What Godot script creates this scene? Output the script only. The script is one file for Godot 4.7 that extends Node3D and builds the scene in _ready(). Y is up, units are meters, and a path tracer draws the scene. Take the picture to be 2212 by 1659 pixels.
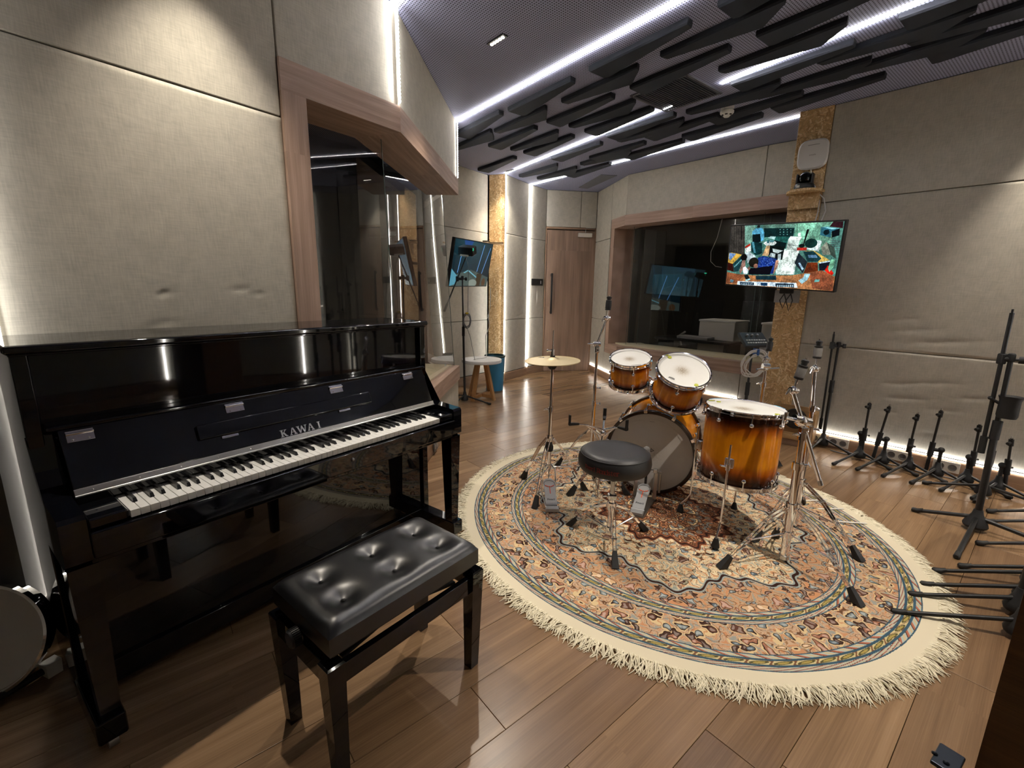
extends Node3D
# A music studio's live room: upright piano by the bent window, drum kit on a round rug, microphone stands along the wall.

const RH := 2.93                                   # ceiling height
var M := {}
var counts := {}


class MB:                                          # collects triangles for one mesh
	var v := PackedVector3Array()
	var n := PackedVector3Array()
	var u := PackedVector2Array()
	var x := Transform3D()
	var uo := Vector2.ZERO
	var us := 1.0

	func t3(a: Vector3, b: Vector3, c: Vector3, na: Vector3, nb: Vector3, nc: Vector3, ua := Vector2.ZERO, ub := Vector2.ZERO, uc := Vector2.ZERO) -> void:
		var A := x * a; var B := x * b; var C := x * c
		var NA := (x.basis * na).normalized(); var NB := (x.basis * nb).normalized(); var NC := (x.basis * nc).normalized()
		ua = ua * us + uo; ub = ub * us + uo; uc = uc * us + uo
		if (B - A).cross(C - A).dot(NA + NB + NC) > 0.0:
			v.append_array([A, C, B]); n.append_array([NA, NC, NB]); u.append_array([ua, uc, ub])
		else:
			v.append_array([A, B, C]); n.append_array([NA, NB, NC]); u.append_array([ua, ub, uc])

	func quad(a: Vector3, b: Vector3, c: Vector3, d: Vector3, nn := Vector3.ZERO, ua := Vector2.ZERO, ub := Vector2.ZERO, uc := Vector2.ZERO, ud := Vector2.ZERO) -> void:
		if nn == Vector3.ZERO:
			nn = (c - a).cross(d - b).normalized()
		t3(a, b, c, nn, nn, nn, ua, ub, uc)
		t3(a, c, d, nn, nn, nn, ua, uc, ud)

	func box(ctr: Vector3, size: Vector3, bev := 0.0, bas := Basis()) -> MB:
		var h := size * 0.5
		bev = minf(bev, minf(h.x, minf(h.y, h.z)) * 0.9)
		var old := x
		x = x * Transform3D(bas, ctr)
		var long := 0 if size.x >= size.y and size.x >= size.z else (1 if size.y >= size.z else 2)
		for ax in 3:
			var p := (ax + 1) % 3
			var q := (ax + 2) % 3
			var uax := p if (p == long or (q != long and size[p] >= size[q])) else q
			var vax := q if uax == p else p
			for s in [-1.0, 1.0]:
				var pts := []
				var uvs := []
				for k in [[-1, -1], [1, -1], [1, 1], [-1, 1]]:
					var w := Vector3.ZERO
					w[ax] = s * h[ax]; w[p] = k[0] * (h[p] - bev); w[q] = k[1] * (h[q] - bev)
					pts.append(w); uvs.append(Vector2(w[uax] + h[uax], w[vax] + h[vax]))
				var nn := Vector3.ZERO
				nn[ax] = s
				quad(pts[0], pts[1], pts[2], pts[3], nn, uvs[0], uvs[1], uvs[2], uvs[3])
		if bev > 0.0:
			for ax in 3:
				var p := (ax + 1) % 3
				var q := (ax + 2) % 3
				for sp in [-1.0, 1.0]:
					for sq in [-1.0, 1.0]:
						var a := Vector3.ZERO; var b := Vector3.ZERO; var c := Vector3.ZERO; var d := Vector3.ZERO
						a[ax] = -(h[ax] - bev); a[p] = sp * h[p]; a[q] = sq * (h[q] - bev)
						b[ax] = h[ax] - bev; b[p] = a[p]; b[q] = a[q]
						c[ax] = b[ax]; c[p] = sp * (h[p] - bev); c[q] = sq * h[q]
						d[ax] = a[ax]; d[p] = c[p]; d[q] = c[q]
						var np := Vector3.ZERO; var nq := Vector3.ZERO
						np[p] = sp; nq[q] = sq
						var l := 2.0 * h[ax]
						t3(a, b, c, np, np, nq, Vector2.ZERO, Vector2(l, 0), Vector2(l, 0))
						t3(a, c, d, np, nq, nq, Vector2.ZERO, Vector2(l, 0), Vector2.ZERO)
			for sx in [-1.0, 1.0]:
				for sy in [-1.0, 1.0]:
					for sz in [-1.0, 1.0]:
						var i := h - Vector3.ONE * bev
						t3(Vector3(sx * h.x, sy * i.y, sz * i.z), Vector3(sx * i.x, sy * h.y, sz * i.z), Vector3(sx * i.x, sy * i.y, sz * h.z), Vector3(sx, 0, 0), Vector3(0, sy, 0), Vector3(0, 0, sz))
		x = old
		return self

	func loft(p0: Array, p1: Array, caps := true) -> MB:         # two rings of points with equal counts, flat sides
		var m0 := Vector3.ZERO; var m1 := Vector3.ZERO
		for p in p0: m0 += p / p0.size()
		for p in p1: m1 += p / p1.size()
		var k := p0.size()
		for i in k:
			var j := (i + 1) % k
			var nn: Vector3 = (p1[j] - p0[i]).cross(p1[i] - p0[j])
			if nn.length_squared() < 1e-14:
				continue
			var mid: Vector3 = (p0[i] + p0[j] + p1[i] + p1[j]) * 0.25
			if nn.dot(mid - (m0 + m1) * 0.5) < 0.0:
				nn = -nn
			var l: float = p0[i].distance_to(p0[j])
			var hh: float = p0[i].distance_to(p1[i])
			quad(p0[i], p0[j], p1[j], p1[i], nn.normalized(), Vector2(0, 0), Vector2(0, l), Vector2(hh, l), Vector2(hh, 0))
		if caps:
			for ring in [[p0, m0, m0 - m1], [p1, m1, m1 - m0]]:
				var r: Array = ring[0]
				var nn: Vector3 = ((r[1] - r[0]).cross(r[2] - r[0])).normalized()
				if nn.dot(ring[2]) < 0.0:
					nn = -nn
				for i in k:
					t3(ring[1], r[i], r[(i + 1) % k], nn, nn, nn, Vector2(ring[1].x, ring[1].z), Vector2(r[i].x, r[i].z), Vector2(r[(i + 1) % k].x, r[(i + 1) % k].z))
		return self

	func taper(c0: Vector3, s0: Vector2, c1: Vector3, s1: Vector2) -> MB:    # box from c0 to c1 with sizes across x and z
		var a := []; var b := []
		for k in [Vector2(-1, -1), Vector2(1, -1), Vector2(1, 1), Vector2(-1, 1)]:
			a.append(c0 + Vector3(k.x * s0.x * 0.5, 0, k.y * s0.y * 0.5))
			b.append(c1 + Vector3(k.x * s1.x * 0.5, 0, k.y * s1.y * 0.5))
		return loft(a, b)

	func tube(pts: Array, rad, seg := 10, caps := true) -> MB:
		var k := pts.size()
		var dirs := []
		for i in k:
			var d: Vector3 = (pts[mini(i + 1, k - 1)] - pts[maxi(i - 1, 0)]).normalized()
			dirs.append(d)
		var side: Vector3 = dirs[0].cross(Vector3(0.13, 0.2, 1.0) if absf(dirs[0].y) > 0.9 else Vector3.UP).normalized()
		var rings := []
		var norms := []
		var along := 0.0
		var als := []
		for i in k:
			side = (side - dirs[i] * side.dot(dirs[i])).normalized()
			var up: Vector3 = dirs[i].cross(side)
			var r: float = rad[i] if rad is Array else rad
			var ring := []; var nr := []
			for j in seg + 1:
				var a := TAU * j / seg
				var nn: Vector3 = side * cos(a) + up * sin(a)
				ring.append(pts[i] + nn * r); nr.append(nn)
			if i > 0: along += pts[i].distance_to(pts[i - 1])
			als.append(along)
			rings.append(ring); norms.append(nr)
		for i in k - 1:
			for j in seg:
				var ua := Vector2(float(j) / seg, als[i]); var ub := Vector2(float(j + 1) / seg, als[i]); var uc := Vector2(float(j + 1) / seg, als[i + 1]); var ud := Vector2(float(j) / seg, als[i + 1])
				t3(rings[i][j], rings[i][j + 1], rings[i + 1][j + 1], norms[i][j], norms[i][j + 1], norms[i + 1][j + 1], ua, ub, uc)
				t3(rings[i][j], rings[i + 1][j + 1], rings[i + 1][j], norms[i][j], norms[i + 1][j + 1], norms[i + 1][j], ua, uc, ud)
		if caps:
			for e in [0, k - 1]:
				var nn: Vector3 = -dirs[0] if e == 0 else dirs[k - 1]
				for j in seg:
					t3(pts[e], rings[e][j], rings[e][j + 1], nn, nn, nn)
		return self

	func lathe(prof: Array, seg := 28, xf := Transform3D(), a0 := 0.0, a1 := TAU) -> MB:     # profile of (radius, height), open; round Y
		var old := x
		x = x * xf
		var k := prof.size()
		var fn := []
		for i in k - 1:
			var d: Vector2 = prof[i + 1] - prof[i]
			fn.append(Vector2(d.y, -d.x).normalized())
		# outward sign: keep the side that the profile is walked with (bottom to top gives outward)
		var vs := 0.0
		for i in k - 1:
			var l: float = prof[i].distance_to(prof[i + 1])
			var na: Vector2 = fn[i]; var nb: Vector2 = fn[i]
			if i > 0 and fn[i - 1].dot(fn[i]) > 0.72: na = (fn[i - 1] + fn[i]).normalized()
			if i < k - 2 and fn[i + 1].dot(fn[i]) > 0.72: nb = (fn[i + 1] + fn[i]).normalized()
			for j in seg:
				var t0 := a0 + (a1 - a0) * j / seg
				var t1 := a0 + (a1 - a0) * (j + 1) / seg
				var c0 := Vector3(cos(t0), 0, sin(t0)); var c1 := Vector3(cos(t1), 0, sin(t1))
				var A: Vector3 = c0 * prof[i].x + Vector3.UP * prof[i].y
				var B: Vector3 = c1 * prof[i].x + Vector3.UP * prof[i].y
				var C: Vector3 = c1 * prof[i + 1].x + Vector3.UP * prof[i + 1].y
				var D: Vector3 = c0 * prof[i + 1].x + Vector3.UP * prof[i + 1].y
				var NA := c0 * na.x + Vector3.UP * na.y; var NB := c1 * na.x + Vector3.UP * na.y
				var NC := c1 * nb.x + Vector3.UP * nb.y; var ND := c0 * nb.x + Vector3.UP * nb.y
				var ua := Vector2(float(j) / seg, vs); var ub := Vector2(float(j + 1) / seg, vs); var uc := Vector2(float(j + 1) / seg, vs + l); var ud := Vector2(float(j) / seg, vs + l)
				if prof[i].x > 1e-6: t3(A, B, C, NA, NB, NC, ua, ub, uc)
				if prof[i + 1].x > 1e-6: t3(A, C, D, NA, NC, ND, ua, uc, ud)
			vs += l
		x = old
		return self

	func disc(r: float, y: float, up := 1.0, seg := 40) -> MB:    # planar uv 0..1
		for j in seg:
			var t0 := TAU * j / seg; var t1 := TAU * (j + 1) / seg
			var a := Vector3(cos(t0) * r, y, sin(t0) * r); var b := Vector3(cos(t1) * r, y, sin(t1) * r)
			var nn := Vector3(0, up, 0)
			t3(Vector3(0, y, 0), a, b, nn, nn, nn, Vector2(0.5, 0.5), Vector2(0.5 + 0.5 * cos(t0), 0.5 + 0.5 * sin(t0)), Vector2(0.5 + 0.5 * cos(t1), 0.5 + 0.5 * sin(t1)))
		return self

	func ball(c: Vector3, r: float, seg := 12, sc := Vector3.ONE) -> MB:
		var prof := []
		var k := seg / 2
		for i in k + 1:
			var a := -PI / 2 + PI * i / k
			prof.append(Vector2(maxf(cos(a), 0.0) * r, sin(a) * r))
		return lathe(prof, seg, Transform3D(Basis().scaled(sc), c))

	func prism(poly: PackedVector2Array, y0: float, y1: float) -> MB:       # plan polygon (x, z) raised from y0 to y1
		var tri := Geometry2D.triangulate_polygon(poly)
		for y in [[y0, -1.0], [y1, 1.0]]:
			for i in range(0, tri.size(), 3):
				var p := []
				for q in 3: p.append(poly[tri[i + q]])
				var nn := Vector3(0, y[1], 0)
				t3(Vector3(p[0].x, y[0], p[0].y), Vector3(p[1].x, y[0], p[1].y), Vector3(p[2].x, y[0], p[2].y), nn, nn, nn, p[0], p[1], p[2])
		var area := 0.0
		for i in poly.size():
			area += poly[i].cross(poly[(i + 1) % poly.size()])
		var acc := 0.0
		for i in poly.size():
			var a := poly[i]; var b := poly[(i + 1) % poly.size()]
			var d := b - a
			var nn := Vector3(d.y, 0, -d.x).normalized() * signf(area)
			quad(Vector3(a.x, y0, a.y), Vector3(b.x, y0, b.y), Vector3(b.x, y1, b.y), Vector3(a.x, y1, a.y), nn, Vector2(acc, 0), Vector2(acc + d.length(), 0), Vector2(acc + d.length(), y1 - y0), Vector2(acc, y1 - y0))
			acc += d.length()
		return self

	func mesh() -> ArrayMesh:
		var arr := []
		arr.resize(Mesh.ARRAY_MAX)
		arr[Mesh.ARRAY_VERTEX] = v; arr[Mesh.ARRAY_NORMAL] = n; arr[Mesh.ARRAY_TEX_UV] = u
		var m := ArrayMesh.new()
		m.add_surface_from_arrays(Mesh.PRIMITIVE_TRIANGLES, arr)
		return m


func numbered(parent: Node, called: String) -> String:
	var key := str(parent.get_instance_id()) + "/" + called
	var k: int = counts.get(key, 0)
	counts[key] = k + 1
	return called if k == 0 else "%s_%03d" % [called, k]


func tag(o: Node, label: String, category: String, group := "") -> Node:
	o.set_meta("label", label); o.set_meta("category", category)
	if group != "": o.set_meta("group", group)
	return o


func thing(called: String, label: String, category: String, at := Vector3.ZERO, turn := 0.0, group := "") -> Node3D:
	var o := Node3D.new()
	o.name = numbered(self, called)
	add_child(o, true)
	o.position = at; o.rotation.y = turn
	tag(o, label, category, group)
	return o


func part(called: String, mb, mat: Material, parent: Node) -> MeshInstance3D:
	var o := MeshInstance3D.new()
	o.name = numbered(parent, called)
	o.mesh = mb.mesh() if mb is MB else mb
	o.material_override = mat
	o.cast_shadow = GeometryInstance3D.SHADOW_CASTING_SETTING_ON
	parent.add_child(o, true)
	return o


func single(called: String, mb, mat: Material, label: String, category: String, group := "", at := Vector3.ZERO, turn := 0.0) -> MeshInstance3D:
	var o := part(called, mb, mat, self)
	o.position = at; o.rotation.y = turn
	tag(o, label, category, group)
	return o


func struct(called: String, mb, mat: Material) -> MeshInstance3D:
	var o := part(called, mb, mat, self)
	o.set_meta("kind", "structure")
	return o


func struct_root(called: String) -> Node3D:
	var o := Node3D.new()
	o.name = numbered(self, called)
	add_child(o, true)
	o.set_meta("kind", "structure")
	return o


func stuff(o: Node) -> Node:
	o.set_meta("kind", "stuff")
	return o


func copy(src: Node3D, label: String, at: Vector3, turn: float) -> Node3D:
	var c: Node3D = src.duplicate()
	c.name = numbered(self, String(src.name))
	add_child(c, true)
	c.position = at; c.rotation.y = turn
	c.set_meta("label", label)
	return c


func aim(nn: Vector3) -> Basis:                     # basis whose Y is nn
	var y := nn.normalized()
	var xx := Vector3(0, 0, 1).cross(y)
	if xx.length() < 0.2: xx = y.cross(Vector3(1, 0, 0)).cross(y)
	xx = xx.normalized()
	return Basis(xx, y, xx.cross(y))


func face(nn: Vector3) -> Basis:                    # basis whose Z is nn and whose Y is as upright as may be
	var z := nn.normalized()
	var xx := Vector3.UP.cross(z).normalized()
	return Basis(xx, z.cross(xx), z)


func mat(albedo: Color, rough := 0.6, metal := 0.0) -> StandardMaterial3D:
	var m := StandardMaterial3D.new()
	m.albedo_color = albedo; m.roughness = rough; m.metallic = metal
	return m


func c8(r: int, g: int, b: int) -> Color:
	return Color(r / 255.0, g / 255.0, b / 255.0)


func noise(freq: float, sd: int, kind := FastNoiseLite.TYPE_SIMPLEX_SMOOTH, oct := 3) -> FastNoiseLite:
	var f := FastNoiseLite.new()
	f.noise_type = kind; f.frequency = freq; f.seed = sd
	f.fractal_octaves = oct
	f.fractal_type = FastNoiseLite.FRACTAL_FBM if oct > 1 else FastNoiseLite.FRACTAL_NONE
	return f


func tex(img: Image) -> ImageTexture:
	img.generate_mipmaps()
	return ImageTexture.create_from_image(img)


func text_mesh(s: String, size: float, depth := 0.001, font := "Droid Serif", weight := 700, italic := false) -> TextMesh:
	var t := TextMesh.new()
	var f := SystemFont.new()
	f.font_names = PackedStringArray([font])
	f.font_weight = weight
	f.font_italic = italic
	t.font = f
	t.text = s; t.font_size = 64; t.pixel_size = size / 64.0; t.depth = depth
	return t


func _ready() -> void:
	# camera, surroundings, exposure
	var cam := Camera3D.new()
	cam.name = "camera"
	cam.position = Vector3(0, 1.367, 0)
	cam.rotation = Vector3(-0.2067, 0, 0.0162)
	cam.keep_aspect = Camera3D.KEEP_HEIGHT
	cam.fov = rad_to_deg(2.0 * atan(829.5 / 972.8))
	cam.near = 0.03
	cam.current = true
	add_child(cam)
	var env := Environment.new()
	env.background_mode = Environment.BG_COLOR
	env.background_color = Color(0.01, 0.01, 0.012)
	env.tonemap_mode = Environment.TONE_MAPPER_LINEAR
	env.tonemap_exposure = 1.25
	env.sdfgi_enabled = true
	env.ssao_enabled = true
	env.ssil_enabled = true
	var we := WorldEnvironment.new()
	we.name = "surroundings"
	we.environment = env
	add_child(we)
	make_materials()
	M.bluetie = mat(c8(40, 90, 160), 0.5)
	M.darkgreen = mat(c8(20, 56, 58), 0.5)
	M.bracket = mat(c8(42, 50, 62), 0.3, 0.6)
	M.rust = mat(c8(70, 36, 22), 0.7)
	build_room()
	build_ceiling_things()
	build_piano()
	build_bench()
	build_rug()
	build_drums()
	build_misc()
	build_stands()


# ---------------------------------------------------------------- materials
func wood_tex(w: int, h: int, sd: int, lo: float, hi: float, rings: float) -> ImageTexture:    # grain along u
	var a := noise(0.012, sd); var b := noise(0.05, sd + 1); var c := noise(0.004, sd + 2)
	var data := PackedByteArray()
	data.resize(w * h * 3)
	var k := 0
	for y in h:
		for x in w:
			var warp := c.get_noise_2d(x * 0.35, y * 1.4) * 26.0
			var g := a.get_noise_2d(x * 0.16, y * 3.0 + warp)
			var ring := 0.5 + 0.5 * sin((y * 0.22 + warp * 1.1 + g * 6.0) * rings)
			var fib := b.get_noise_2d(x * 0.1, y * 9.0)
			var t := clampf(0.52 + 0.30 * g + 0.22 * (ring - 0.5) + 0.30 * fib, 0.0, 1.0)
			var val := int(255.0 * lerpf(lo, hi, t))
			data[k] = val; data[k + 1] = int(val * lerpf(0.965, 1.0, t)); data[k + 2] = int(val * lerpf(0.93, 1.0, t))
			k += 3
	return tex(Image.create_from_data(w, h, false, Image.FORMAT_RGB8, data))


func weave_tex(n: int, sd: int) -> ImageTexture:
	var a := noise(0.02, sd); var b := noise(0.09, sd + 5)
	var img := Image.create(n, n, false, Image.FORMAT_RGB8)
	for y in n:
		for x in n:
			var t := 0.9 + 0.05 * b.get_noise_2d(x * 0.25, y * 5.0) + 0.06 * b.get_noise_2d(x * 5.0 + 900, y * 0.25) + 0.035 * a.get_noise_2d(x, y)
			t += 0.018 * (1.0 if (x + y) % 2 == 0 else -1.0)
			img.set_pixel(x, y, Color(t, t, t * 0.995))
	return tex(img)


func osb_tex(n: int) -> ImageTexture:
	var rng := RandomNumberGenerator.new()
	rng.seed = 77
	var img := Image.create(n, n, false, Image.FORMAT_RGB8)
	img.fill(c8(206, 170, 118))
	for i in 1500:
		var c := Vector2(rng.randf() * n, rng.randf() * n)
		var an := rng.randf_range(-0.7, 0.7) + (PI / 2 if rng.randf() < 0.55 else 0.0)
		var l := rng.randf_range(18, 62); var w := rng.randf_range(4, 13)
		var base := c8(226, 192, 140).lerp(c8(184, 144, 94), rng.randf() ** 1.6)
		if rng.randf() < 0.22: base = c8(238, 212, 166)
		var d := Vector2(cos(an), sin(an)); var q := Vector2(-d.y, d.x)
		for s in int(l * 1.5):
			for k in int(w * 1.5):
				var p := c + d * (s / 1.5 - l / 2) + q * (k / 1.5 - w / 2)
				var edge: bool = k < 1 or s < 1
				var col := base.darkened(0.30) if edge else base.lightened(0.05 * sin(k * 1.3))
				img.set_pixel(posmod(int(p.x), n), posmod(int(p.y), n), col)
	return tex(img)


func dot_tex() -> ImageTexture:                       # perforated acoustic board: 8 x 8 holes
	var img := Image.create(256, 256, false, Image.FORMAT_RGB8)
	img.fill(Color(1, 1, 1))
	for i in 8:
		for j in 8:
			for y in range(-9, 10):
				for x in range(-9, 10):
					var r := sqrt(x * x + y * y)
					if r < 9.0:
						var t := clampf((r - 6.5) / 2.2, 0.0, 1.0)
						img.set_pixel(i * 32 + 16 + x, j * 32 + 16 + y, Color(t, t, t).lerp(Color(0.1, 0.1, 0.12), 1.0 - t))
	return tex(img)


func burst_tex() -> ImageTexture:                     # sunburst lacquer: v runs over the drum's depth
	var img := Image.create(256, 256, false, Image.FORMAT_RGB8)
	var a := noise(0.05, 11); var b := noise(0.02, 12)
	for y in 256:
		var d := absf(y / 255.0 - 0.5) * 2.0
		for x in 256:
			var an := TAU * x / 256.0
			var g := a.get_noise_3d(cos(an) * 120.0, sin(an) * 120.0, y * 0.12) * 0.22 + b.get_noise_3d(cos(an) * 60, sin(an) * 60, y * 0.9) * 0.1
			var t := clampf((d - 0.28 + g * 0.25) / 0.66, 0.0, 1.0)
			t = t * t * (3.0 - 2.0 * t)
			var amber := c8(232, 152, 24).lerp(c8(176, 100, 10), clampf(0.45 + g * 1.6, 0.0, 1.0))
			var dark := c8(44, 16, 5)
			var mid := c8(150, 74, 10)
			var col := amber.lerp(mid, t * 2.0) if t < 0.5 else mid.lerp(dark, t * 2.0 - 1.0)
			img.set_pixel(x, y, col)
	return tex(img)


func head_tex(col: Color, worn: float, sd: int) -> ImageTexture:
	var img := Image.create(256, 256, false, Image.FORMAT_RGB8)
	var a := noise(0.02, sd); var b := noise(0.09, sd + 1)
	for y in 256:
		for x in 256:
			var p := Vector2(x - 128, y - 128) / 128.0
			var g := 0.03 * a.get_noise_2d(x, y) + 0.02 * b.get_noise_2d(x, y)
			var stain := worn * exp(-(p - Vector2(0.04, 0.02)).length_squared() / 0.05) * (0.75 + 0.8 * b.get_noise_2d(x * 1.5, y * 1.5))
			img.set_pixel(x, y, col.lightened(g) .lerp(c8(120, 100, 70), clampf(stain, 0.0, 0.8)))
	return tex(img)


func rug_tex(n: int) -> ImageTexture:
	var vine := noise(21.0, 3, FastNoiseLite.TYPE_SIMPLEX_SMOOTH, 1)
	var vine2 := noise(38.0, 9, FastNoiseLite.TYPE_SIMPLEX_SMOOTH, 1)
	var warp := noise(14.0, 21, FastNoiseLite.TYPE_SIMPLEX_SMOOTH, 2)
	var cell := FastNoiseLite.new()
	cell.noise_type = FastNoiseLite.TYPE_CELLULAR; cell.frequency = 23.0; cell.seed = 5
	cell.cellular_return_type = FastNoiseLite.RETURN_DISTANCE; cell.fractal_type = FastNoiseLite.FRACTAL_NONE
	var cval := FastNoiseLite.new()
	cval.noise_type = FastNoiseLite.TYPE_CELLULAR; cval.frequency = 23.0; cval.seed = 5
	cval.cellular_return_type = FastNoiseLite.RETURN_CELL_VALUE; cval.fractal_type = FastNoiseLite.FRACTAL_NONE
	var pal := [c8(92, 62, 50), c8(158, 110, 88), c8(92, 108, 118), c8(206, 172, 134), c8(70, 50, 42), c8(140, 132, 104), c8(176, 130, 104), c8(120, 130, 132)]
	var cream := c8(226, 208, 172); var tan_ := c8(196, 166, 138); var dark := c8(52, 34, 30); var blue := c8(58, 84, 100); var guard := c8(178, 188, 180)
	var data := PackedByteArray()
	data.resize(n * n * 3)
	var k := 0
	for j in n:
		for i in n:
			var p := Vector2(i + 0.5, j + 0.5) * (2.0 / n) - Vector2.ONE
			p *= 1.06
			var r := p.length()
			var an := p.angle()
			var col := cream
			if r < 1.062:
				var seg := PI / 8.0
				var fold := absf(fposmod(an, seg * 2.0) - seg)
				var q := Vector2(cos(fold), sin(fold)) * r
				var w := Vector2(warp.get_noise_2d(q.x, q.y), warp.get_noise_2d(q.x + 7.0, q.y)) * 0.024
				var qq := q + w
				if r > 1.003:
					col = c8(226, 216, 190)
				elif r > 0.935 or (r > 0.745 and r < 0.805):
					var o := 0.935 if r > 0.9 else 0.745
					var t := (r - o) / (0.068 if r > 0.9 else 0.060)
					var arc := an * r * 26.0
					var lane := 0 if t < 0.31 else (1 if t < 0.68 else 2)
					if lane == 1:
						col = c8(206, 190, 142)
						var bloom := Vector2(fposmod(arc, 2.0) - 1.0, (t - 0.495) * 7.0)
						if bloom.length() < 0.72: col = c8(86, 82, 52) if bloom.length() > 0.46 else c8(170, 150, 84)
						elif absf(bloom.y + 0.9 * sin(arc * PI)) < 0.25: col = c8(120, 84, 60)
					else:
						col = guard
						var dsh := fposmod(arc + t * (9.0 if lane == 0 else -9.0), 1.7)
						if dsh < 0.42: col = c8(176, 108, 84)
						elif dsh > 0.9 and dsh < 1.25 and absf(fposmod(t * 3.0, 1.0) - 0.5) < 0.28: col = c8(206, 182, 138)
						elif dsh < 0.56: col = dark
					for ln in [0.0, 0.32, 0.67, 1.0]:
						if absf(t - ln) < 0.055: col = blue
				else:
					var ground := cream
					var scal := 0.60 + 0.055 * cos(an * 8.0) + 0.012 * cos(an * 40.0)
					var med := 0.29 + 0.035 * cos(an * 8.0 + PI) + 0.012 * cos(an * 32.0)
					var dense := 0.40
					if r > 0.8:
						ground = tan_; dense = 0.46
					elif r > scal:
						ground = c8(190, 156, 124); dense = 0.42
					elif r < med:
						ground = c8(70, 44, 34); dense = 0.36
					col = ground
					var sc := 0.80 if r > 0.8 else 1.0
					var dd := cell.get_noise_2d(qq.x * sc, qq.y * sc) + 1.0
					var cv := cval.get_noise_2d(qq.x * sc, qq.y * sc)
					var which: Color = pal[int(fposmod(cv * 37.0, 8.0))]
					var vn := vine.get_noise_2d(qq.x, qq.y)
					var vn2 := vine2.get_noise_2d(qq.x, qq.y)
					if r < med:
						which = [c8(206, 176, 128), c8(150, 92, 62), c8(110, 116, 118), c8(180, 140, 96)][int(fposmod(cv * 29.0, 4.0))]
					if absf(vn) < 0.07: col = c8(104, 74, 54) if r >= med else c8(150, 116, 80)
					elif absf(vn2) < 0.055: col = c8(150, 112, 80)
					elif vn2 > 0.42: col = ground.lerp(c8(138, 150, 150), 0.75)
					elif vn2 < -0.45: col = ground.lerp(c8(196, 134, 92), 0.75)
					if dd < dense * 0.30: col = which.lightened(0.35)
					elif dd < dense * 0.52: col = which
					elif dd < dense * 0.66: col = dark if r >= med else c8(30, 20, 18)
					elif dd < dense * 0.86 and r > 0.8: col = c8(214, 190, 146)
					if absf(r - scal) < 0.006 or absf(r - med) < 0.007: col = dark
					elif absf(r - scal) < 0.014: col = c8(150, 160, 156)
					elif absf(r - med) < 0.018: col = c8(120, 72, 50)
					elif absf(r - med - 0.05) < 0.004 and r > med: col = c8(130, 96, 70)
			data[k] = int(col.r8); data[k + 1] = int(col.g8); data[k + 2] = int(col.b8)
			k += 3
	return tex(Image.create_from_data(n, n, false, Image.FORMAT_RGB8, data))


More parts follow.
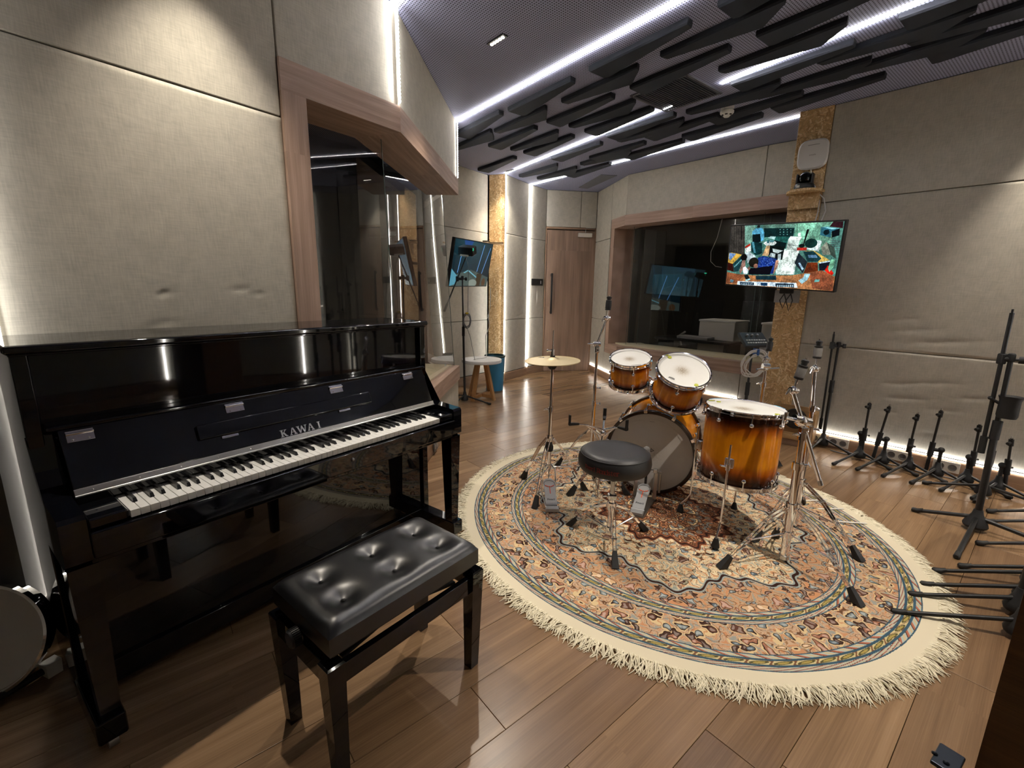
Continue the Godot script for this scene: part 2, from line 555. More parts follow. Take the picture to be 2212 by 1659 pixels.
func make_materials() -> void:
	var grain := wood_tex(512, 256, 40, 0.66, 1.0, 0.22)
	var oak := wood_tex(512, 256, 60, 0.68, 1.0, 0.12)
	for k in 4:
		var m := mat([c8(160, 130, 98), c8(148, 119, 88), c8(168, 138, 105), c8(140, 112, 84)][k], 0.26)
		m.albedo_texture = oak
		m.uv1_scale = Vector3(0.62, 1.9, 1)
		m.metallic_specular = 0.45
		M["plank%d" % k] = m
	M.frame = mat(c8(192, 164, 146), 0.55); M.frame.albedo_texture = grain; M.frame.uv1_scale = Vector3(1.0, 3.2, 1)
	M.base = mat(c8(168, 138, 112), 0.5); M.base.albedo_texture = grain; M.base.uv1_scale = Vector3(1.0, 3.2, 1)
	M.door = mat(c8(162, 136, 116), 0.5); M.door.albedo_texture = grain; M.door.uv1_scale = Vector3(0.5, 1.2, 1)
	M.oakleg = mat(c8(206, 156, 98), 0.5); M.oakleg.albedo_texture = grain; M.oakleg.uv1_scale = Vector3(1.5, 5, 1)
	M.pine = mat(c8(214, 176, 124), 0.55); M.pine.albedo_texture = grain; M.pine.uv1_scale = Vector3(1.0, 4, 1)
	M.brownboard = mat(c8(112, 76, 40), 0.5); M.brownboard.albedo_texture = grain; M.brownboard.uv1_scale = Vector3(0.8, 2.5, 1)
	M.osb = mat(Color(1, 1, 1), 0.65); M.osb.albedo_texture = osb_tex(512); M.osb.uv1_scale = Vector3(1.5, 1.5, 1)
	M.fabric = mat(c8(206, 201, 188), 0.9); M.fabric.albedo_texture = weave_tex(256, 30); M.fabric.uv1_scale = Vector3(1.7, 1.7, 1)
	M.fabric.metallic_specular = 0.25
	M.wallback = mat(c8(90, 86, 80), 0.9)
	M.ceil = mat(c8(158, 162, 192), 0.75); M.ceil.albedo_texture = dot_tex(); M.ceil.uv1_scale = Vector3(7.2, 7.2, 1)
	M.baffle = mat(c8(22, 26, 36), 0.9)
	M.grille = mat(c8(92, 94, 102), 0.5)
	M.dark = mat(c8(34, 33, 32), 0.8)
	M.boothdark = mat(c8(26, 28, 31), 0.85)
	M.paneedge = mat(c8(60, 76, 70), 0.3)
	M.darkroom = mat(c8(58, 56, 52), 0.85)
	M.black = mat(c8(20, 20, 21), 0.45)
	M.matblack = mat(c8(16, 16, 17), 0.7)
	M.rubber = mat(c8(18, 18, 18), 0.6)
	M.lacquer = mat(c8(7, 8, 12), 0.035); M.lacquer.metallic_specular = 0.5
	M.leather = mat(c8(20, 21, 23), 0.33); M.leather.metallic_specular = 0.6
	M.vinyl = mat(c8(24, 24, 25), 0.48)
	M.chrome = mat(c8(244, 244, 248), 0.06, 1.0)
	M.satin = mat(c8(196, 196, 196), 0.28, 1.0)
	M.steel = mat(c8(170, 168, 164), 0.34, 1.0)
	M.cymbal = mat(c8(232, 216, 176), 0.38, 0.55)
	M.ivory = mat(c8(244, 244, 240), 0.2)
	M.ebony = mat(c8(22, 23, 24), 0.3)
	M.white = mat(c8(238, 238, 236), 0.4)
	M.offwhite = mat(c8(220, 216, 206), 0.6)
	M.grey = mat(c8(150, 150, 150), 0.6)
	M.felt = mat(c8(206, 198, 168), 0.95)
	M.greyfelt = mat(c8(108, 106, 104), 0.95)
	M.blue = mat(c8(54, 140, 186), 0.4)
	M.cable = mat(c8(214, 214, 212), 0.5)
	M.greycable = mat(c8(120, 122, 124), 0.5)
	M.red = mat(c8(120, 22, 14), 0.5)
	M.orange = mat(c8(206, 78, 34), 0.5)
	M.ink = mat(c8(30, 30, 34), 0.6)
	M.yellow = mat(c8(186, 190, 70), 0.4)
	M.glass = mat(Color(0.07, 0.08, 0.08, 0.10), 0.0)
	M.glass.transparency = BaseMaterial3D.TRANSPARENCY_ALPHA
	M.glass.metallic_specular = 0.65
	M.burst = mat(Color(1, 1, 1), 0.06); M.burst.albedo_texture = burst_tex(); M.burst.metallic_specular = 0.55
	M.amber = mat(c8(206, 132, 26), 0.08)
	M.hoopwood = mat(c8(46, 28, 18), 0.12)
	M.head = mat(Color(1, 1, 1), 0.45); M.head.albedo_texture = head_tex(c8(232, 232, 228), 0.75, 50)
	M.headgrey = mat(Color(1, 1, 1), 0.5); M.headgrey.albedo_texture = head_tex(c8(196, 194, 190), 0.25, 53)
	M.headlean = mat(c8(222, 220, 214), 0.4)
	M.rug = mat(Color(1, 1, 1), 0.95); M.rug.albedo_texture = rug_tex(1500); M.rug.metallic_specular = 0.15
	M.fringe = mat(c8(238, 230, 206), 0.9); M.fringe.metallic_specular = 0.2
	M.led = mat(Color(1, 1, 1), 0.5); M.led.emission_enabled = true; M.led.emission = Color(1.0, 0.97, 0.93); M.led.emission_energy_multiplier = 16.0
	M.ledtape = mat(Color(0.95, 0.95, 0.95), 0.5); M.ledtape.emission_enabled = true; M.ledtape.emission = Color(1.0, 0.97, 0.93); M.ledtape.emission_energy_multiplier = 2.2
	M.led2 = mat(Color(1, 1, 1), 0.5); M.led2.emission_enabled = true; M.led2.emission = Color(1.0, 0.96, 0.9); M.led2.emission_energy_multiplier = 12.0
	M.ledwarm = mat(Color(1, 1, 1), 0.5); M.ledwarm.emission_enabled = true; M.ledwarm.emission = Color(1.0, 0.92, 0.8); M.ledwarm.emission_energy_multiplier = 3.0


# ---------------------------------------------------------------- the room
const P0 := Vector2(-1.732, -1.516)      # corner left of the piano
const P1 := Vector2(-0.698, -2.912)      # bend of the window wall
const P2 := Vector2(-0.573, -4.70)       # outer corner at the end of the window
const P3 := Vector2(-1.10, -5.79)
const P4 := Vector2(-0.38, -6.76)
const P5 := Vector2(-0.145, -6.69)
const P6 := Vector2(0.233, -7.30)
const P7 := Vector2(0.51, -7.63)         # door, hinge and latch sides
const P8 := Vector2(1.34, -7.75)
const P9 := Vector2(1.547, -6.614)
const P10 := Vector2(2.71, -5.267)
const P11 := Vector2(3.10, -4.89)
const P12 := Vector2(2.675, -4.19)
const P13 := Vector2(4.18, -2.48)
const P14 := Vector2(4.22, -1.85)
const P15 := Vector2(4.05, -1.20)
const P16 := Vector2(3.92, 0.45)
const P17 := Vector2(2.6, 1.9)
const P18 := Vector2(-1.6, 2.2)
const P19 := Vector2(-3.45, -0.97)
const INSIDE := Vector2(1.0, -2.5)


func v3(p: Vector2, y := 0.0) -> Vector3:
	return Vector3(p.x, y, p.y)


func inward(a: Vector2, b: Vector2, toward := INSIDE) -> Vector2:
	var d := (b - a).normalized()
	var nn := Vector2(-d.y, d.x)
	return nn if nn.dot(toward - a) > 0.0 else -nn


# one fabric panel on the wall line a-b, from y0 to y1; dents are [along, height, depth, half width, half height]
func fabric_panel(root: Node, a: Vector2, b: Vector2, y0: float, y1: float, dents := [], toward := INSIDE) -> void:
	var nn := inward(a, b, toward)
	var l := a.distance_to(b)
	var d := (b - a) / l
	var mb := MB.new()
	var bas := Basis(v3(d), Vector3.UP, v3(d).cross(Vector3.UP))
	var fr := v3(nn)
	var g := 0.0022
	if dents.is_empty():
		if bas.z.dot(fr) < 0.0: bas = Basis(-bas.x, bas.y, -bas.z)
		mb.box(v3((a + b) * 0.5 - nn * 0.0125, (y0 + y1) * 0.5), Vector3(l - 2 * g, y1 - y0 - 2 * g, 0.025), 0.006, bas)
	else:
		var nx := int(l / 0.03) + 1
		var ny := int((y1 - y0) / 0.02) + 1
		var hgt := func(s: float, y: float) -> float:
			var e := minf(minf(s, l - s), minf(y - y0, y1 - y))
			var z := -0.005 * exp(-e / 0.006)
			for t in dents:
				z -= t[2] * exp(-pow((s - t[0]) / t[3], 2.0) - pow((y - t[1] - 0.12 * (s - t[0])) / t[4], 2.0))
			return z
		var pos := []; var nor := []
		for j in ny + 1:
			var row := []; var nr := []
			for i in nx + 1:
				var s: float = g + (l - 2 * g) * i / nx
				var y: float = y0 + g + (y1 - y0 - 2 * g) * j / ny
				row.append(v3(a + d * s, y) + fr * hgt.call(s, y))
				var dx: float = (hgt.call(s + 0.004, y) - hgt.call(s - 0.004, y)) / 0.008
				var dy: float = (hgt.call(s, y + 0.004) - hgt.call(s, y - 0.004)) / 0.008
				nr.append((fr - v3(d) * dx - Vector3.UP * dy).normalized())
			pos.append(row); nor.append(nr)
		for j in ny:
			for i in nx:
				var ua := Vector2(i * 0.03, j * 0.02); var ub := Vector2(i * 0.03 + 0.03, j * 0.02); var uc := ub + Vector2(0, 0.02); var ud := ua + Vector2(0, 0.02)
				mb.t3(pos[j][i], pos[j][i + 1], pos[j + 1][i + 1], nor[j][i], nor[j][i + 1], nor[j + 1][i + 1], ua, ub, uc)
				mb.t3(pos[j][i], pos[j + 1][i + 1], pos[j + 1][i], nor[j][i], nor[j + 1][i + 1], nor[j + 1][i], ua, uc, ud)
		mb.box(v3((a + b) * 0.5 - nn * 0.02, (y0 + y1) * 0.5), Vector3(l - 2 * g, y1 - y0 - 2 * g, 0.012), 0.0, bas)
	part("fabric_panel", mb, M.fabric, root)


# backing slab behind the wall line a-b
func backing(mb: MB, a: Vector2, b: Vector2, y0: float, y1: float, toward := INSIDE) -> void:
	var nn := inward(a, b, toward)
	var d := (b - a).normalized()
	mb.box(v3((a + b) * 0.5 - nn * 0.075, (y0 + y1) * 0.5), Vector3(a.distance_to(b), y1 - y0, 0.1), 0.0, Basis(v3(d), Vector3.UP, v3(d).cross(Vector3.UP)))


func wall(called: String, a: Vector2, b: Vector2, rows: Array, dents := {}) -> Node3D:
	var root := struct_root(called)
	var back := MB.new()
	backing(back, a, b, rows[0][0], rows[-1][1])
	part("backing", back, M.wallback, root)
	for i in rows.size():
		fabric_panel(root, a, b, rows[i][0], rows[i][1], dents.get(i, []))
	return root


func baseboard(called: String, a: Vector2, b: Vector2, out := 0.0, h := 0.125) -> Node3D:
	var nn := inward(a, b)
	var d := (b - a).normalized()
	var mb := MB.new()
	mb.box(v3((a + b) * 0.5 + nn * (out - 0.012), h * 0.5 - 0.002), Vector3(a.distance_to(b), h, 0.024), 0.002, Basis(v3(d), Vector3.UP, v3(d).cross(Vector3.UP)))
	return struct(called, mb, M.base)


# offset polyline pts by o toward the room (mitred)
func shift(pts: Array, o: float) -> Array:
	var out := []
	for i in pts.size():
		var n0: Vector2 = inward(pts[maxi(i - 1, 0)], pts[maxi(i, 1)])
		var n1: Vector2 = inward(pts[mini(i, pts.size() - 2)], pts[mini(i + 1, pts.size() - 1)])
		var m := (n0 + n1).normalized()
		out.append(pts[i] + m * o / m.dot(n0))
	return out


func rail(mb: MB, pts: Array, o0: float, o1: float, y0: float, y1: float, only := -1) -> void:
	var a := shift(pts, o0); var b := shift(pts, o1)
	var along := 0.0
	for i in pts.size() - 1:
		if only >= 0 and i != only: continue
		mb.uo = Vector2(along, y0 * 0.37)
		mb.loft([v3(a[i], y0), v3(b[i], y0), v3(b[i], y1), v3(a[i], y1)], [v3(a[i + 1], y0), v3(b[i + 1], y0), v3(b[i + 1], y1), v3(a[i + 1], y1)])
		along += pts[i].distance_to(pts[i + 1])
	mb.uo = Vector2.ZERO


func led(label: String, a: Vector3, b: Vector3, nn: Vector3, power: float, group := "led strips", chip := 0.019, wide := 0.011) -> Node3D:
	var t := thing("led_strip", label, "led strip", a, 0.0, group)
	var d := (b - a).normalized()
	var l := a.distance_to(b)
	nn = (nn - d * nn.dot(d)).normalized()
	var bas := Basis(d, nn.cross(d) * -1.0, nn)
	bas = Basis(d, nn.cross(d), nn)
	var tape := MB.new()
	tape.box(d * l * 0.5 + nn * 0.0015, Vector3(l, wide * 1.25, 0.003), 0.0, bas)
	part("tape", tape, M.ledtape, t)
	var chips := MB.new()
	var k := int(l / chip)
	for i in k:
		chips.box(d * (l * (i + 0.5) / k) + nn * 0.0055, Vector3(chip * 0.52, wide, 0.006), 0.0018, bas)
	stuff(part("led_chips", chips, M.led, t))
	if power > 0.0:
		var al := AreaLight3D.new()
		al.name = "strip_light"
		al.area_size = Vector2(l, wide)
		al.area_normalize_energy = true
		al.light_color = Color(1.0, 0.985, 0.965)
		al.light_energy = power * l
		al.shadow_enabled = true
		al.area_range = 14.0
		al.area_attenuation = 2.0
		al.transform = Transform3D(bas, d * l * 0.5 + nn * 0.0105)
		t.add_child(al, true)
	return t


func downlight(label: String, at: Vector2, along: Vector2, power: float, angle := 48.0, tilt := Vector3.ZERO) -> void:
	var t := thing("ceiling_light", label, "ceiling light", v3(at, RH), -along.angle(), "recessed linear downlights")
	var rim := MB.new()
	rim.box(Vector3(0, -0.004, 0), Vector3(0.165, 0.008, 0.045), 0.002)
	part("trim", rim, M.black, t)
	for i in 5:
		var cell := MB.new()
		cell.ball(Vector3((i - 2) * 0.028, -0.009, 0), 0.0115, 10, Vector3(1, 0.5, 1))
		part("lamp_lens", cell, M.led2, t)
	var sp := SpotLight3D.new()
	sp.name = "lamp"
	sp.position = Vector3(0, -0.03, 0)
	sp.rotation = Vector3(-PI / 2, 0, 0)
	t.add_child(sp, true)
	if tilt != Vector3.ZERO:
		sp.look_at_from_position(sp.global_position, sp.global_position + tilt, Vector3(1, 0, 0.2))
	sp.spot_angle = angle
	sp.spot_angle_attenuation = 0.85
	sp.light_color = Color(1.0, 0.95, 0.88)
	sp.light_energy = power
	sp.light_size = 0.02
	sp.spot_range = 14.0
	sp.spot_attenuation = 2.0
	sp.shadow_enabled = true


func build_room() -> void:
	# floor: boards of their own, laid at 39 degrees
	var fl := struct_root("floor")
	var slab := MB.new()
	slab.box(Vector3(1.1, -0.13, -3.6), Vector3(9.6, 0.2, 13.0))
	part("slab", slab, M.dark, fl)
	var outline := PackedVector2Array([P0, P1, P2, P3, P4, P5, P6, P7, P8, P9, P10, P11, Vector2(2.95, -4.4), P12, P13, P14, P15, P16, P17, P18, P19])
	var grown: PackedVector2Array = Geometry2D.offset_polygon(outline, 0.0)[0]
	var rng := RandomNumberGenerator.new()
	rng.seed = 4
	var d := Vector2(0.772, -0.636); var q := Vector2(0.636, 0.772)
	var w := 0.199
	for row in range(-31, 22):
		var nc := -0.112 + (row + 0.5) * w
		var s := -4.2 + rng.randf() * 1.2
		while s < 8.5:
			var l := rng.randf_range(0.95, 1.85)
			var strip := PackedVector2Array([d * s + q * (nc - w / 2), d * (s + l) + q * (nc - w / 2), d * (s + l) + q * (nc + w / 2), d * s + q * (nc + w / 2)])
			var hit := Geometry2D.intersect_polygons(strip, grown)
			if not hit.is_empty():
				var near_cut: float = 0.0
				for p in hit[0]: near_cut = maxf(near_cut, p.y)
				var lo := 1e9; var hi := -1e9
				for piece in hit:
					for p in piece:
						lo = minf(lo, p.dot(d)); hi = maxf(hi, p.dot(d))
				lo = maxf(lo, s); hi = minf(hi, s + l)
				if hi - lo > 0.04:
					var mb := MB.new()
					mb.uo = Vector2(rng.randf() * 9.0, rng.randf() * 9.0)
					mb.box(v3(d * (lo + hi) * 0.5 + q * nc, -0.013), Vector3(hi - lo - 0.0006, 0.026, w - 0.0008), 0.0016, Basis(v3(d), Vector3.UP, v3(d).cross(Vector3.UP)))
					part("plank", mb, M["plank%d" % (rng.randi() % 4)], fl)
			s += l
	# ceiling
	var cl := MB.new()
	var ca := 0.91
	var cd := Vector2(cos(ca), sin(ca))
	cl.prism(PackedVector2Array([Vector2(-2.6, -9.4), Vector2(5.0, -9.4), Vector2(5.0, 2.6), Vector2(-2.6, 2.6)]), RH, RH + 0.12)
	for i in cl.u.size():
		var p := Vector2(cl.v[i].x, cl.v[i].z)
		cl.u[i] = Vector2(p.dot(cd), p.dot(Vector2(-cd.y, cd.x)))
	struct("ceiling", cl, M.ceil)

	# walls: stretched fabric in three rows
	var rows := [[0.13, 0.92], [0.92, 2.15], [2.15, RH]]
	wall("wall_piano_end", P19, P0, rows)
	var fr0 := P0.lerp(P1, (0.318 + 0.724) / (1.022 + 0.724))      # where the window frame begins
	wall("wall_piano", P0, fr0, rows, {1: [[0.48, 1.33, 0.004, 0.025, 0.012], [0.78, 1.35, 0.0025, 0.04, 0.012], [0.44, 1.20, 0.003, 0.05, 0.012], [0.86, 1.33, 0.002, 0.04, 0.012]]})
	var up := struct_root("wall_window_bend")
	var back := MB.new()
	for sg in [[fr0, P1], [P1, P2]]:
		backing(back, sg[0], sg[1], 2.40, RH)
		backing(back, sg[0], sg[1], 0.13, 0.42)
		fabric_panel(up, sg[0], sg[1], 2.40, RH)
		fabric_panel(up, sg[0], sg[1], 0.13, 0.43)
	part("backing", back, M.wallback, up)
	var ret := struct_root("wall_return")
	var rb := MB.new()
	rb.loft([v3(P2, 2.40), v3(Vector2(-0.60, -4.70), 2.40), v3(Vector2(-1.10, -5.79), 2.40), v3(Vector2(-1.06, -5.80), 2.40)], [v3(P2, RH), v3(Vector2(-0.60, -4.70), RH), v3(Vector2(-1.10, -5.79), RH), v3(Vector2(-1.06, -5.80), RH)])
	rb.loft([v3(P2, 0.0), v3(Vector2(-0.60, -4.70), 0.0), v3(Vector2(-1.10, -5.79), 0.0), v3(Vector2(-1.06, -5.80), 0.0)], [v3(P2, 0.43), v3(Vector2(-0.60, -4.70), 0.43), v3(Vector2(-1.10, -5.79), 0.43), v3(Vector2(-1.06, -5.80), 0.43)])
	part("fabric_panel", rb, M.fabric, ret)
	wall("wall_screen", P3, P4, rows)
	wall("wall_led_return", P5 + Vector2(0.02, -0.02), P6, rows, {1: [[0.45, 0.98, 0.006, 0.10, 0.012]]})
	wall("wall_switch", P6, P7, rows, {1: [[0.22, 1.25, 0.005, 0.012, 0.07]]})
	var dw := struct_root("wall_door")
	var dback := MB.new()
	backing(dback, P7, P8, 2.37, RH)
	part("backing", dback, M.wallback, dw)
	fabric_panel(dw, P7, P7.lerp(P8, 0.68), 2.37, RH)
	fabric_panel(dw, P7.lerp(P8, 0.68), P8, 2.37, RH)
	wall("wall_beside_door", P8, P9.lerp(P8, 0.46), rows)
	var fw := struct_root("wall_far")
	var fb := MB.new()
	for sg in [[P9.lerp(P8, 0.46), P9], [P9, P10], [P10, P11]]:
		backing(fb, sg[0], sg[1], 2.40, RH)
		backing(fb, sg[0], sg[1], 0.13, 0.43)
		fabric_panel(fw, sg[0], sg[1], 2.40, RH)
		fabric_panel(fw, sg[0], sg[1], 0.13, 0.43)
	part("backing", fb, M.wallback, fw)
	wall("wall_pillar_back", P11 + Vector2(0.02, 0.02), P12 + Vector2(0.10, -0.06), rows)
	wall("wall_right", P12, P13, rows, {0: [[0.75, 0.66, 0.0050, 0.10, 0.02], [0.80, 0.55, 0.0060, 0.13, 0.022], [0.95, 0.70, 0.0040, 0.16, 0.02], [0.72, 0.42, 0.0040, 0.10, 0.02], [1.05, 0.50, 0.0045, 0.12, 0.02], [1.02, 0.30, 0.0040, 0.10, 0.02], [1.2, 0.62, 0.0035, 0.1, 0.02], [0.30, 0.74, 0.0020, 0.2, 0.016]], 1: [[0.70, 1.18, 0.0035, 0.10, 0.016], [0.78, 1.10, 0.0035, 0.14, 0.02], [0.95, 1.02, 0.0040, 0.20, 0.02], [0.55, 1.00, 0.0020, 0.2, 0.016]]})
	wall("wall_mirror_side", P13, P14, rows)
	wall("wall_behind_right", P14, P15, rows)
	wall("wall_back_right", P15, P16, rows)
	wall("wall_back_corner", P16, P17, rows)
	wall("wall_back", P17, P18, rows)
	wall("wall_back_left", P18, P19, rows)

	# baseboards
	baseboard("baseboard_piano_end", P19, P0)
	baseboard("baseboard_piano", P0, P1)
	baseboard("baseboard_window", P1, P2)
	baseboard("baseboard_screen", P3, P4)
	baseboard("baseboard_led", P5 + Vector2(0.02, -0.02), P6, 0.01)
	baseboard("baseboard_switch", P6, P7, 0.01)
	baseboard("baseboard_far_left", P8, P9)
	baseboard("baseboard_far", P9, P10)
	baseboard("baseboard_far_right", P10, P11)
	baseboard("baseboard_right", P12, P13)
	baseboard("baseboard_right_side", P13, P14)
	baseboard("baseboard_right_back", P14, P15)
	baseboard("baseboard_back_right", P15, P16)
	baseboard("baseboard_back_corner", P16, P17)
	baseboard("baseboard_back", P17, P18)
	baseboard("baseboard_back_left", P18, P19)

	# oriented strand board pillars
	var pa := MB.new()
	pa.box(v3((P4 + P5) * 0.5, RH / 2) + Vector3(0.03, 0, -0.045), Vector3(P4.distance_to(P5), RH, 0.10), 0.002, Basis(v3((P5 - P4).normalized()), Vector3.UP, v3((P5 - P4).normalized()).cross(Vector3.UP)))
	struct("trim_1", pa, M.osb)
	var ed := Vector2(2.49, -4.36)
	var dd := (P12 - ed).normalized()
	var pn := inward(ed, P12)
	var pb := MB.new()
	pb.box(v3((P12 + ed) * 0.5 - pn * 0.06, RH / 2), Vector3(P12.distance_to(ed), RH, 0.12), 0.002, Basis(v3(dd), Vector3.UP, v3(dd).cross(Vector3.UP)))
	struct("trim_2", pb, M.osb)

	build_window_left(fr0)
	build_window_far()
	build_door()
	build_lights()


func build_window_left(fr0: Vector2) -> void:
	var t := struct_root("window_1")
	var pts := [fr0, P1, P2]
	var jin := P0.lerp(P1, (0.44 + 0.724) / 1.746)
	for i in 2:
		var mb := MB.new()
		rail(mb, pts, 0.018, -0.30, 2.265, 2.405, i)
		part("frame_header", mb, M.frame, t)
		var sb := MB.new()
		rail(sb, pts, 0.018, -0.30, 0.43, 0.575, i)
		part("frame_sill", sb, M.frame, t)
	var jb := MB.new()
	rail(jb, [fr0, jin], 0.018, -0.30, 0.575, 2.265)
	for k in jb.u.size(): jb.u[k] = Vector2(jb.v[k].y, Vector2(jb.v[k].x, jb.v[k].z).dot(Vector2(0.6, -0.8)))
	part("frame_jamb", jb, M.frame, t)
	# leaning panes: top line and foot line
	var top := [Vector2(-1.13, -2.64), Vector2(-0.836, -3.039), Vector2(-0.718, -4.72)]
	var bot := [Vector2(-1.10, -2.60), Vector2(-0.77, -3.02), Vector2(-0.612, -4.68)]
	for i in 2:
		var g := MB.new()
		var o := v3(inward(top[i], top[i + 1])) * -0.010
		var a0 := v3(bot[i], 0.575); var b0 := v3(bot[i + 1], 0.575); var a1 := v3(top[i], 2.265); var b1 := v3(top[i + 1], 2.265)
		g.quad(a0, b0, b1, a1, -o.normalized())
		part("pane", g, M.glass, t)
	var g3 := MB.new()
	g3.quad(v3(bot[2], 0.575), v3(Vector2(-1.06, -5.6), 0.575), v3(Vector2(-1.10, -5.6), 2.265), v3(top[2], 2.265))
	part("pane", g3, M.glass, t)
	# bright polished edges where panes meet
	for i in [1, 2]:
		var e := MB.new()
		e.tube([v3(bot[i], 0.575), v3(top[i], 2.265)], 0.0025, 6)
		part("pane_edge", e, M.paneedge, t)
	# inner panes on the booth's side
	var inner := [Vector2(-1.36, -2.82), Vector2(-1.05, -3.20), Vector2(-0.98, -4.75)]
	for i in 2:
		var g := MB.new()
		g.quad(v3(inner[i], 0.575), v3(inner[i + 1], 0.575), v3(inner[i + 1], 2.265), v3(inner[i], 2.265))
		part("pane", g, M.glass, t)
	# felt on the ledge between the panes
	var ft := MB.new()
	ft.prism(PackedVector2Array([Vector2(-1.02, -2.80), Vector2(-0.79, -3.04), Vector2(-0.635, -4.66), Vector2(-0.98, -4.70), Vector2(-1.03, -3.2), Vector2(-1.28, -2.9)]), 0.56, 0.588)
	part("ledge_felt", ft, M.felt, t)
	# the dark booth behind
	var booth := struct_root("wall_booth")
	for sg in [[Vector2(-1.5, -2.55), Vector2(-3.2, -3.7)], [Vector2(-3.2, -3.7), Vector2(-3.0, -6.2)], [Vector2(-3.0, -6.2), Vector2(-1.15, -5.85)]]:
		var wb := MB.new()
		wb.loft([v3(sg[0], 0), v3(sg[1], 0), v3(sg[1] + Vector2(-0.1, -0.05), 0), v3(sg[0] + Vector2(-0.1, -0.05), 0)], [v3(sg[0], RH), v3(sg[1], RH), v3(sg[1] + Vector2(-0.1, -0.05), RH), v3(sg[0] + Vector2(-0.1, -0.05), RH)])
		part("panel", wb, M.boothdark, booth)
	var fb := MB.new()
	fb.prism(PackedVector2Array([Vector2(-1.3, -2.7), Vector2(-3.2, -3.7), Vector2(-3.0, -6.2), Vector2(-1.2, -5.8), Vector2(-1.0, -4.7)]), -0.02, 0.0)
	part("panel", fb, M.boothdark, booth)
	# a thin white cable hanging in the booth
	var cb := MB.new()
	cb.tube([Vector3(-1.50, 2.1, -3.15), Vector3(-1.46, 1.9, -3.18), Vector3(-1.47, 1.72, -3.17), Vector3(-1.56, 1.58, -3.12), Vector3(-1.70, 1.50, -3.05)], 0.004, 6)
	single("cable", cb, M.cable, "thin white cable hanging in a curve behind the bent window's dark glass", "cable")
	var cb2 := MB.new()
	for k in 2:
		cb2.tube([Vector3(-1.60, 1.30 - k * 0.012, -3.05), Vector3(-1.52, 1.25 - k * 0.012, -3.12), Vector3(-1.43, 1.22 - k * 0.01, -3.20), Vector3(-1.36, 1.235 - k * 0.006, -3.26)], 0.0035, 6)
	single("cable", cb2, M.cable, "short looped grey cable low behind the bent window just above the piano", "cable")


func build_window_far() -> void:
	var t := struct_root("window_2")
	var s0 := P9.lerp(P8, 0.40)
	var pts := [s0, P9, P10, P11]
	for i in 3:
		var mb := MB.new()
		rail(mb, pts, 0.018, -0.28, 2.265, 2.405, i)
		part("frame_header", mb, M.frame, t)
		var sb := MB.new()
		rail(sb, pts, 0.018, -0.28, 0.43, 0.575, i)
		part("frame_sill", sb, M.frame, t)
	var jb := MB.new()
	rail(jb, [s0, s0.lerp(P9, 0.27)], 0.018, -0.36, 0.575, 2.265)
	for k in jb.u.size(): jb.u[k] = Vector2(jb.v[k].y, Vector2(jb.v[k].x, jb.v[k].z).dot(Vector2(0.2, 0.98)))
	part("frame_jamb", jb, M.frame, t)
	var dj := MB.new()
	rail(dj, [s0.lerp(P9, 0.1), s0.lerp(P9, 0.4)], -0.30, -0.62, 0.575, 2.265)
	part("dark_reveal", dj, M.dark, t)
	var rj := MB.new()
	rail(rj, [P10.lerp(P11, 0.72), P11], 0.0, -0.4, 0.575, 2.265)
	part("dark_reveal", rj, M.dark, t)
	for o in [-0.14, -0.34]:
		var line := shift(pts, o)
		for i in 3:
			var g := MB.new()
			g.quad(v3(line[i], 0.575), v3(line[i + 1], 0.575), v3(line[i + 1] + Vector2(0.02, -0.03), 2.265), v3(line[i] + Vector2(0.02, -0.03), 2.265))
			part("pane", g, M.glass, t)
			if i > 0:
				var e := MB.new()
				e.tube([v3(line[i], 0.575), v3(line[i] + Vector2(0.02, -0.03), 2.265)], 0.0025, 6)
				part("pane_edge", e, M.paneedge, t)
	var ft := MB.new()
	rail(ft, [s0.lerp(P9, 0.3), P9, P10, P11], -0.10, -0.50, 0.572, 0.592)
	part("ledge_felt", ft, M.felt, t)
	# control room shell
	var shell := struct_root("wall_control_room")
	var cs := [Vector2(1.62, -8.3), Vector2(2.2, -10.3), Vector2(6.2, -8.2), Vector2(5.2, -4.4), Vector2(3.6, -4.3)]
	for i in cs.size() - 1:
		var a: Vector2 = cs[i]; var b: Vector2 = cs[i + 1]
		var o := -inward(a, b, Vector2(3.6, -7.0)) * 0.1
		var wb := MB.new()
		wb.loft([v3(a, 0), v3(b, 0), v3(b + o, 0), v3(a + o, 0)], [v3(a, RH), v3(b, RH), v3(b + o, RH), v3(a + o, RH)])
		part("panel", wb, M.darkroom, shell)
	var fb := MB.new()
	fb.prism(PackedVector2Array([Vector2(1.7, -6.9), Vector2(1.62, -8.3), Vector2(2.2, -10.3), Vector2(6.2, -8.2), Vector2(5.2, -4.4), Vector2(3.2, -4.9)]), -0.02, 0.0)
	part("panel", fb, M.darkroom, shell)


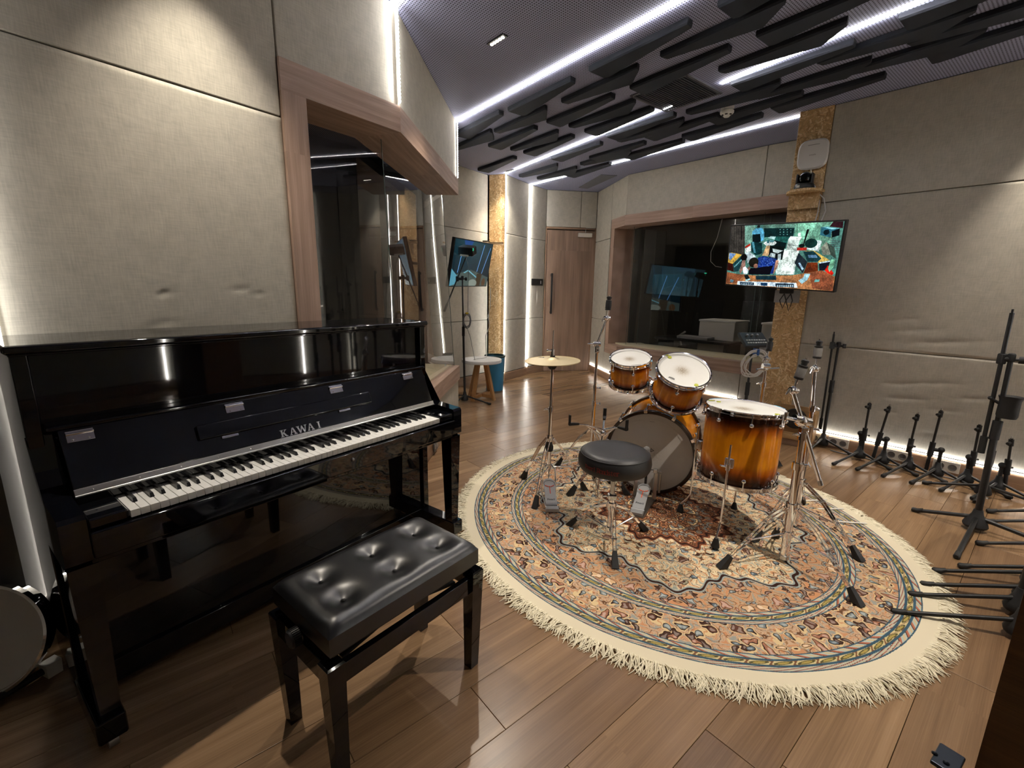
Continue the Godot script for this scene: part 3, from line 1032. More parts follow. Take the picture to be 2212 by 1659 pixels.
func build_door() -> void:
	var t := struct_root("door_1")
	var d := (P8 - P7).normalized()
	var nn := inward(P7, P8)
	var bas := Basis(v3(d), Vector3.UP, v3(d).cross(Vector3.UP))
	var mid := (P7 + P8) * 0.5
	var w := P7.distance_to(P8)
	var leaf := MB.new()
	leaf.box(v3(mid - nn * 0.035, 1.165), Vector3(w - 0.03, 2.32, 0.045), 0.002, bas)
	part("door_leaf", leaf, M.door, t)
	for s in [-1.0, 1.0]:
		var jb := MB.new()
		jb.box(v3(mid + d * s * (w / 2 - 0.006) - nn * 0.03, 1.185), Vector3(0.014, 2.37, 0.07), 0.001, bas)
		part("frame_jamb", jb, M.base, t)
	var hd := MB.new()
	hd.box(v3(mid - nn * 0.03, 2.355), Vector3(w, 0.03, 0.07), 0.002, bas)
	part("frame_header", hd, M.base, t)
	var hp := v3(P7 + d * 0.115 + nn * 0.035)
	var hb := MB.new()
	hb.box(hp + Vector3(0, 1.31, 0), Vector3(0.032, 0.66, 0.02), 0.006, bas)
	for y in [1.01, 1.61]:
		hb.box(hp + Vector3(0, y, 0) - v3(nn) * 0.025, Vector3(0.028, 0.04, 0.045), 0.004, bas)
	part("door_handle", hb, M.black, t)
	var cp := v3(P8 - d * 0.19)
	var cb := MB.new()
	cb.box(cp + Vector3(0, 2.255, 0) + v3(nn) * 0.02, Vector3(0.23, 0.065, 0.05), 0.006, bas)
	part("door_closer", cb, M.offwhite, t)
	var ca := MB.new()
	ca.tube([cp + Vector3(0, 2.29, 0) + v3(nn) * 0.04, cp + v3(nn) * 0.05 + Vector3(0, 2.36, 0), cp + v3(d) * 0.16 + v3(nn) * 0.03 + Vector3(0, 2.365, 0)], 0.007, 8)
	part("closer_arm", ca, M.steel, t)
	# black switch plate by the light strip
	var sd := (P7 - P6).normalized()
	var sn := inward(P6, P7)
	var sb := Basis(v3(sd), Vector3.UP, v3(sd).cross(Vector3.UP))
	var sp := P6.lerp(P7, 0.52) + sn * 0.006
	var sw := thing("switch_plate", "black glass switch plate on the fabric wall left of the door", "switch", v3(sp, 1.49))
	var m1 := MB.new()
	m1.box(Vector3.ZERO, Vector3(0.30, 0.105, 0.011), 0.002, sb)
	part("plate", m1, M.black, sw)
	var m2 := MB.new()
	m2.box(v3(sd) * 0.09 + v3(sn) * 0.006, Vector3(0.026, 0.05, 0.006), 0.001, sb)
	part("rocker", m2, M.grey, sw)


func build_lights() -> void:
	var y := RH - 0.001
	var down := Vector3(0, -1, 0)
	var e := 0.50
	# ceiling lines
	led("long bright LED line on the ceiling starting at the window wall's outer corner", Vector3(-0.575, y, -4.72), Vector3(1.52, y, -2.03), down, e)
	led("LED line on the ceiling from the strand board pillar beside the wall screen", Vector3(-0.125, y, -6.63), Vector3(0.80, y, -5.115), down, e)
	led("short LED piece on the ceiling touching the vent grille's near left edge", Vector3(0.80, y, -5.115), Vector3(1.33, y, -4.25), down, e)
	led("LED line on the ceiling right of the vent grille running past the hanging baffles", Vector3(1.56, y, -3.83), Vector3(2.75, y, -1.9), down, e)
	led("LED line on the ceiling above the door corner passing under small baffles", Vector3(0.24, y, -7.32), Vector3(0.98, y, -6.40), down, e)
	led("LED line on the ceiling along the far window ending at the camera pillar", Vector3(0.98, y, -6.36), Vector3(2.60, y, -4.38), down, e)
	led("ceiling LED line rising from the bend above the left window", Vector3(P1.x, y, P1.y), Vector3(0.55, y, -1.35), down, e)
	# upright lines
	var at := func(p: Vector2, nn: Vector2, label: String, y0: float, y1: float, pw: float) -> void:
		led(label, v3(p + nn * 0.004, y0), v3(p + nn * 0.004, y1), v3(nn), pw, "upright led strips")
	at.call(P1 + Vector2(0.012, 0.01), Vector2(0.90, 0.30).normalized(), "upright LED strip in the wall bend above the left window frame", 2.42, y, e)
	at.call(P2 + Vector2(0.004, 0.0), Vector2(0.95, -0.25).normalized(), "upright LED strip on the window wall's outer corner above the frame", 2.42, y, e * 0.8)
	at.call(P5 + Vector2(0.012, 0.016), Vector2(0.55, 0.83).normalized(), "tall upright LED strip along the strand board pillar's right edge", 0.13, y, e)
	at.call(P6 + Vector2(0.0, 0.012), Vector2(0.6, 0.8).normalized(), "tall upright LED strip next to the black switch plate", 0.13, y, e)
	at.call(P0 + Vector2(0.006, 0.006), Vector2(0.55, 0.83).normalized(), "upright cool LED strip in the corner behind the piano's left end", 0.13, y, e * 0.35)
	at.call(P14 + Vector2(-0.01, 0), Vector2(-1, 0), "upright LED strip behind the row of tall microphone stands", 0.13, y, e)
	at.call(P15 + Vector2(-0.01, 0), Vector2(-1, 0), "upright LED strip on the side wall opposite the piano", 0.13, y, e)
	at.call(P16 + Vector2(-0.01, 0), Vector2(-1, -0.3).normalized(), "upright LED strip in the back corner opposite the piano", 0.13, y, e)
	# strips hidden above the baseboards
	var low := func(a: Vector2, b: Vector2, label: String, pw: float) -> void:
		var nn := inward(a, b)
		led(label, v3(a + nn * 0.003, 0.128), v3(b + nn * 0.003, 0.128), v3(nn) + Vector3(0, -0.45, 0), pw, "baseboard led strips", 0.03, 0.003)
	low.call(P8.lerp(P9, 0.03), P9, "LED strip above the baseboard beside the door", e * 0.35)
	low.call(P9, P10, "LED strip above the baseboard under the far window", e * 0.35)
	low.call(P12, P12.lerp(P13, 0.9), "LED strip above the right wall's baseboard behind the small stands", e * 0.35)
	# recessed downlights
	var ax := Vector2(0.65, 0.76)
	downlight("small five-cell ceiling light near the left window, left of the long LED line", Vector2(-0.13, -3.27), ax, 3.2)
	downlight("five-cell ceiling light half hidden by the first hanging baffle", Vector2(-0.40, -4.83), ax, 2.2)
	downlight("five-cell ceiling light next to the strand board pillar", Vector2(-0.06, -6.50), ax, 1.5)
	downlight("five-cell ceiling light close to the wall above the piano", Vector2(-1.10, -1.90), ax, 2.2, 36.0)
	downlight("five-cell ceiling light above the near side of the rug", Vector2(1.75, -1.55), ax, 5.0)
	downlight("five-cell ceiling light close to the right wall above the tall stands", Vector2(3.50, -2.95), ax, 3.4, 33.0)


# ---------------------------------------------------------------- things under the ceiling
func build_ceiling_things() -> void:
	# hanging baffles: one tapered shape and its mirror
	var ang := deg_to_rad(52.5)
	var meshes := []
	for k in 2:
		var plan := [Vector2(0, 0), Vector2(0.74, -0.005), Vector2(0.735, -0.062), Vector2(0.03, -0.178), Vector2(0.0, -0.165)] if k == 0 else [Vector2(0, -0.005), Vector2(0.74, 0), Vector2(0.735, -0.03), Vector2(0.56, -0.178), Vector2(0.012, -0.062)]
		var mb := MB.new()
		var c := Vector2(0.376, -0.089)
		var lo := []; var lo2 := []; var hi := []
		for p0 in plan:
			var p: Vector2 = p0 * 1.045
			var s: Vector2 = c + (p - c) * Vector2(0.985, 0.90)
			lo.append(Vector3(s.x, -0.036, s.y)); lo2.append(Vector3(p.x, -0.026, p.y)); hi.append(Vector3(p.x, 0.0, p.y))
		mb.loft(lo, lo2); mb.loft(lo2, hi)
		meshes.append(mb.mesh())
	var rows := [
		[-0.605, -4.80, 0, "first along the long ceiling LED, cut by the window wall"], [-0.70, -5.26, 1, "at the window wall corner, its pointed belly toward the strand board pillar"],
		[-0.074, -4.166, 0, "second in the row along the long ceiling LED"], [-0.216, -4.686, 1, "just behind the first two of the long LED's row"],
		[-0.293, -5.14, 0, "blunt end toward the window corner, three rows in"], [-0.065, -5.243, 1, "beside the middle LED line, second baffle above its left part"],
		[0.081, -5.357, 0, "lying right along the middle LED line from the strand board pillar"], [-0.48, -6.121, 0, "against the screen wall next to the left pillar"],
		[0.268, -4.422, 0, "midway between the long LED and the vent grille"], [0.473, -4.511, 1, "between the middle LED line's end and the vent grille, wide end right"],
		[0.35, -3.965, 1, "just behind the third baffle of the LED row"], [0.485, -3.441, 0, "third in the row along the long ceiling LED"],
		[0.643, -4.652, 0, "at the middle LED line's end, touching the short LED piece"], [0.869, -4.772, 0, "lit brighter by the short LED piece beside it"],
		[0.998, -4.891, 1, "in front of the smoke detector's row, left of the vent grille"], [1.24, -4.77, 0, "behind the one left of the vent grille, toward the far window LED"],
		[1.597, -4.75, 0, "lying along the far window LED line, in its middle"], [1.19, -5.44, 0, "crossing the gap in the far window LED line"],
		[0.041, -6.404, 1, "small looking one above the door corner, left of the middle LED line"], [0.286, -6.515, 1, "nearest the door corner LED line"],
		[0.645, -6.315, 0, "between the door corner LED and the far window LED"], [0.761, -5.773, 1, "left of the gap in the far window LED"],
		[0.397, -5.561, 0, "on the door side of the middle LED line, lit along its edge"], [0.83, -5.52, 0, "one row from the far window LED, pointing at the vent grille"],
		[0.831, -3.703, 0, "partly under the vent grille's window side"], [1.352, -3.411, 1, "between the vent grille and the LED line right of it"],
		[0.901, -3.228, 1, "one row behind the LED row, toward the picture's top"], [1.042, -2.717, 0, "cut by the top of the picture, fourth along the long LED"],
		[1.386, -2.989, 0, "long one meeting the picture's top right of the fourth baffle"], [1.54, -3.623, 0, "lit pale by the LED right of the vent grille"],
		[1.927, -3.278, 1, "below the LED line right of the grille, second row"], [2.06, -2.80, 0, "pale lit one under the far right part of the ceiling LED"],
		[2.298, -3.032, 1, "second row behind the pale lit one at the far right"], [2.16, -3.45, 1, "third row from the ceiling LED, above the camera pillar's right"],
		[2.536, -3.17, 0, "rightmost of the row nearest the right wall"], [1.41, -4.15, 1, "between the vent grille and the smoke detector"],
		[2.045, -4.02, 0, "nearest the camera pillar's top, along the right wall"], [1.66, -4.31, 0, "behind the smoke detector toward the far window LED"],
		[1.80, -3.82, 1, "right of the smoke detector, end toward the camera pillar"]]
	for r in rows:
		var t := thing("ceiling_baffle", "dark ceiling baffle " + r[3], "acoustic baffle", Vector3(r[0] * 1.045, RH - 0.002, r[1] * 1.045), -ang, "hanging ceiling baffles")
		part("baffle_board", meshes[r[2]], M.baffle, t)

	# vent grille with its slats
	var g0 := Vector2(0.985, -4.075)
	var ga := (Vector2(1.616, -3.816) - Vector2(1.30, -3.66)).angle()
	var lx := Vector2(0.617, 0.787)
	var ly := Vector2(0.787, -0.617)
	var gr := thing("vent_grille", "square black ceiling vent grille of narrow parallel slats", "vent", v3(Vector2(1.28, -4.03), RH), 0.0)
	var bas := Basis(v3(lx), Vector3.UP, v3(lx).cross(Vector3.UP))
	var fr := MB.new()
	for s in [-1.0, 1.0]:
		fr.box(v3(lx) * s * 0.245 + Vector3(0, -0.006, 0), Vector3(0.022, 0.012, 0.51), 0.002, bas)
		fr.box(v3(ly) * s * 0.245 + Vector3(0, -0.006, 0), Vector3(0.51, 0.012, 0.022), 0.002, bas)
	part("frame", fr, M.grille, gr)
	var bk := MB.new()
	bk.box(Vector3(0, -0.0015, 0), Vector3(0.48, 0.002, 0.48), 0.0, bas)
	part("backing", bk, M.matblack, gr)
	for i in 21:
		var sl := MB.new()
		sl.box(v3(lx) * (i - 10) * 0.0224 + Vector3(0, -0.007, 0), Vector3(0.0035, 0.011, 0.47), 0.0, bas * Basis(Vector3(0, 0, 1), 0.5))
		part("slat", sl, M.grille, gr)
	# access panel by the far corner
	var ac := MB.new()
	ac.prism(PackedVector2Array([Vector2(0.985, -7.44), Vector2(1.17, -6.63), Vector2(1.40, -6.66), Vector2(1.13, -7.50)]), RH - 0.008, RH - 0.0005)
	single("access_panel", ac, M.grille, "plain dark access panel in the ceiling at the corner above the far window", "panel")
	# smoke detector
	var sd := thing("smoke_detector", "small round white smoke detector under the ceiling near the vent grille", "smoke detector", Vector3(1.80, RH, -4.25))
	var b := MB.new()
	b.box(Vector3(0, -0.018, 0), Vector3(0.085, 0.036, 0.085), 0.006)
	part("mounting_box", b, M.white, sd)
	var b2 := MB.new()
	b2.lathe([Vector2(0, -0.088), Vector2(0.022, -0.088), Vector2(0.03, -0.076), Vector2(0.045, -0.070), Vector2(0.055, -0.058), Vector2(0.055, -0.044), Vector2(0.04, -0.036)], 24)
	part("sensor_head", b2, M.white, sd)
	var b3 := MB.new()
	for k in 6:
		b3.box(Vector3(0, -0.0745, 0) + Vector3(cos(k * PI / 3), 0, sin(k * PI / 3)) * 0.036, Vector3(0.012, 0.006, 0.02), 0.0, Basis(Vector3.UP, -k * PI / 3))
	part("vent_slot", b3, M.black, sd)


# ---------------------------------------------------------------- piano and bench
const PIANO_AT := Vector3(-0.6953, 0, -1.6555)
const PIANO_TURN := 0.9329


func build_piano() -> void:
	var t := thing("upright_piano", "black polished upright piano with its keyboard lid open against the left wall", "piano", PIANO_AT, PIANO_TURN)
	var L: Material = M.lacquer
	# side panels: tall cheeks
	for s in [-1.0, 1.0]:
		var sp := MB.new()
		sp.box(Vector3(s * 0.742, 0.615, -0.465), Vector3(0.036, 1.13, 0.35), 0.003)
		part("side_panel", sp, L, t)
		var arm := MB.new()
		var prof := [Vector2(-0.30, 0.605), Vector2(-0.06, 0.605), Vector2(-0.028, 0.625), Vector2(-0.028, 0.745), Vector2(-0.036, 0.757), Vector2(-0.20, 0.768), Vector2(-0.245, 0.785), Vector2(-0.27, 0.83), Vector2(-0.30, 0.93)]
		var a := []; var b := []
		for p in prof:
			a.append(Vector3(s * 0.762, p.y, p.x)); b.append(Vector3(s * 0.706, p.y, p.x))
		arm.loft(a, b)
		part("key_arm", arm, L, t)
		var leg := MB.new()
		leg.taper(Vector3(s * 0.728, 0.115, -0.075), Vector2(0.046, 0.05), Vector3(s * 0.728, 0.607, -0.075), Vector2(0.066, 0.074))
		part("leg", leg, L, t)
		var toe := MB.new()
		toe.box(Vector3(s * 0.734, 0.082, -0.165), Vector3(0.07, 0.075, 0.27), 0.006)
		part("toe_block", toe, L, t)
		var cst := MB.new()
		cst.tube([Vector3(s * 0.734 - 0.012, 0.024, -0.07), Vector3(s * 0.734 + 0.012, 0.024, -0.07)], 0.0235, 16)
		cst.box(Vector3(s * 0.734, 0.043, -0.075), Vector3(0.036, 0.014, 0.05), 0.003)
		part("caster", cst, M.steel, t)
		var kb := MB.new()
		kb.box(Vector3(s * 0.66, 0.724, -0.105), Vector3(0.09, 0.034, 0.15), 0.008)
		part("key_block", kb, L, t)
	var back := MB.new()
	back.box(Vector3(0, 0.62, -0.625), Vector3(1.45, 1.1, 0.03), 0.002)
	part("back_panel", back, L, t)
	var lid := MB.new()
	lid.box(Vector3(0, 1.182, -0.465), Vector3(1.545, 0.026, 0.385), 0.008)
	part("top_lid", lid, L, t)
	var lid2 := MB.new()
	lid2.box(Vector3(0, 1.1665, -0.30), Vector3(1.525, 0.006, 0.03), 0.002)
	part("lid_lip", lid2, L, t)
	var up := MB.new()
	up.box(Vector3(0, 1.06, -0.322), Vector3(1.446, 0.205, 0.02), 0.003)
	part("upper_panel", up, L, t)
	var ledge := MB.new()
	ledge.box(Vector3(0, 0.951, -0.283), Vector3(1.446, 0.02, 0.062), 0.008)
	part("ledge", ledge, L, t)
	# the open fallboard leans back from the key strip to the ledge
	var A := Vector3(0, 0.782, -0.180); var B := Vector3(0, 0.946, -0.252)
	var dirv := (B - A).normalized()
	var nrm := Vector3(1, 0, 0).cross(dirv).normalized()
	if nrm.z < 0: nrm = -nrm
	var bas := Basis(Vector3(1, 0, 0), dirv, nrm)
	var fb := MB.new()
	fb.box((A + B) * 0.5 - nrm * 0.011, Vector3(1.40, A.distance_to(B), 0.022), 0.003, bas)
	part("fallboard", fb, L, t)
	var on := func(x: float, y: float, out: float) -> Vector3:       # a point on the fallboard's face, y above the floor
		var k: float = (y - A.y) / (B.y - A.y)
		return A.lerp(B, k) + Vector3(x, 0, 0) + nrm * out
	var rest := MB.new()
	rest.box(on.call(-0.018, 0.861, 0.008), Vector3(0.705, 0.052, 0.014), 0.004, bas)
	part("music_rest", rest, L, t)
	for x in [-0.273, 0.192]:
		var br := MB.new()
		br.box(on.call(x, 0.831, 0.004), Vector3(0.055, 0.009, 0.006), 0.001, bas)
		part("rest_bracket", br, M.chrome, t)
	for x in [-0.655, -0.232, 0.183, 0.589]:
		var hg := MB.new()
		hg.box(on.call(x, 0.923, 0.0015), Vector3(0.062, 0.034, 0.003), 0.0008, bas)
		hg.tube([on.call(x - 0.031, 0.930, 0.004), on.call(x + 0.031, 0.930, 0.004)], 0.0045, 8)
		for q in [-0.018, 0.018]:
			hg.ball(on.call(x + q, 0.914, 0.003), 0.003, 8)
		part("hinge", hg, M.chrome, t)
	var strip := MB.new()
	strip.box(Vector3(0, 0.774, -0.172), Vector3(1.40, 0.020, 0.004), 0.0008, bas)
	strip.tube([Vector3(-0.70, 0.764, -0.166), Vector3(0.70, 0.764, -0.166)], 0.0035, 8)
	for i in 13:
		strip.ball(Vector3(-0.66 + i * 0.11, 0.774, -0.1695), 0.0028, 6)
	part("long_hinge", strip, M.satin, t)
	var ns := MB.new()
	ns.box(Vector3(0, 0.750, -0.180), Vector3(1.40, 0.026, 0.022), 0.003)
	part("name_rail", ns, L, t)
	# maker's name
	var letters := ["K", "A", "W", "A", "I"]
	for i in 5:
		var lt := part("letter", text_mesh(letters[i], 0.040, 0.0012, "Droid Serif", 700), M.satin, t)
		lt.transform = Transform3D(bas, on.call(-0.088 + i * 0.037, 0.797, 0.001))
	# key bed, slip, keys
	var bed := MB.new()
	bed.box(Vector3(0, 0.640, -0.17), Vector3(1.42, 0.07, 0.26), 0.004)
	part("key_bed", bed, L, t)
	var slip := MB.new()
	slip.box(Vector3(0, 0.665, -0.026), Vector3(1.41, 0.078, 0.016), 0.005)
	part("key_slip", slip, L, t)
	var lock := MB.new()
	lock.ball(Vector3(0.10, 0.672, -0.017), 0.009, 10, Vector3(1, 1, 0.4))
	part("lock", lock, M.satin, t)
	var w := 1.225 / 52.0
	var white := MB.new()
	white.box(Vector3(0, -0.011, -0.075), Vector3(w - 0.0011, 0.022, 0.15), 0.0012)
	var white_mesh := white.mesh()
	var black := MB.new()
	black.loft([Vector3(-0.0055, 0, -0.095), Vector3(0.0055, 0, -0.095), Vector3(0.0055, 0, 0), Vector3(-0.0055, 0, 0)], [Vector3(-0.0042, 0.0115, -0.095), Vector3(0.0042, 0.0115, -0.095), Vector3(0.0042, 0.0115, -0.008), Vector3(-0.0042, 0.0115, -0.008)])
	var black_mesh := black.mesh()
	for i in 52:
		var k := part("white_key", white_mesh, M.ivory, t)
		k.position = Vector3(-0.6125 + (i + 0.5) * w, 0.730, -0.0345)
		var step := (i + 5) % 7                      # A = 5, B = 6, C = 0
		if i < 51 and step != 2 and step != 6:
			var off: float = {0: -0.0025, 1: 0.0025, 3: -0.003, 4: 0.0, 5: 0.003}[step]
			var b := part("black_key", black_mesh, M.ebony, t)
			b.position = Vector3(-0.6125 + (i + 1) * w + off, 0.7302, -0.0895)
	# lower body
	var low := MB.new()
	low.box(Vector3(0, 0.365, -0.318), Vector3(1.446, 0.49, 0.02), 0.003)
	part("lower_panel", low, L, t)
	var rail_ := MB.new()
	rail_.box(Vector3(0, 0.078, -0.312), Vector3(1.446, 0.085, 0.04), 0.004)
	part("bottom_rail", rail_, L, t)


func build_bench() -> void:
	var c := PIANO_AT + Basis(Vector3.UP, PIANO_TURN) * Vector3(-0.105, 0, 0.432)
	var t := thing("piano_bench", "black piano bench with buttoned leather seat and side adjusting knobs", "bench", c, PIANO_TURN - 0.045)
	# buttoned cushion: height field over a rounded slab
	var hx := 0.278; var hz := 0.163
	var buttons := []
	for i in 3:
		for j in 2: buttons.append(Vector2((i - 1) * 0.178, (j - 0.5) * 0.125))
	var top := func(x: float, z: float) -> float:
		var ex := clampf((hx - absf(x)) / 0.045, 0.0, 1.0); var ez := clampf((hz - absf(z)) / 0.045, 0.0, 1.0)
		var y := 0.476 + 0.030 * sqrt(1.0 - (1.0 - ex) * (1.0 - ex)) * sqrt(1.0 - (1.0 - ez) * (1.0 - ez))
		for b in buttons:
			var q: Vector2 = Vector2(x, z) - b
			var r: float = q.length()
			y -= 0.018 * exp(-r * r / 0.0016) + 0.007 * exp(-r / 0.045)
		y += 0.007 * (1.0 - pow(x / hx, 2.0)) * (1.0 - pow(z / hz, 2.0))
		return y
	var mb := MB.new()
	var nx := 84; var nz := 52
	var nrm := func(x: float, z: float) -> Vector3:
		var dx: float = (top.call(x + 0.002, z) - top.call(x - 0.002, z)) / 0.004
		var dz: float = (top.call(x, z + 0.002) - top.call(x, z - 0.002)) / 0.004
		return Vector3(-dx, 1, -dz).normalized()
	var pos := []; var nor := []
	for j in nz + 1:
		var rp := []; var rn := []
		for i in nx + 1:
			var x := -hx + 2 * hx * (0.5 - 0.5 * cos(PI * i / nx)) if false else -hx + 2 * hx * i / nx
			var z := -hz + 2 * hz * j / nz
			rp.append(Vector3(x, top.call(x, z), z)); rn.append(nrm.call(clampf(x, -hx + 0.004, hx - 0.004), clampf(z, -hz + 0.004, hz - 0.004)))
		pos.append(rp); nor.append(rn)
	for j in nz:
		for i in nx:
			mb.t3(pos[j][i], pos[j][i + 1], pos[j + 1][i + 1], nor[j][i], nor[j][i + 1], nor[j + 1][i + 1])
			mb.t3(pos[j][i], pos[j + 1][i + 1], pos[j + 1][i], nor[j][i], nor[j + 1][i + 1], nor[j + 1][i])
	var yb := 0.422
	for i in nx:
		for s in [[0, Vector3(0, 0, -1)], [nz, Vector3(0, 0, 1)]]:
			var a: Vector3 = pos[s[0]][i]; var b: Vector3 = pos[s[0]][i + 1]
			mb.quad(a, b, Vector3(b.x, yb, b.z), Vector3(a.x, yb, a.z), s[1])
	for j in nz:
		for s in [[0, Vector3(-1, 0, 0)], [nx, Vector3(1, 0, 0)]]:
			var a: Vector3 = pos[j][s[0]]; var b: Vector3 = pos[j + 1][s[0]]
			mb.quad(a, b, Vector3(b.x, yb, b.z), Vector3(a.x, yb, a.z), s[1])
	mb.quad(Vector3(-hx, yb, -hz), Vector3(hx, yb, -hz), Vector3(hx, yb, hz), Vector3(-hx, yb, hz), Vector3.DOWN)
	part("cushion", mb, M.leather, t)
	for b in buttons:
		var bt := MB.new()
		bt.ball(Vector3(b.x, top.call(b.x, b.y) + 0.001, b.y), 0.0085, 12, Vector3(1, 0.55, 1))
		part("button", bt, M.leather, t)
	var base := MB.new()
	base.box(Vector3(0, 0.413, 0), Vector3(0.53, 0.018, 0.30), 0.003)
	part("seat_board", base, M.matblack, t)
	# scissor frame under the seat
	var sc := MB.new()
	for z in [-0.10, 0.10]:
		sc.box(Vector3(-0.10, 0.372, z), Vector3(0.24, 0.012, 0.02), 0.002, Basis(Vector3(0, 0, 1), 0.2))
		sc.box(Vector3(0.10, 0.372, z), Vector3(0.24, 0.012, 0.02), 0.002, Basis(Vector3(0, 0, 1), -0.2))
	part("lift_frame", sc, M.black, t)
	for sx in [-1.0, 1.0]:
		for sz in [-1.0, 1.0]:
			var leg := MB.new()
			leg.taper(Vector3(sx * 0.262, 0.0, sz * 0.142), Vector2(0.036, 0.036), Vector3(sx * 0.268, 0.392, sz * 0.147), Vector2(0.052, 0.052))
			leg.taper(Vector3(sx * 0.268, 0.392, sz * 0.147), Vector2(0.052, 0.052), Vector3(sx * 0.268, 0.398, sz * 0.147), Vector2(0.044, 0.044))
			part("leg", leg, M.lacquer, t)
		var er := MB.new()
		er.box(Vector3(sx * 0.270, 0.352, 0), Vector3(0.022, 0.07, 0.25), 0.002)
		part("end_rail", er, M.lacquer, t)
		var kn := MB.new()
		var prof := [Vector2(0.0, 0.0), Vector2(0.022, 0.0), Vector2(0.026, 0.004), Vector2(0.026, 0.024), Vector2(0.022, 0.030), Vector2(0.0, 0.030)]
		kn.lathe(prof, 30, Transform3D(aim(Vector3(sx, 0, 0)), Vector3(sx * 0.281, 0.405, 0.0)))
		part("knob_core", kn, M.black, t)
		var rb := MB.new()
		for k in 30:
			var an := TAU * k / 30
			rb.box(Vector3(sx * 0.295, 0.405 + cos(an) * 0.0265, sin(an) * 0.0265), Vector3(0.021, 0.003, 0.003), 0.0, Basis(Vector3(1, 0, 0), an))
		part("knob_ribs", rb, M.black, t)
	for sz in [-1.0, 1.0]:
		var lr := MB.new()
		lr.box(Vector3(0, 0.345, sz * 0.147), Vector3(0.49, 0.062, 0.022), 0.002)
		part("long_rail", lr, M.lacquer, t)


# ---------------------------------------------------------------- rug and drum kit
func build_rug() -> void:
	var c := Vector3(0.956, 0, -2.62)
	var e1 := Vector2(-0.498, -0.867); var e2 := Vector2(0.867, -0.498)
	var t := thing("round_rug", "round patterned oriental rug with cream fringe under the drum kit", "rug", c)
	var at := func(r: float, a: float, y: float) -> Vector3:
		var p := e1 * (1.237 * r * cos(a)) + e2 * (1.1585 * r * sin(a))
		return Vector3(p.x, y, p.y)
	var lift := noise(1.6, 8)
	var rise := func(r: float, a: float) -> float:
		return 0.0115 + 0.004 * maxf(0.0, (r - 0.8) / 0.25) * (0.5 + lift.get_noise_2d(cos(a) * 3.0, sin(a) * 3.0))
	var mb := MB.new()
	var seg := 160
	var rings := [0.0, 0.3, 0.6, 0.8, 0.9, 0.97, 1.03, 1.055]
	for k in rings.size() - 1:
		for j in seg:
			var a0 := TAU * j / seg; var a1 := TAU * (j + 1) / seg
			var r0: float = rings[k]; var r1: float = rings[k + 1]
			var uv := func(r: float, a: float) -> Vector2: return Vector2(0.5, 0.5) + Vector2(cos(a), sin(a)) * r / 2.12
			var A: Vector3 = at.call(r0, a0, rise.call(r0, a0)); var B: Vector3 = at.call(r0, a1, rise.call(r0, a1))
			var C: Vector3 = at.call(r1, a1, rise.call(r1, a1)); var D: Vector3 = at.call(r1, a0, rise.call(r1, a0))
			mb.t3(A, C, D, Vector3.UP, Vector3.UP, Vector3.UP, uv.call(r0, a0), uv.call(r1, a1), uv.call(r1, a0))
			if r0 > 0.0: mb.t3(A, B, C, Vector3.UP, Vector3.UP, Vector3.UP, uv.call(r0, a0), uv.call(r0, a1), uv.call(r1, a1))
	for j in seg:
		var a0 := TAU * j / seg; var a1 := TAU * (j + 1) / seg
		var o: Vector3 = at.call(1.0, a0, 0.0)
		mb.quad(at.call(1.055, a0, rise.call(1.055, a0)), at.call(1.055, a1, rise.call(1.055, a1)), at.call(1.056, a1, 0.001), at.call(1.056, a0, 0.001), o.normalized(), Vector2(0.0, 0.5), Vector2(0.0, 0.5), Vector2(0.0, 0.5), Vector2(0.0, 0.5))
	part("pile", mb, M.rug, t)
	# knotted fringe: bundles of strands
	var rng := RandomNumberGenerator.new()
	rng.seed = 12
	var fr := MB.new()
	var clump := noise(6.0, 31)
	for i in 3400:
		var a := TAU * (i + rng.randf()) / 3400.0
		var cl: float = clump.get_noise_2d(cos(a) * 4.0, sin(a) * 4.0)
		var len_ := rng.randf_range(0.038, 0.066) * (1.0 + 0.35 * cl)
		var bend := a + rng.randf_range(-0.03, 0.03) + 0.05 * cl
		var y0: float = rise.call(1.05, a) * rng.randf_range(0.55, 1.0)
		var p0: Vector3 = at.call(1.046, a, y0)
		var p1: Vector3 = at.call(1.052 + len_ * 0.35, lerpf(a, bend, 0.35), y0 + rng.randf_range(0.0, 0.006))
		var p2: Vector3 = at.call(1.052 + len_ * 0.75, lerpf(a, bend, 0.8), rng.randf_range(0.003, 0.009))
		var p3: Vector3 = at.call(1.052 + len_, bend + rng.randf_range(-0.012, 0.012), 0.003)
		fr.tube([p0, p1, p2, p3], [0.0024, 0.0026, 0.0022, 0.0009], 4, false)
	stuff(part("fringe", fr, M.fringe, t))
	# pale tape pieces across the outer border
	for k in [[1.10, 0.985, 0.13], [1.24, 0.985, 0.13], [1.44, 1.0, 0.12]]:
		var tp := MB.new()
		var a: float = atan2(e2.dot(Vector2(1.0, 0.0)), e1.dot(Vector2(1.0, 0.0))) + (k[0] - 1.35) * 0.75
		var p: Vector3 = at.call(0.95, a, 0.0155)
		var dirv := Vector3(p.x, 0, p.z).normalized()
		tp.box(Vector3(p.x, 0.0165, p.z), Vector3(0.17, 0.002, 0.016), 0.0, Basis(dirv, Vector3.UP, dirv.cross(Vector3.UP)))
		part("tape", tp, M.offwhite, t)


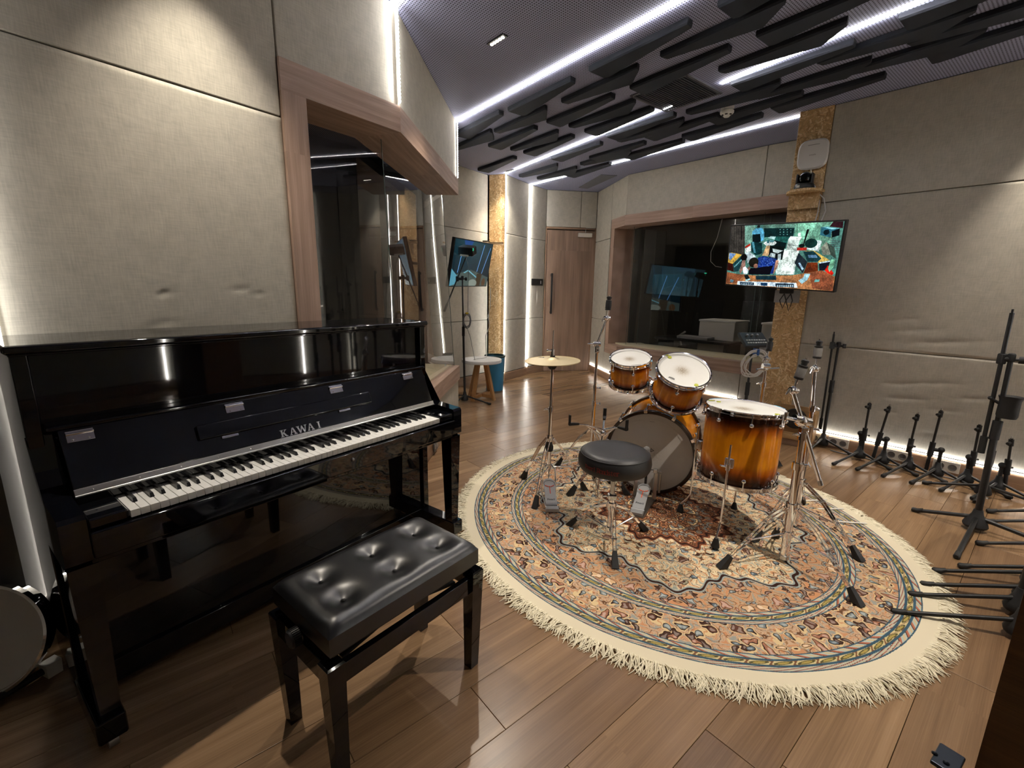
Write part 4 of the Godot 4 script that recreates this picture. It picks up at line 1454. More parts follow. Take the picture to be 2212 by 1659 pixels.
func logo_crown(mb: MB, o: Vector3, right: Vector3, up: Vector3, s: float) -> void:
	var nn := right.cross(up).normalized()
	var line := [Vector2(-1, -0.3), Vector2(-1.15, 0.55), Vector2(-0.55, 0.2), Vector2(-0.35, 0.75), Vector2(0, 0.3), Vector2(0.35, 0.75), Vector2(0.55, 0.2), Vector2(1.15, 0.55), Vector2(1, -0.3), Vector2(0, -0.42), Vector2(-1, -0.3)]
	for i in line.size() - 1:
		var a: Vector3 = o + right * line[i].x * s + up * line[i].y * s
		var b: Vector3 = o + right * line[i + 1].x * s + up * line[i + 1].y * s
		var w := nn.cross(b - a).normalized() * s * 0.05
		mb.quad(a - w, b - w, b + w, a + w, nn)


func drum(t: Node3D, r: float, depth: float, lugs: int, turn: float, badge := -100.0) -> void:
	var sh := MB.new()
	sh.lathe([Vector2(r, 0.008), Vector2(r, depth - 0.008)], 56)
	for i in sh.u.size(): sh.u[i].y = sh.v[i].y / depth
	part("shell", sh, M.burst, t)
	var hd := MB.new()
	hd.disc(r + 0.003, depth + 0.002, 1.0, 56)
	part("batter_head", hd, M.head, t)
	var rh := MB.new()
	rh.disc(r + 0.003, -0.002, -1.0, 56)
	part("resonant_head", rh, M.headleanclear, t)
	for e in [0, 1]:
		var y := depth if e == 1 else 0.0
		var s := 1.0 if e == 1 else -1.0
		var hp := MB.new()
		var prof := [Vector2(r + 0.004, y - s * 0.010), Vector2(r + 0.015, y - s * 0.008), Vector2(r + 0.015, y - s * 0.003), Vector2(r + 0.009, y + s * 0.001), Vector2(r + 0.009, y + s * 0.013), Vector2(r + 0.013, y + s * 0.016), Vector2(r + 0.011, y + s * 0.019), Vector2(r + 0.005, y + s * 0.017), Vector2(r + 0.004, y + s * 0.002)]
		if e == 0: prof.reverse()
		hp.lathe(prof, 64)
		part("hoop", hp, M.chrome, t)
		for i in lugs:
			var a := turn + TAU * i / lugs
			var d := Vector3(cos(a), 0, sin(a))
			var lg := MB.new()
			var ly := y - s * 0.045
			lg.ball(d * (r + 0.011) + Vector3(0, ly, 0), 0.0125, 12)
			lg.tube([d * r + Vector3(0, ly, 0), d * (r + 0.012) + Vector3(0, ly, 0)], 0.008, 10)
			lg.tube([d * (r + 0.0135) + Vector3(0, ly, 0), d * (r + 0.0135) + Vector3(0, y - s * 0.004, 0)], 0.0034, 8)
			lg.tube([d * (r + 0.0135) + Vector3(0, y - s * 0.006, 0), d * (r + 0.0135) + Vector3(0, y + s * 0.010, 0)], 0.0055, 8)
			part("lug", lg, M.chrome, t)
	if badge > -50.0:
		var b := Node3D.new()
		b.name = "badge"
		t.add_child(b, true)
		b.transform = Transform3D(face(Vector3(cos(badge), 0, sin(badge))), Vector3(cos(badge), 0, sin(badge)) * (r + 0.001) + Vector3(0, depth * 0.60, 0))
		var pl := MB.new()
		pl.ball(Vector3.ZERO, 0.03, 24, Vector3(1.0, 0.46, 0.10))
		part("badge_rim", pl, M.ink, b)
		var pl2 := MB.new()
		pl2.ball(Vector3(0, 0, 0.0006), 0.027, 24, Vector3(1.0, 0.43, 0.10))
		part("badge_plate", pl2, M.steel, b)
		var t1 := part("lettering", text_mesh("Masters", 0.0115, 0.0006, "Droid Serif", 400, true), M.ink, b)
		t1.position = Vector3(0, -0.003, 0.0034)
		var t2 := part("lettering", text_mesh("Pearl", 0.006, 0.0006, "Droid Serif", 400, true), M.ink, b)
		t2.position = Vector3(0, 0.006, 0.0034)


func gel(t: Node3D, x: float, y: float, z: float) -> void:
	var g := MB.new()
	g.lathe([Vector2(0.013, y), Vector2(0.012, y + 0.004), Vector2(0.0, y + 0.005)], 18, Transform3D(Basis(), Vector3(x, 0, z)))
	part("damping_gel", g, M.yellow, t)


func foot(mb: MB, tip: Vector3, dirv: Vector3, s := 1.0) -> void:         # rubber shoe: tip on the floor, dirv back up the leg
	var d := dirv.normalized()
	var flat := Vector3(d.x, 0, d.z).normalized()
	var side := flat.cross(Vector3.UP)
	var b := tip
	var lo := [b + side * 0.016 * s - flat * 0.016 * s, b - side * 0.016 * s - flat * 0.016 * s, b - side * 0.016 * s + flat * 0.022 * s, b + side * 0.016 * s + flat * 0.022 * s]
	var c := tip + d * 0.06 * s + Vector3(0, 0.006, 0)
	var n1 := d.cross(side).normalized()
	var hi := [c + side * 0.009 * s - n1 * 0.009 * s, c - side * 0.009 * s - n1 * 0.009 * s, c - side * 0.009 * s + n1 * 0.009 * s, c + side * 0.009 * s + n1 * 0.009 * s]
	mb.loft(lo, hi)


# double-braced tripod: hub height, crown height, feet as floor offsets
func tripod(t: Node3D, tube_r: float, crown: float, feet: Array, low := 0.10, y0 := 0.017) -> void:
	var cr := MB.new()
	cr.tube([Vector3(0, crown - 0.02, 0), Vector3(0, crown + 0.02, 0)], tube_r + 0.009, 16)
	part("leg_collar", cr, M.chrome, t)
	var cl := MB.new()
	cl.tube([Vector3(0, low - 0.015, 0), Vector3(0, low + 0.015, 0)], tube_r + 0.007, 16)
	part("brace_collar", cl, M.chrome, t)
	for f in feet:
		var tip := Vector3(f.x, y0, f.y)
		var out := Vector3(f.x, 0, f.y).normalized()
		var side := out.cross(Vector3.UP)
		var a := out * (tube_r + 0.008) + Vector3(0, crown, 0)
		var knee := a.lerp(tip, 0.32) + Vector3(0, 0.030, 0)
		var lg := MB.new()
		for s in [-1.0, 1.0]:
			var w: float = s * 0.011
			var pts := [a + side * w, knee + side * w, tip.lerp(knee, 0.12) + side * w * 0.55]
			for i in 2:
				var p: Vector3 = pts[i]; var q: Vector3 = pts[i + 1]
				var d := (q - p).normalized()
				lg.box((p + q) * 0.5, Vector3(p.distance_to(q), 0.014, 0.0035), 0.001, Basis(d, d.cross(side).normalized() * -1.0, side) if false else Basis(d, side.cross(d).normalized(), side))
		part("leg", lg, M.chrome, t)
		var br := MB.new()
		var m := knee.lerp(tip, 0.42)
		br.tube([out * (tube_r + 0.006) + Vector3(0, low, 0), m], 0.0045, 8)
		br.tube([m - side * 0.014, m + side * 0.014], 0.005, 8)
		part("brace", br, M.chrome, t)
		var ft := MB.new()
		foot(ft, tip, knee - tip, 1.15)
		part("rubber_foot", ft, M.rubber, t)


func clamp_ring(t: Node3D, p: Vector3, axis: Vector3, r: float, wing: Vector3) -> void:
	var mb := MB.new()
	var a := axis.normalized()
	mb.tube([p - a * 0.018, p - a * 0.013, p + a * 0.013, p + a * 0.018], [r * 0.92, r, r, r * 0.92], 16)
	var w := wing.normalized()
	mb.tube([p + w * r * 0.6, p + w * (r + 0.022)], 0.006, 8)
	mb.box(p + w * (r + 0.024), Vector3(0.009, 0.034, 0.008), 0.003, aim(a.cross(w) + a * 0.5))
	part("clamp", mb, M.chrome, t)


func cymbal_top(t: Node3D, base: Vector3, tilt: Vector3, felt: Material) -> void:      # tilter with felts and wing nut, base at tilter
	var d := tilt.normalized()
	var side := d.cross(Vector3(0.3, 0.1, 0.95)).normalized()
	var tl := MB.new()
	tl.ball(base, 0.019, 14, Vector3(1.1, 1.1, 0.9))
	tl.tube([base - side * 0.022, base + side * 0.022], 0.014, 14)
	tl.box(base - side * 0.03 - d * 0.01, Vector3(0.010, 0.036, 0.008), 0.003, aim(d + side * 0.4))
	part("tilter", tl, M.chrome, t)
	var rod := MB.new()
	rod.tube([base, base + d * 0.165], 0.004, 8)
	part("cymbal_rod", rod, M.chrome, t)
	var fl := MB.new()
	fl.lathe([Vector2(0.0, 0.066), Vector2(0.017, 0.066), Vector2(0.021, 0.070), Vector2(0.0215, 0.112), Vector2(0.019, 0.118), Vector2(0.0, 0.118)], 20, Transform3D(aim(d), base))
	part("felt", fl, felt, t)
	var cap := MB.new()
	cap.lathe([Vector2(0.0, 0.118), Vector2(0.021, 0.118), Vector2(0.021, 0.126), Vector2(0.013, 0.128), Vector2(0.014, 0.152), Vector2(0.009, 0.156), Vector2(0.0, 0.156)], 18, Transform3D(aim(d), base))
	cap.box(base + d * 0.146, Vector3(0.036, 0.014, 0.010), 0.003, aim(d))
	part("wing_nut", cap, M.black, t)
	var seat := MB.new()
	seat.lathe([Vector2(0.0, 0.056), Vector2(0.020, 0.058), Vector2(0.022, 0.066), Vector2(0.0, 0.067)], 18, Transform3D(aim(d), base))
	part("cymbal_seat", seat, M.black, t)


func build_drums() -> void:
	M.headleanclear = mat(c8(200, 200, 198), 0.3)
	# floor tom
	var ft := thing("floor_tom", "large amber sunburst floor tom standing on three chrome legs", "drum", Vector3(1.30, 0.335, -2.44))
	ft.basis = aim(Vector3(0.03, 0.999, -0.03))
	drum(ft, 0.198, 0.395, 8, 0.30, 2.02)
	for k in [[2.12, 2.60], [0.72, 0.98], [-0.90, -0.55]]:
		var a: float = k[0]
		var d := Vector3(cos(a), 0, sin(a))
		var br := MB.new()
		br.box(d * 0.215 + Vector3(0, 0.135, 0), Vector3(0.05, 0.06, 0.032), 0.008, Basis(Vector3.UP, -a + PI / 2))
		part("leg_bracket", br, M.chrome, ft)
		clamp_ring(ft, d * 0.236 + Vector3(0, 0.115, 0), Vector3.UP, 0.012, Vector3(-d.z, 0, d.x))
		var lg := MB.new()
		lg.tube([d * 0.238 + Vector3(0, 0.24, 0), d * 0.238 + Vector3(0, -0.19, 0), d * 0.262 + Vector3(0, -0.235, 0), d * 0.285 + Vector3(0, -0.262, 0), d * 0.288 + Vector3(0, -0.295, 0)], 0.0055, 10)
		part("leg", lg, M.chrome, ft)
		var rf := MB.new()
		rf.lathe([Vector2(0.0, -0.322), Vector2(0.022, -0.322), Vector2(0.021, -0.312), Vector2(0.010, -0.272), Vector2(0.0, -0.270)], 16, Transform3D(Basis(), d * 0.288))
		part("rubber_foot", rf, M.rubber, ft)
	gel(ft, -0.115, 0.3975, -0.115); gel(ft, 0.075, 0.3975, 0.165)
	# rack toms
	var n1 := Vector3(-0.093, 0.952, 0.29)
	var t1 := thing("rack_tom", "smaller amber sunburst rack tom above the bass drum's left side", "drum", Vector3(0.802, 0.922, -3.033) - n1 * 0.182, 0.0, "rack toms")
	t1.basis = aim(n1)
	drum(t1, 0.128, 0.175, 6, 0.62, -100.0)
	var tl1 := part("lettering", text_mesh("Ambassador", 0.011, 0.0004, "Droid Serif", 400, true), M.ink, t1)
	tl1.transform = Transform3D(Basis(Vector3(1, 0, 0), Vector3(0, 0, -1), Vector3(0, 1, 0)), Vector3(-0.015, 0.1782, -0.095))
	var n2 := Vector3(-0.025, 0.847, 0.531)
	var t2 := thing("rack_tom", "larger amber sunburst rack tom tilted over the bass drum with two yellow gel dots", "drum", Vector3(1.048, 0.900, -2.715) - n2 * 0.215, 0.0, "rack toms")
	t2.basis = aim(n2)
	drum(t2, 0.150, 0.208, 6, 0.95, -100.0)
	gel(t2, -0.04, 0.2105, -0.128); gel(t2, 0.052, 0.2105, 0.128)
	var cr := MB.new()
	logo_crown(cr, Vector3(0.088, 0.2108, -0.062), Vector3(0.82, 0, 0.57), Vector3(0.57, 0, -0.82), 0.016)
	part("head_logo", cr, M.ink, t2)
	var rm := part("lettering", text_mesh("REMO", 0.011, 0.0004, "Droid Sans", 700), M.ink, t2)
	rm.transform = Transform3D(Basis(Vector3(0.82, 0, 0.57), Vector3(0.57, 0, -0.82), Vector3(0, 1, 0)), Vector3(0.088, 0.2108, -0.062))
	# bass drum: Y axis is the drum's axis toward the player
	var bn := Vector3(-0.432, -0.04, 0.901).normalized()
	var bd := thing("bass_drum", "amber sunburst bass drum lying on its side with grey batter head", "drum", Vector3(0.929, 0.307, -2.862))
	bd.basis = Basis(Vector3.UP.cross(bn).normalized(), bn, Vector3.UP.cross(bn).normalized().cross(bn))
	var bs := MB.new()
	bs.lathe([Vector2(0.279, -0.44), Vector2(0.279, -0.02)], 64)
	for i in bs.u.size(): bs.u[i].y = (bs.v[i].y + 0.44) / 0.42 * 0.62 + 0.19
	part("shell", bs, M.burst, bd)
	var bh := MB.new()
	bh.disc(0.272, -0.012, 1.0, 64)
	part("batter_head", bh, M.headgrey, bd)
	var ringm := MB.new()
	ringm.lathe([Vector2(0.222, -0.0105), Vector2(0.230, -0.0095), Vector2(0.238, -0.0105)], 64)
	part("damping_ring", ringm, M.headgrey, bd)
	var fh := MB.new()
	fh.disc(0.272, -0.452, -1.0, 48)
	part("front_head", fh, M.black, bd)
	for y in [-0.018, -0.446]:
		var hp := MB.new()
		hp.lathe([Vector2(0.272, y - 0.018), Vector2(0.293, y - 0.018), Vector2(0.295, y - 0.014), Vector2(0.295, y + 0.016), Vector2(0.292, y + 0.020), Vector2(0.276, y + 0.020), Vector2(0.272, y + 0.014), Vector2(0.272, y - 0.018)], 72)
		part("hoop", hp, M.hoopwood, bd)
		for i in 10:
			var a := 0.16 + TAU * i / 10
			var d := Vector3(cos(a), 0, sin(a))
			var s := 1.0 if y > -0.2 else -1.0
			var cw := MB.new()
			cw.box(d * 0.290 + Vector3(0, y + s * 0.016, 0), Vector3(0.022, 0.016, 0.024), 0.003, Basis(d, Vector3.UP, d.cross(Vector3.UP)))
			cw.box(d * 0.301 + Vector3(0, y - s * 0.004, 0), Vector3(0.008, 0.046, 0.020), 0.003, Basis(d, Vector3.UP, d.cross(Vector3.UP)))
			cw.tube([d * 0.304 + Vector3(0, y + s * 0.012, 0), d * 0.304 + Vector3(0, y - s * 0.10, 0)], 0.0035, 8)
			cw.ball(d * 0.300 + Vector3(0, y - s * 0.105, 0), 0.013, 12)
			cw.tube([d * 0.278 + Vector3(0, y - s * 0.105, 0), d * 0.300 + Vector3(0, y - s * 0.105, 0)], 0.008, 8)
			part("tension_claw", cw, M.chrome, bd)
	var lb := MB.new()
	logo_crown(lb, Vector3(0.0, -0.0105, -0.225), Vector3(1, 0, 0), Vector3(0, 0, -1), 0.014)
	for k in 3:
		lb.tube([Vector3(0.012 + 0.014 * cos(k * 2.1), -0.0105, -0.02 + 0.014 * sin(k * 2.1)), Vector3(0.012 + 0.014 * cos(k * 2.1 + 2.1), -0.0105, -0.02 + 0.014 * sin(k * 2.1 + 2.1))], 0.0016, 6)
	part("head_logo", lb, M.ink, bd)
	# tom mount on the shell
	var mt := MB.new()
	var top := Vector3(0, -0.17, -0.279)
	mt.box(top + Vector3(0, 0, -0.012), Vector3(0.06, 0.07, 0.024), 0.006)
	mt.tube([top + Vector3(0, 0, -0.02), top + Vector3(0, 0, -0.20)], 0.013, 12)
	mt.tube([top + Vector3(0, 0, -0.17), top + Vector3(-0.10, 0.02, -0.23)], 0.010, 10)
	mt.tube([top + Vector3(0, 0, -0.13), top + Vector3(0.11, 0.06, -0.16)], 0.010, 10)
	part("tom_mount", mt, M.chrome, bd)
	for s in [-1.0, 1.0]:
		var spur := MB.new()
		spur.tube([Vector3(s * 0.27, -0.36, 0.06), Vector3(s * 0.36, -0.40, 0.293)], 0.008, 10)
		spur.ball(Vector3(s * 0.36, -0.40, 0.286), 0.014, 10)
		part("spur", spur, M.chrome, bd)

	build_kick_pedal()
	build_hihat()
	build_throne()
	build_cymbal_stands()
	build_snare_stand()


func footboard(t: Node3D, heel: Vector3, toe: Vector3, up: Vector3) -> void:
	var d := (toe - heel).normalized()
	var side := d.cross(up).normalized()
	var n := side.cross(d).normalized()
	var l := heel.distance_to(toe)
	var pts0 := []; var pts1 := []
	for q in [Vector2(0.0, 0.036), Vector2(0.10, 0.037), Vector2(0.30, 0.036), Vector2(0.50, 0.035), Vector2(0.70, 0.040), Vector2(0.86, 0.040), Vector2(0.95, 0.030), Vector2(1.0, 0.014)]:
		pts0.append(heel + d * l * q.x + side * q.y); pts1.append(heel + d * l * q.x - side * q.y)
	var ring := pts0.duplicate()
	pts1.reverse()
	ring.append_array(pts1)
	var lo := []
	for p in ring: lo.append(p - n * 0.010)
	var mb := MB.new()
	mb.loft(lo, ring)
	part("footboard", mb, M.pedal, t)
	for k in 5:
		var a := -0.95 + k * 0.475
		var dot := MB.new()
		var c := heel + d * l * (0.76 - 0.085 * cos(a)) + side * (sin(a) * 0.030) + n * 0.0006
		dot.lathe([Vector2(0.0055, 0.0), Vector2(0.0045, 0.0016), Vector2(0.0, 0.0018)], 10, Transform3D(aim(n), c))
		part("red_dot", dot, M.orange, t)
	var st := MB.new()
	st.box(heel + d * l * 0.535 + n * 0.0006, Vector3(l * 0.24, 0.0015, 0.005), 0.0, Basis(d, n, d.cross(n)))
	part("red_line", st, M.orange, t)
	var arc := MB.new()
	for k in 24:
		var a := TAU * k / 24; var b := TAU * (k + 1) / 24
		var o: Vector3 = heel + d * l * 0.79 + n * 0.0012
		arc.tube([o + d * cos(a) * l * 0.13 + side * sin(a) * 0.036, o + d * cos(b) * l * 0.13 + side * sin(b) * 0.036], 0.0012, 4, false)
	part("oval_line", arc, M.ink, t)
	var tx := part("lettering", text_mesh("Pearl", 0.019, 0.0008, "Droid Serif", 700, true), M.ink, t)
	tx.transform = Transform3D(Basis(-side if (-side).cross(d).dot(n) > 0.0 else side, d, n), heel + d * l * 0.20 + n * 0.0008)


func build_kick_pedal() -> void:
	M.pedal = mat(c8(178, 180, 182), 0.35, 0.55)
	var o := Vector3(0.775, 0.013, -2.545)
	var t := thing("bass_drum_pedal", "metal bass drum pedal with red dots on its footboard, at the bass drum's rim", "drum pedal", o)
	var d := Vector3(0.432, 0, -0.901).normalized()
	var side := d.cross(Vector3.UP).normalized()
	var bp := MB.new()
	bp.loft([d * -0.01 + side * 0.045, d * -0.01 - side * 0.045, d * 0.18 - side * 0.05, d * 0.30 - side * 0.062, d * 0.30 + side * 0.075, d * 0.18 + side * 0.06], [d * -0.01 + side * 0.045 + Vector3.UP * 0.008, d * -0.01 - side * 0.045 + Vector3.UP * 0.008, d * 0.18 - side * 0.05 + Vector3.UP * 0.008, d * 0.30 - side * 0.062 + Vector3.UP * 0.008, d * 0.30 + side * 0.075 + Vector3.UP * 0.008, d * 0.18 + side * 0.06 + Vector3.UP * 0.008])
	part("base_plate", bp, M.steel, t)
	var hl := MB.new()
	hl.box(d * 0.022 + Vector3.UP * 0.018, Vector3(0.05, 0.022, 0.078), 0.004, Basis(d, Vector3.UP, side))
	hl.tube([d * 0.05 + Vector3.UP * 0.024 - side * 0.04, d * 0.05 + Vector3.UP * 0.024 + side * 0.04], 0.007, 10)
	part("heel_plate", hl, M.pedal, t)
	footboard(t, d * 0.055 + Vector3.UP * 0.030, d * 0.295 + Vector3.UP * 0.100, Vector3.UP)
	for s in [-1.0, 1.0]:
		var ps := MB.new()
		ps.taper(d * 0.285 + side * s * 0.062 + Vector3.UP * 0.008, Vector2(0.022, 0.022), d * 0.285 + side * s * 0.062 + Vector3.UP * 0.20, Vector2(0.018, 0.018))
		ps.box(d * 0.285 + side * s * 0.058 + Vector3.UP * 0.205, Vector3(0.03, 0.03, 0.03), 0.006, Basis(d, Vector3.UP, side))
		part("post", ps, M.satin, t)
	var ax := MB.new()
	ax.tube([d * 0.285 - side * 0.075 + Vector3.UP * 0.205, d * 0.285 + side * 0.095 + Vector3.UP * 0.205], 0.006, 10)
	ax.tube([d * 0.285 - side * 0.014 + Vector3.UP * 0.205, d * 0.285 + side * 0.014 + Vector3.UP * 0.205], 0.022, 16)
	part("axle", ax, M.chrome, t)
	var sp := MB.new()
	sp.tube([d * 0.285 + side * 0.09 + Vector3.UP * 0.19, d * 0.285 + side * 0.09 + Vector3.UP * 0.06], 0.008, 10)
	part("spring", sp, M.steel, t)
	var chn := MB.new()
	chn.box(d * 0.292 + Vector3.UP * 0.15, Vector3(0.006, 0.10, 0.016), 0.002, Basis(d, Vector3.UP, side))
	part("drive_strap", chn, M.black, t)
	var be := MB.new()
	be.tube([d * 0.285 + Vector3.UP * 0.205, d * 0.225 + Vector3.UP * 0.35], 0.004, 8)
	part("beater_rod", be, M.chrome, t)
	var bf := MB.new()
	bf.ball(d * 0.222 + Vector3.UP * 0.36, 0.024, 14, Vector3(1, 1, 1))
	part("beater_head", bf, M.greyfelt, t)


func build_hihat() -> void:
	var o := Vector3(0.258, 0.0, -2.868)
	var t := thing("hi_hat_stand", "chrome hi-hat stand with footboard pedal at the rug's left edge", "cymbal stand", o)
	tripod(t, 0.0125, 0.40, [Vector2(-0.166, -0.228), Vector2(-0.10, 0.231), Vector2(0.262, -0.045)], 0.20)
	var tb := MB.new()
	tb.tube([Vector3(0, 0.17, 0), Vector3(0, 0.60, 0)], 0.0135, 14)
	part("lower_tube", tb, M.chrome, t)
	var tu := MB.new()
	tu.tube([Vector3(0, 0.58, 0), Vector3(0, 0.875, 0)], 0.0100, 14)
	part("upper_tube", tu, M.chrome, t)
	clamp_ring(t, Vector3(0, 0.60, 0), Vector3.UP, 0.018, Vector3(-1, 0, 0.2))
	var rod := MB.new()
	rod.tube([Vector3(0, 0.80, 0), Vector3(0, 1.117, 0)], 0.0034, 8)
	part("pull_rod", rod, M.chrome, t)
	var kb := MB.new()
	kb.lathe([Vector2(0, 0.31), Vector2(0.022, 0.312), Vector2(0.026, 0.325), Vector2(0.026, 0.345), Vector2(0.018, 0.365), Vector2(0.016, 0.385), Vector2(0, 0.386)], 14)
	part("tension_dial", kb, M.rubber, t)
	var seat := MB.new()
	seat.lathe([Vector2(0, 0.868), Vector2(0.018, 0.868), Vector2(0.030, 0.885), Vector2(0.031, 0.892), Vector2(0.0, 0.893)], 20)
	part("cymbal_seat", seat, M.black, t)
	var cl := MB.new()
	cl.tube([Vector3(0, 0.955, 0), Vector3(0, 0.998, 0)], 0.011, 12)
	cl.tube([Vector3(-0.03, 0.988, 0), Vector3(0.0, 0.988, 0)], 0.005, 8)
	cl.ball(Vector3(-0.033, 0.988, 0), 0.009, 10)
	part("clutch", cl, M.chrome, t)
	var fl := MB.new()
	fl.lathe([Vector2(0, 0.943), Vector2(0.016, 0.943), Vector2(0.016, 0.956), Vector2(0, 0.957)], 16)
	part("felt", fl, M.black, t)
	# frame down to the pedal
	var fr := MB.new()
	for s in [-1.0, 1.0]:
		fr.tube([Vector3(s * 0.012, 0.215, 0.0), Vector3(s * 0.040, 0.19, 0.02), Vector3(s * 0.046, 0.10, 0.03), Vector3(s * 0.044, 0.022, 0.05)], 0.006, 8)
	fr.tube([Vector3(-0.044, 0.022, 0.05), Vector3(-0.03, 0.02, 0.25)], 0.004, 8)
	fr.tube([Vector3(0.044, 0.022, 0.05), Vector3(0.03, 0.02, 0.25)], 0.004, 8)
	part("pedal_frame", fr, M.chrome, t)
	var chn := MB.new()
	for k in 6:
		chn.box(Vector3(0, 0.185 - k * 0.012, 0.012), Vector3(0.009 if k % 2 == 0 else 0.005, 0.012, 0.006), 0.001)
	part("chain", chn, M.steel, t)
	var hl := MB.new()
	hl.box(Vector3(0.006, 0.026, 0.268), Vector3(0.082, 0.026, 0.045), 0.004)
	part("heel_plate", hl, M.pedal, t)
	footboard(t, Vector3(0.005, 0.040, 0.242), Vector3(0.0, 0.120, 0.015), Vector3.UP)
	# the pair of cymbals
	for k in 2:
		var cy := thing("hi_hat_cymbal", ["upper brass hi-hat cymbal with a dark K mark, on the chrome stand", "lower brass hi-hat cymbal facing up beneath the marked one"][k], "cymbal", o + Vector3(0, [0.931, 0.915][k], 0), 0.0, "hi-hat cymbals")
		cy.basis = aim(Vector3(-0.035, 0.999, 0.028))
		var s := 1.0 if k == 0 else -1.0
		var prof := [Vector2(0.178, -0.010), Vector2(0.178, -0.0085), Vector2(0.10, -0.001), Vector2(0.052, 0.003), Vector2(0.040, 0.009), Vector2(0.022, 0.017), Vector2(0.007, 0.0195)]
		var mb := MB.new()
		for i in prof.size(): prof[i].y *= s
		mb.lathe(prof, 64)
		for i in prof.size(): prof[i].y -= 0.001
		mb.lathe(prof, 64)
		part("bronze", mb, M.cymbal, cy)
		if k == 0:
			var lt := part("lettering", text_mesh("K", 0.075, 0.0004, "Droid Sans", 700, true), M.greyfelt, cy)
			lt.transform = Transform3D(Basis(Vector3(0.97, 0.02, 0.22), Vector3(0.22, 0.0, -0.97), Vector3(0, 1, 0)) * Basis(Vector3(1, 0, 0), 0.09), Vector3(0.062, -0.0012, 0.095))


func build_throne() -> void:
	var o := Vector3(0.557, 0.0, -2.285)
	var t := thing("drum_throne", "round black padded drum throne on a chrome tripod", "stool", o)
	var st := MB.new()
	st.lathe([Vector2(0.0, 0.430), Vector2(0.165, 0.430), Vector2(0.182, 0.438), Vector2(0.191, 0.455), Vector2(0.194, 0.480), Vector2(0.190, 0.505), Vector2(0.181, 0.5225)], 64)
	part("seat_side", st, M.vinyl, t)
	var top := MB.new()
	top.lathe([Vector2(0.181, 0.5225), Vector2(0.172, 0.534), Vector2(0.155, 0.541), Vector2(0.12, 0.540), Vector2(0.06, 0.536), Vector2(0.0, 0.535)], 64)
	part("seat_top", top, M.vinyl, t)
	var pp := MB.new()
	var ring := []
	for k in 65: ring.append(Vector3(cos(TAU * k / 64) * 0.1815, 0.5235, sin(TAU * k / 64) * 0.1815))
	pp.tube(ring, 0.0028, 6, false)
	part("piping", pp, M.vinyl, t)
	# red name along the seat's rim
	var word := "Pearl Roadster"
	var a := 2.62
	for i in word.length():
		if word[i] != " ":
			var lt := part("lettering", text_mesh(word[i], 0.030 if i < 6 else 0.034, 0.0008, "Droid Serif", 400, true), M.red, t)
			var d := Vector3(cos(a), 0, sin(a))
			lt.transform = Transform3D(face(d), d * 0.1935 + Vector3(0, 0.480, 0))
		a -= 0.072 if word[i] != " " else 0.05
	var tu := MB.new()
	tu.tube([Vector3(0, 0.20, 0), Vector3(0, 0.385, 0)], 0.0125, 14)
	part("upper_tube", tu, M.satin, t)
	var sk := MB.new()
	sk.lathe([Vector2(0.0, 0.36), Vector2(0.016, 0.362), Vector2(0.019, 0.39), Vector2(0.019, 0.431), Vector2(0.0, 0.432)], 16)
	part("seat_socket", sk, M.black, t)
	var lo := MB.new()
	lo.tube([Vector3(0, 0.045, 0), Vector3(0, 0.27, 0)], 0.0165, 16)
	part("lower_tube", lo, M.chrome, t)
	var cb := MB.new()
	cb.box(Vector3(0, 0.268, 0), Vector3(0.05, 0.034, 0.044), 0.008)
	cb.tube([Vector3(-0.02, 0.27, 0), Vector3(-0.055, 0.275, 0.01)], 0.006, 8)
	cb.box(Vector3(-0.06, 0.276, 0.012), Vector3(0.012, 0.03, 0.009), 0.003)
	part("height_clamp", cb, M.chrome, t)
	tripod(t, 0.0165, 0.215, [Vector2(-0.205, -0.150), Vector2(-0.025, 0.262), Vector2(0.228, -0.105)], 0.075)
	# a looped wire hanging under the seat
	var wire := MB.new()
	wire.tube([Vector3(-0.09, 0.428, -0.06), Vector3(-0.115, 0.39, -0.05), Vector3(-0.095, 0.345, -0.05), Vector3(-0.075, 0.31, -0.045), Vector3(-0.07, 0.26, -0.03)], 0.0022, 6)
	wire.tube([Vector3(-0.09, 0.428, -0.06), Vector3(-0.072, 0.39, -0.055), Vector3(-0.085, 0.345, -0.05), Vector3(-0.10, 0.31, -0.045), Vector3(-0.075, 0.24, -0.03)], 0.0022, 6)
	part("wire_loop", wire, M.cable, t)


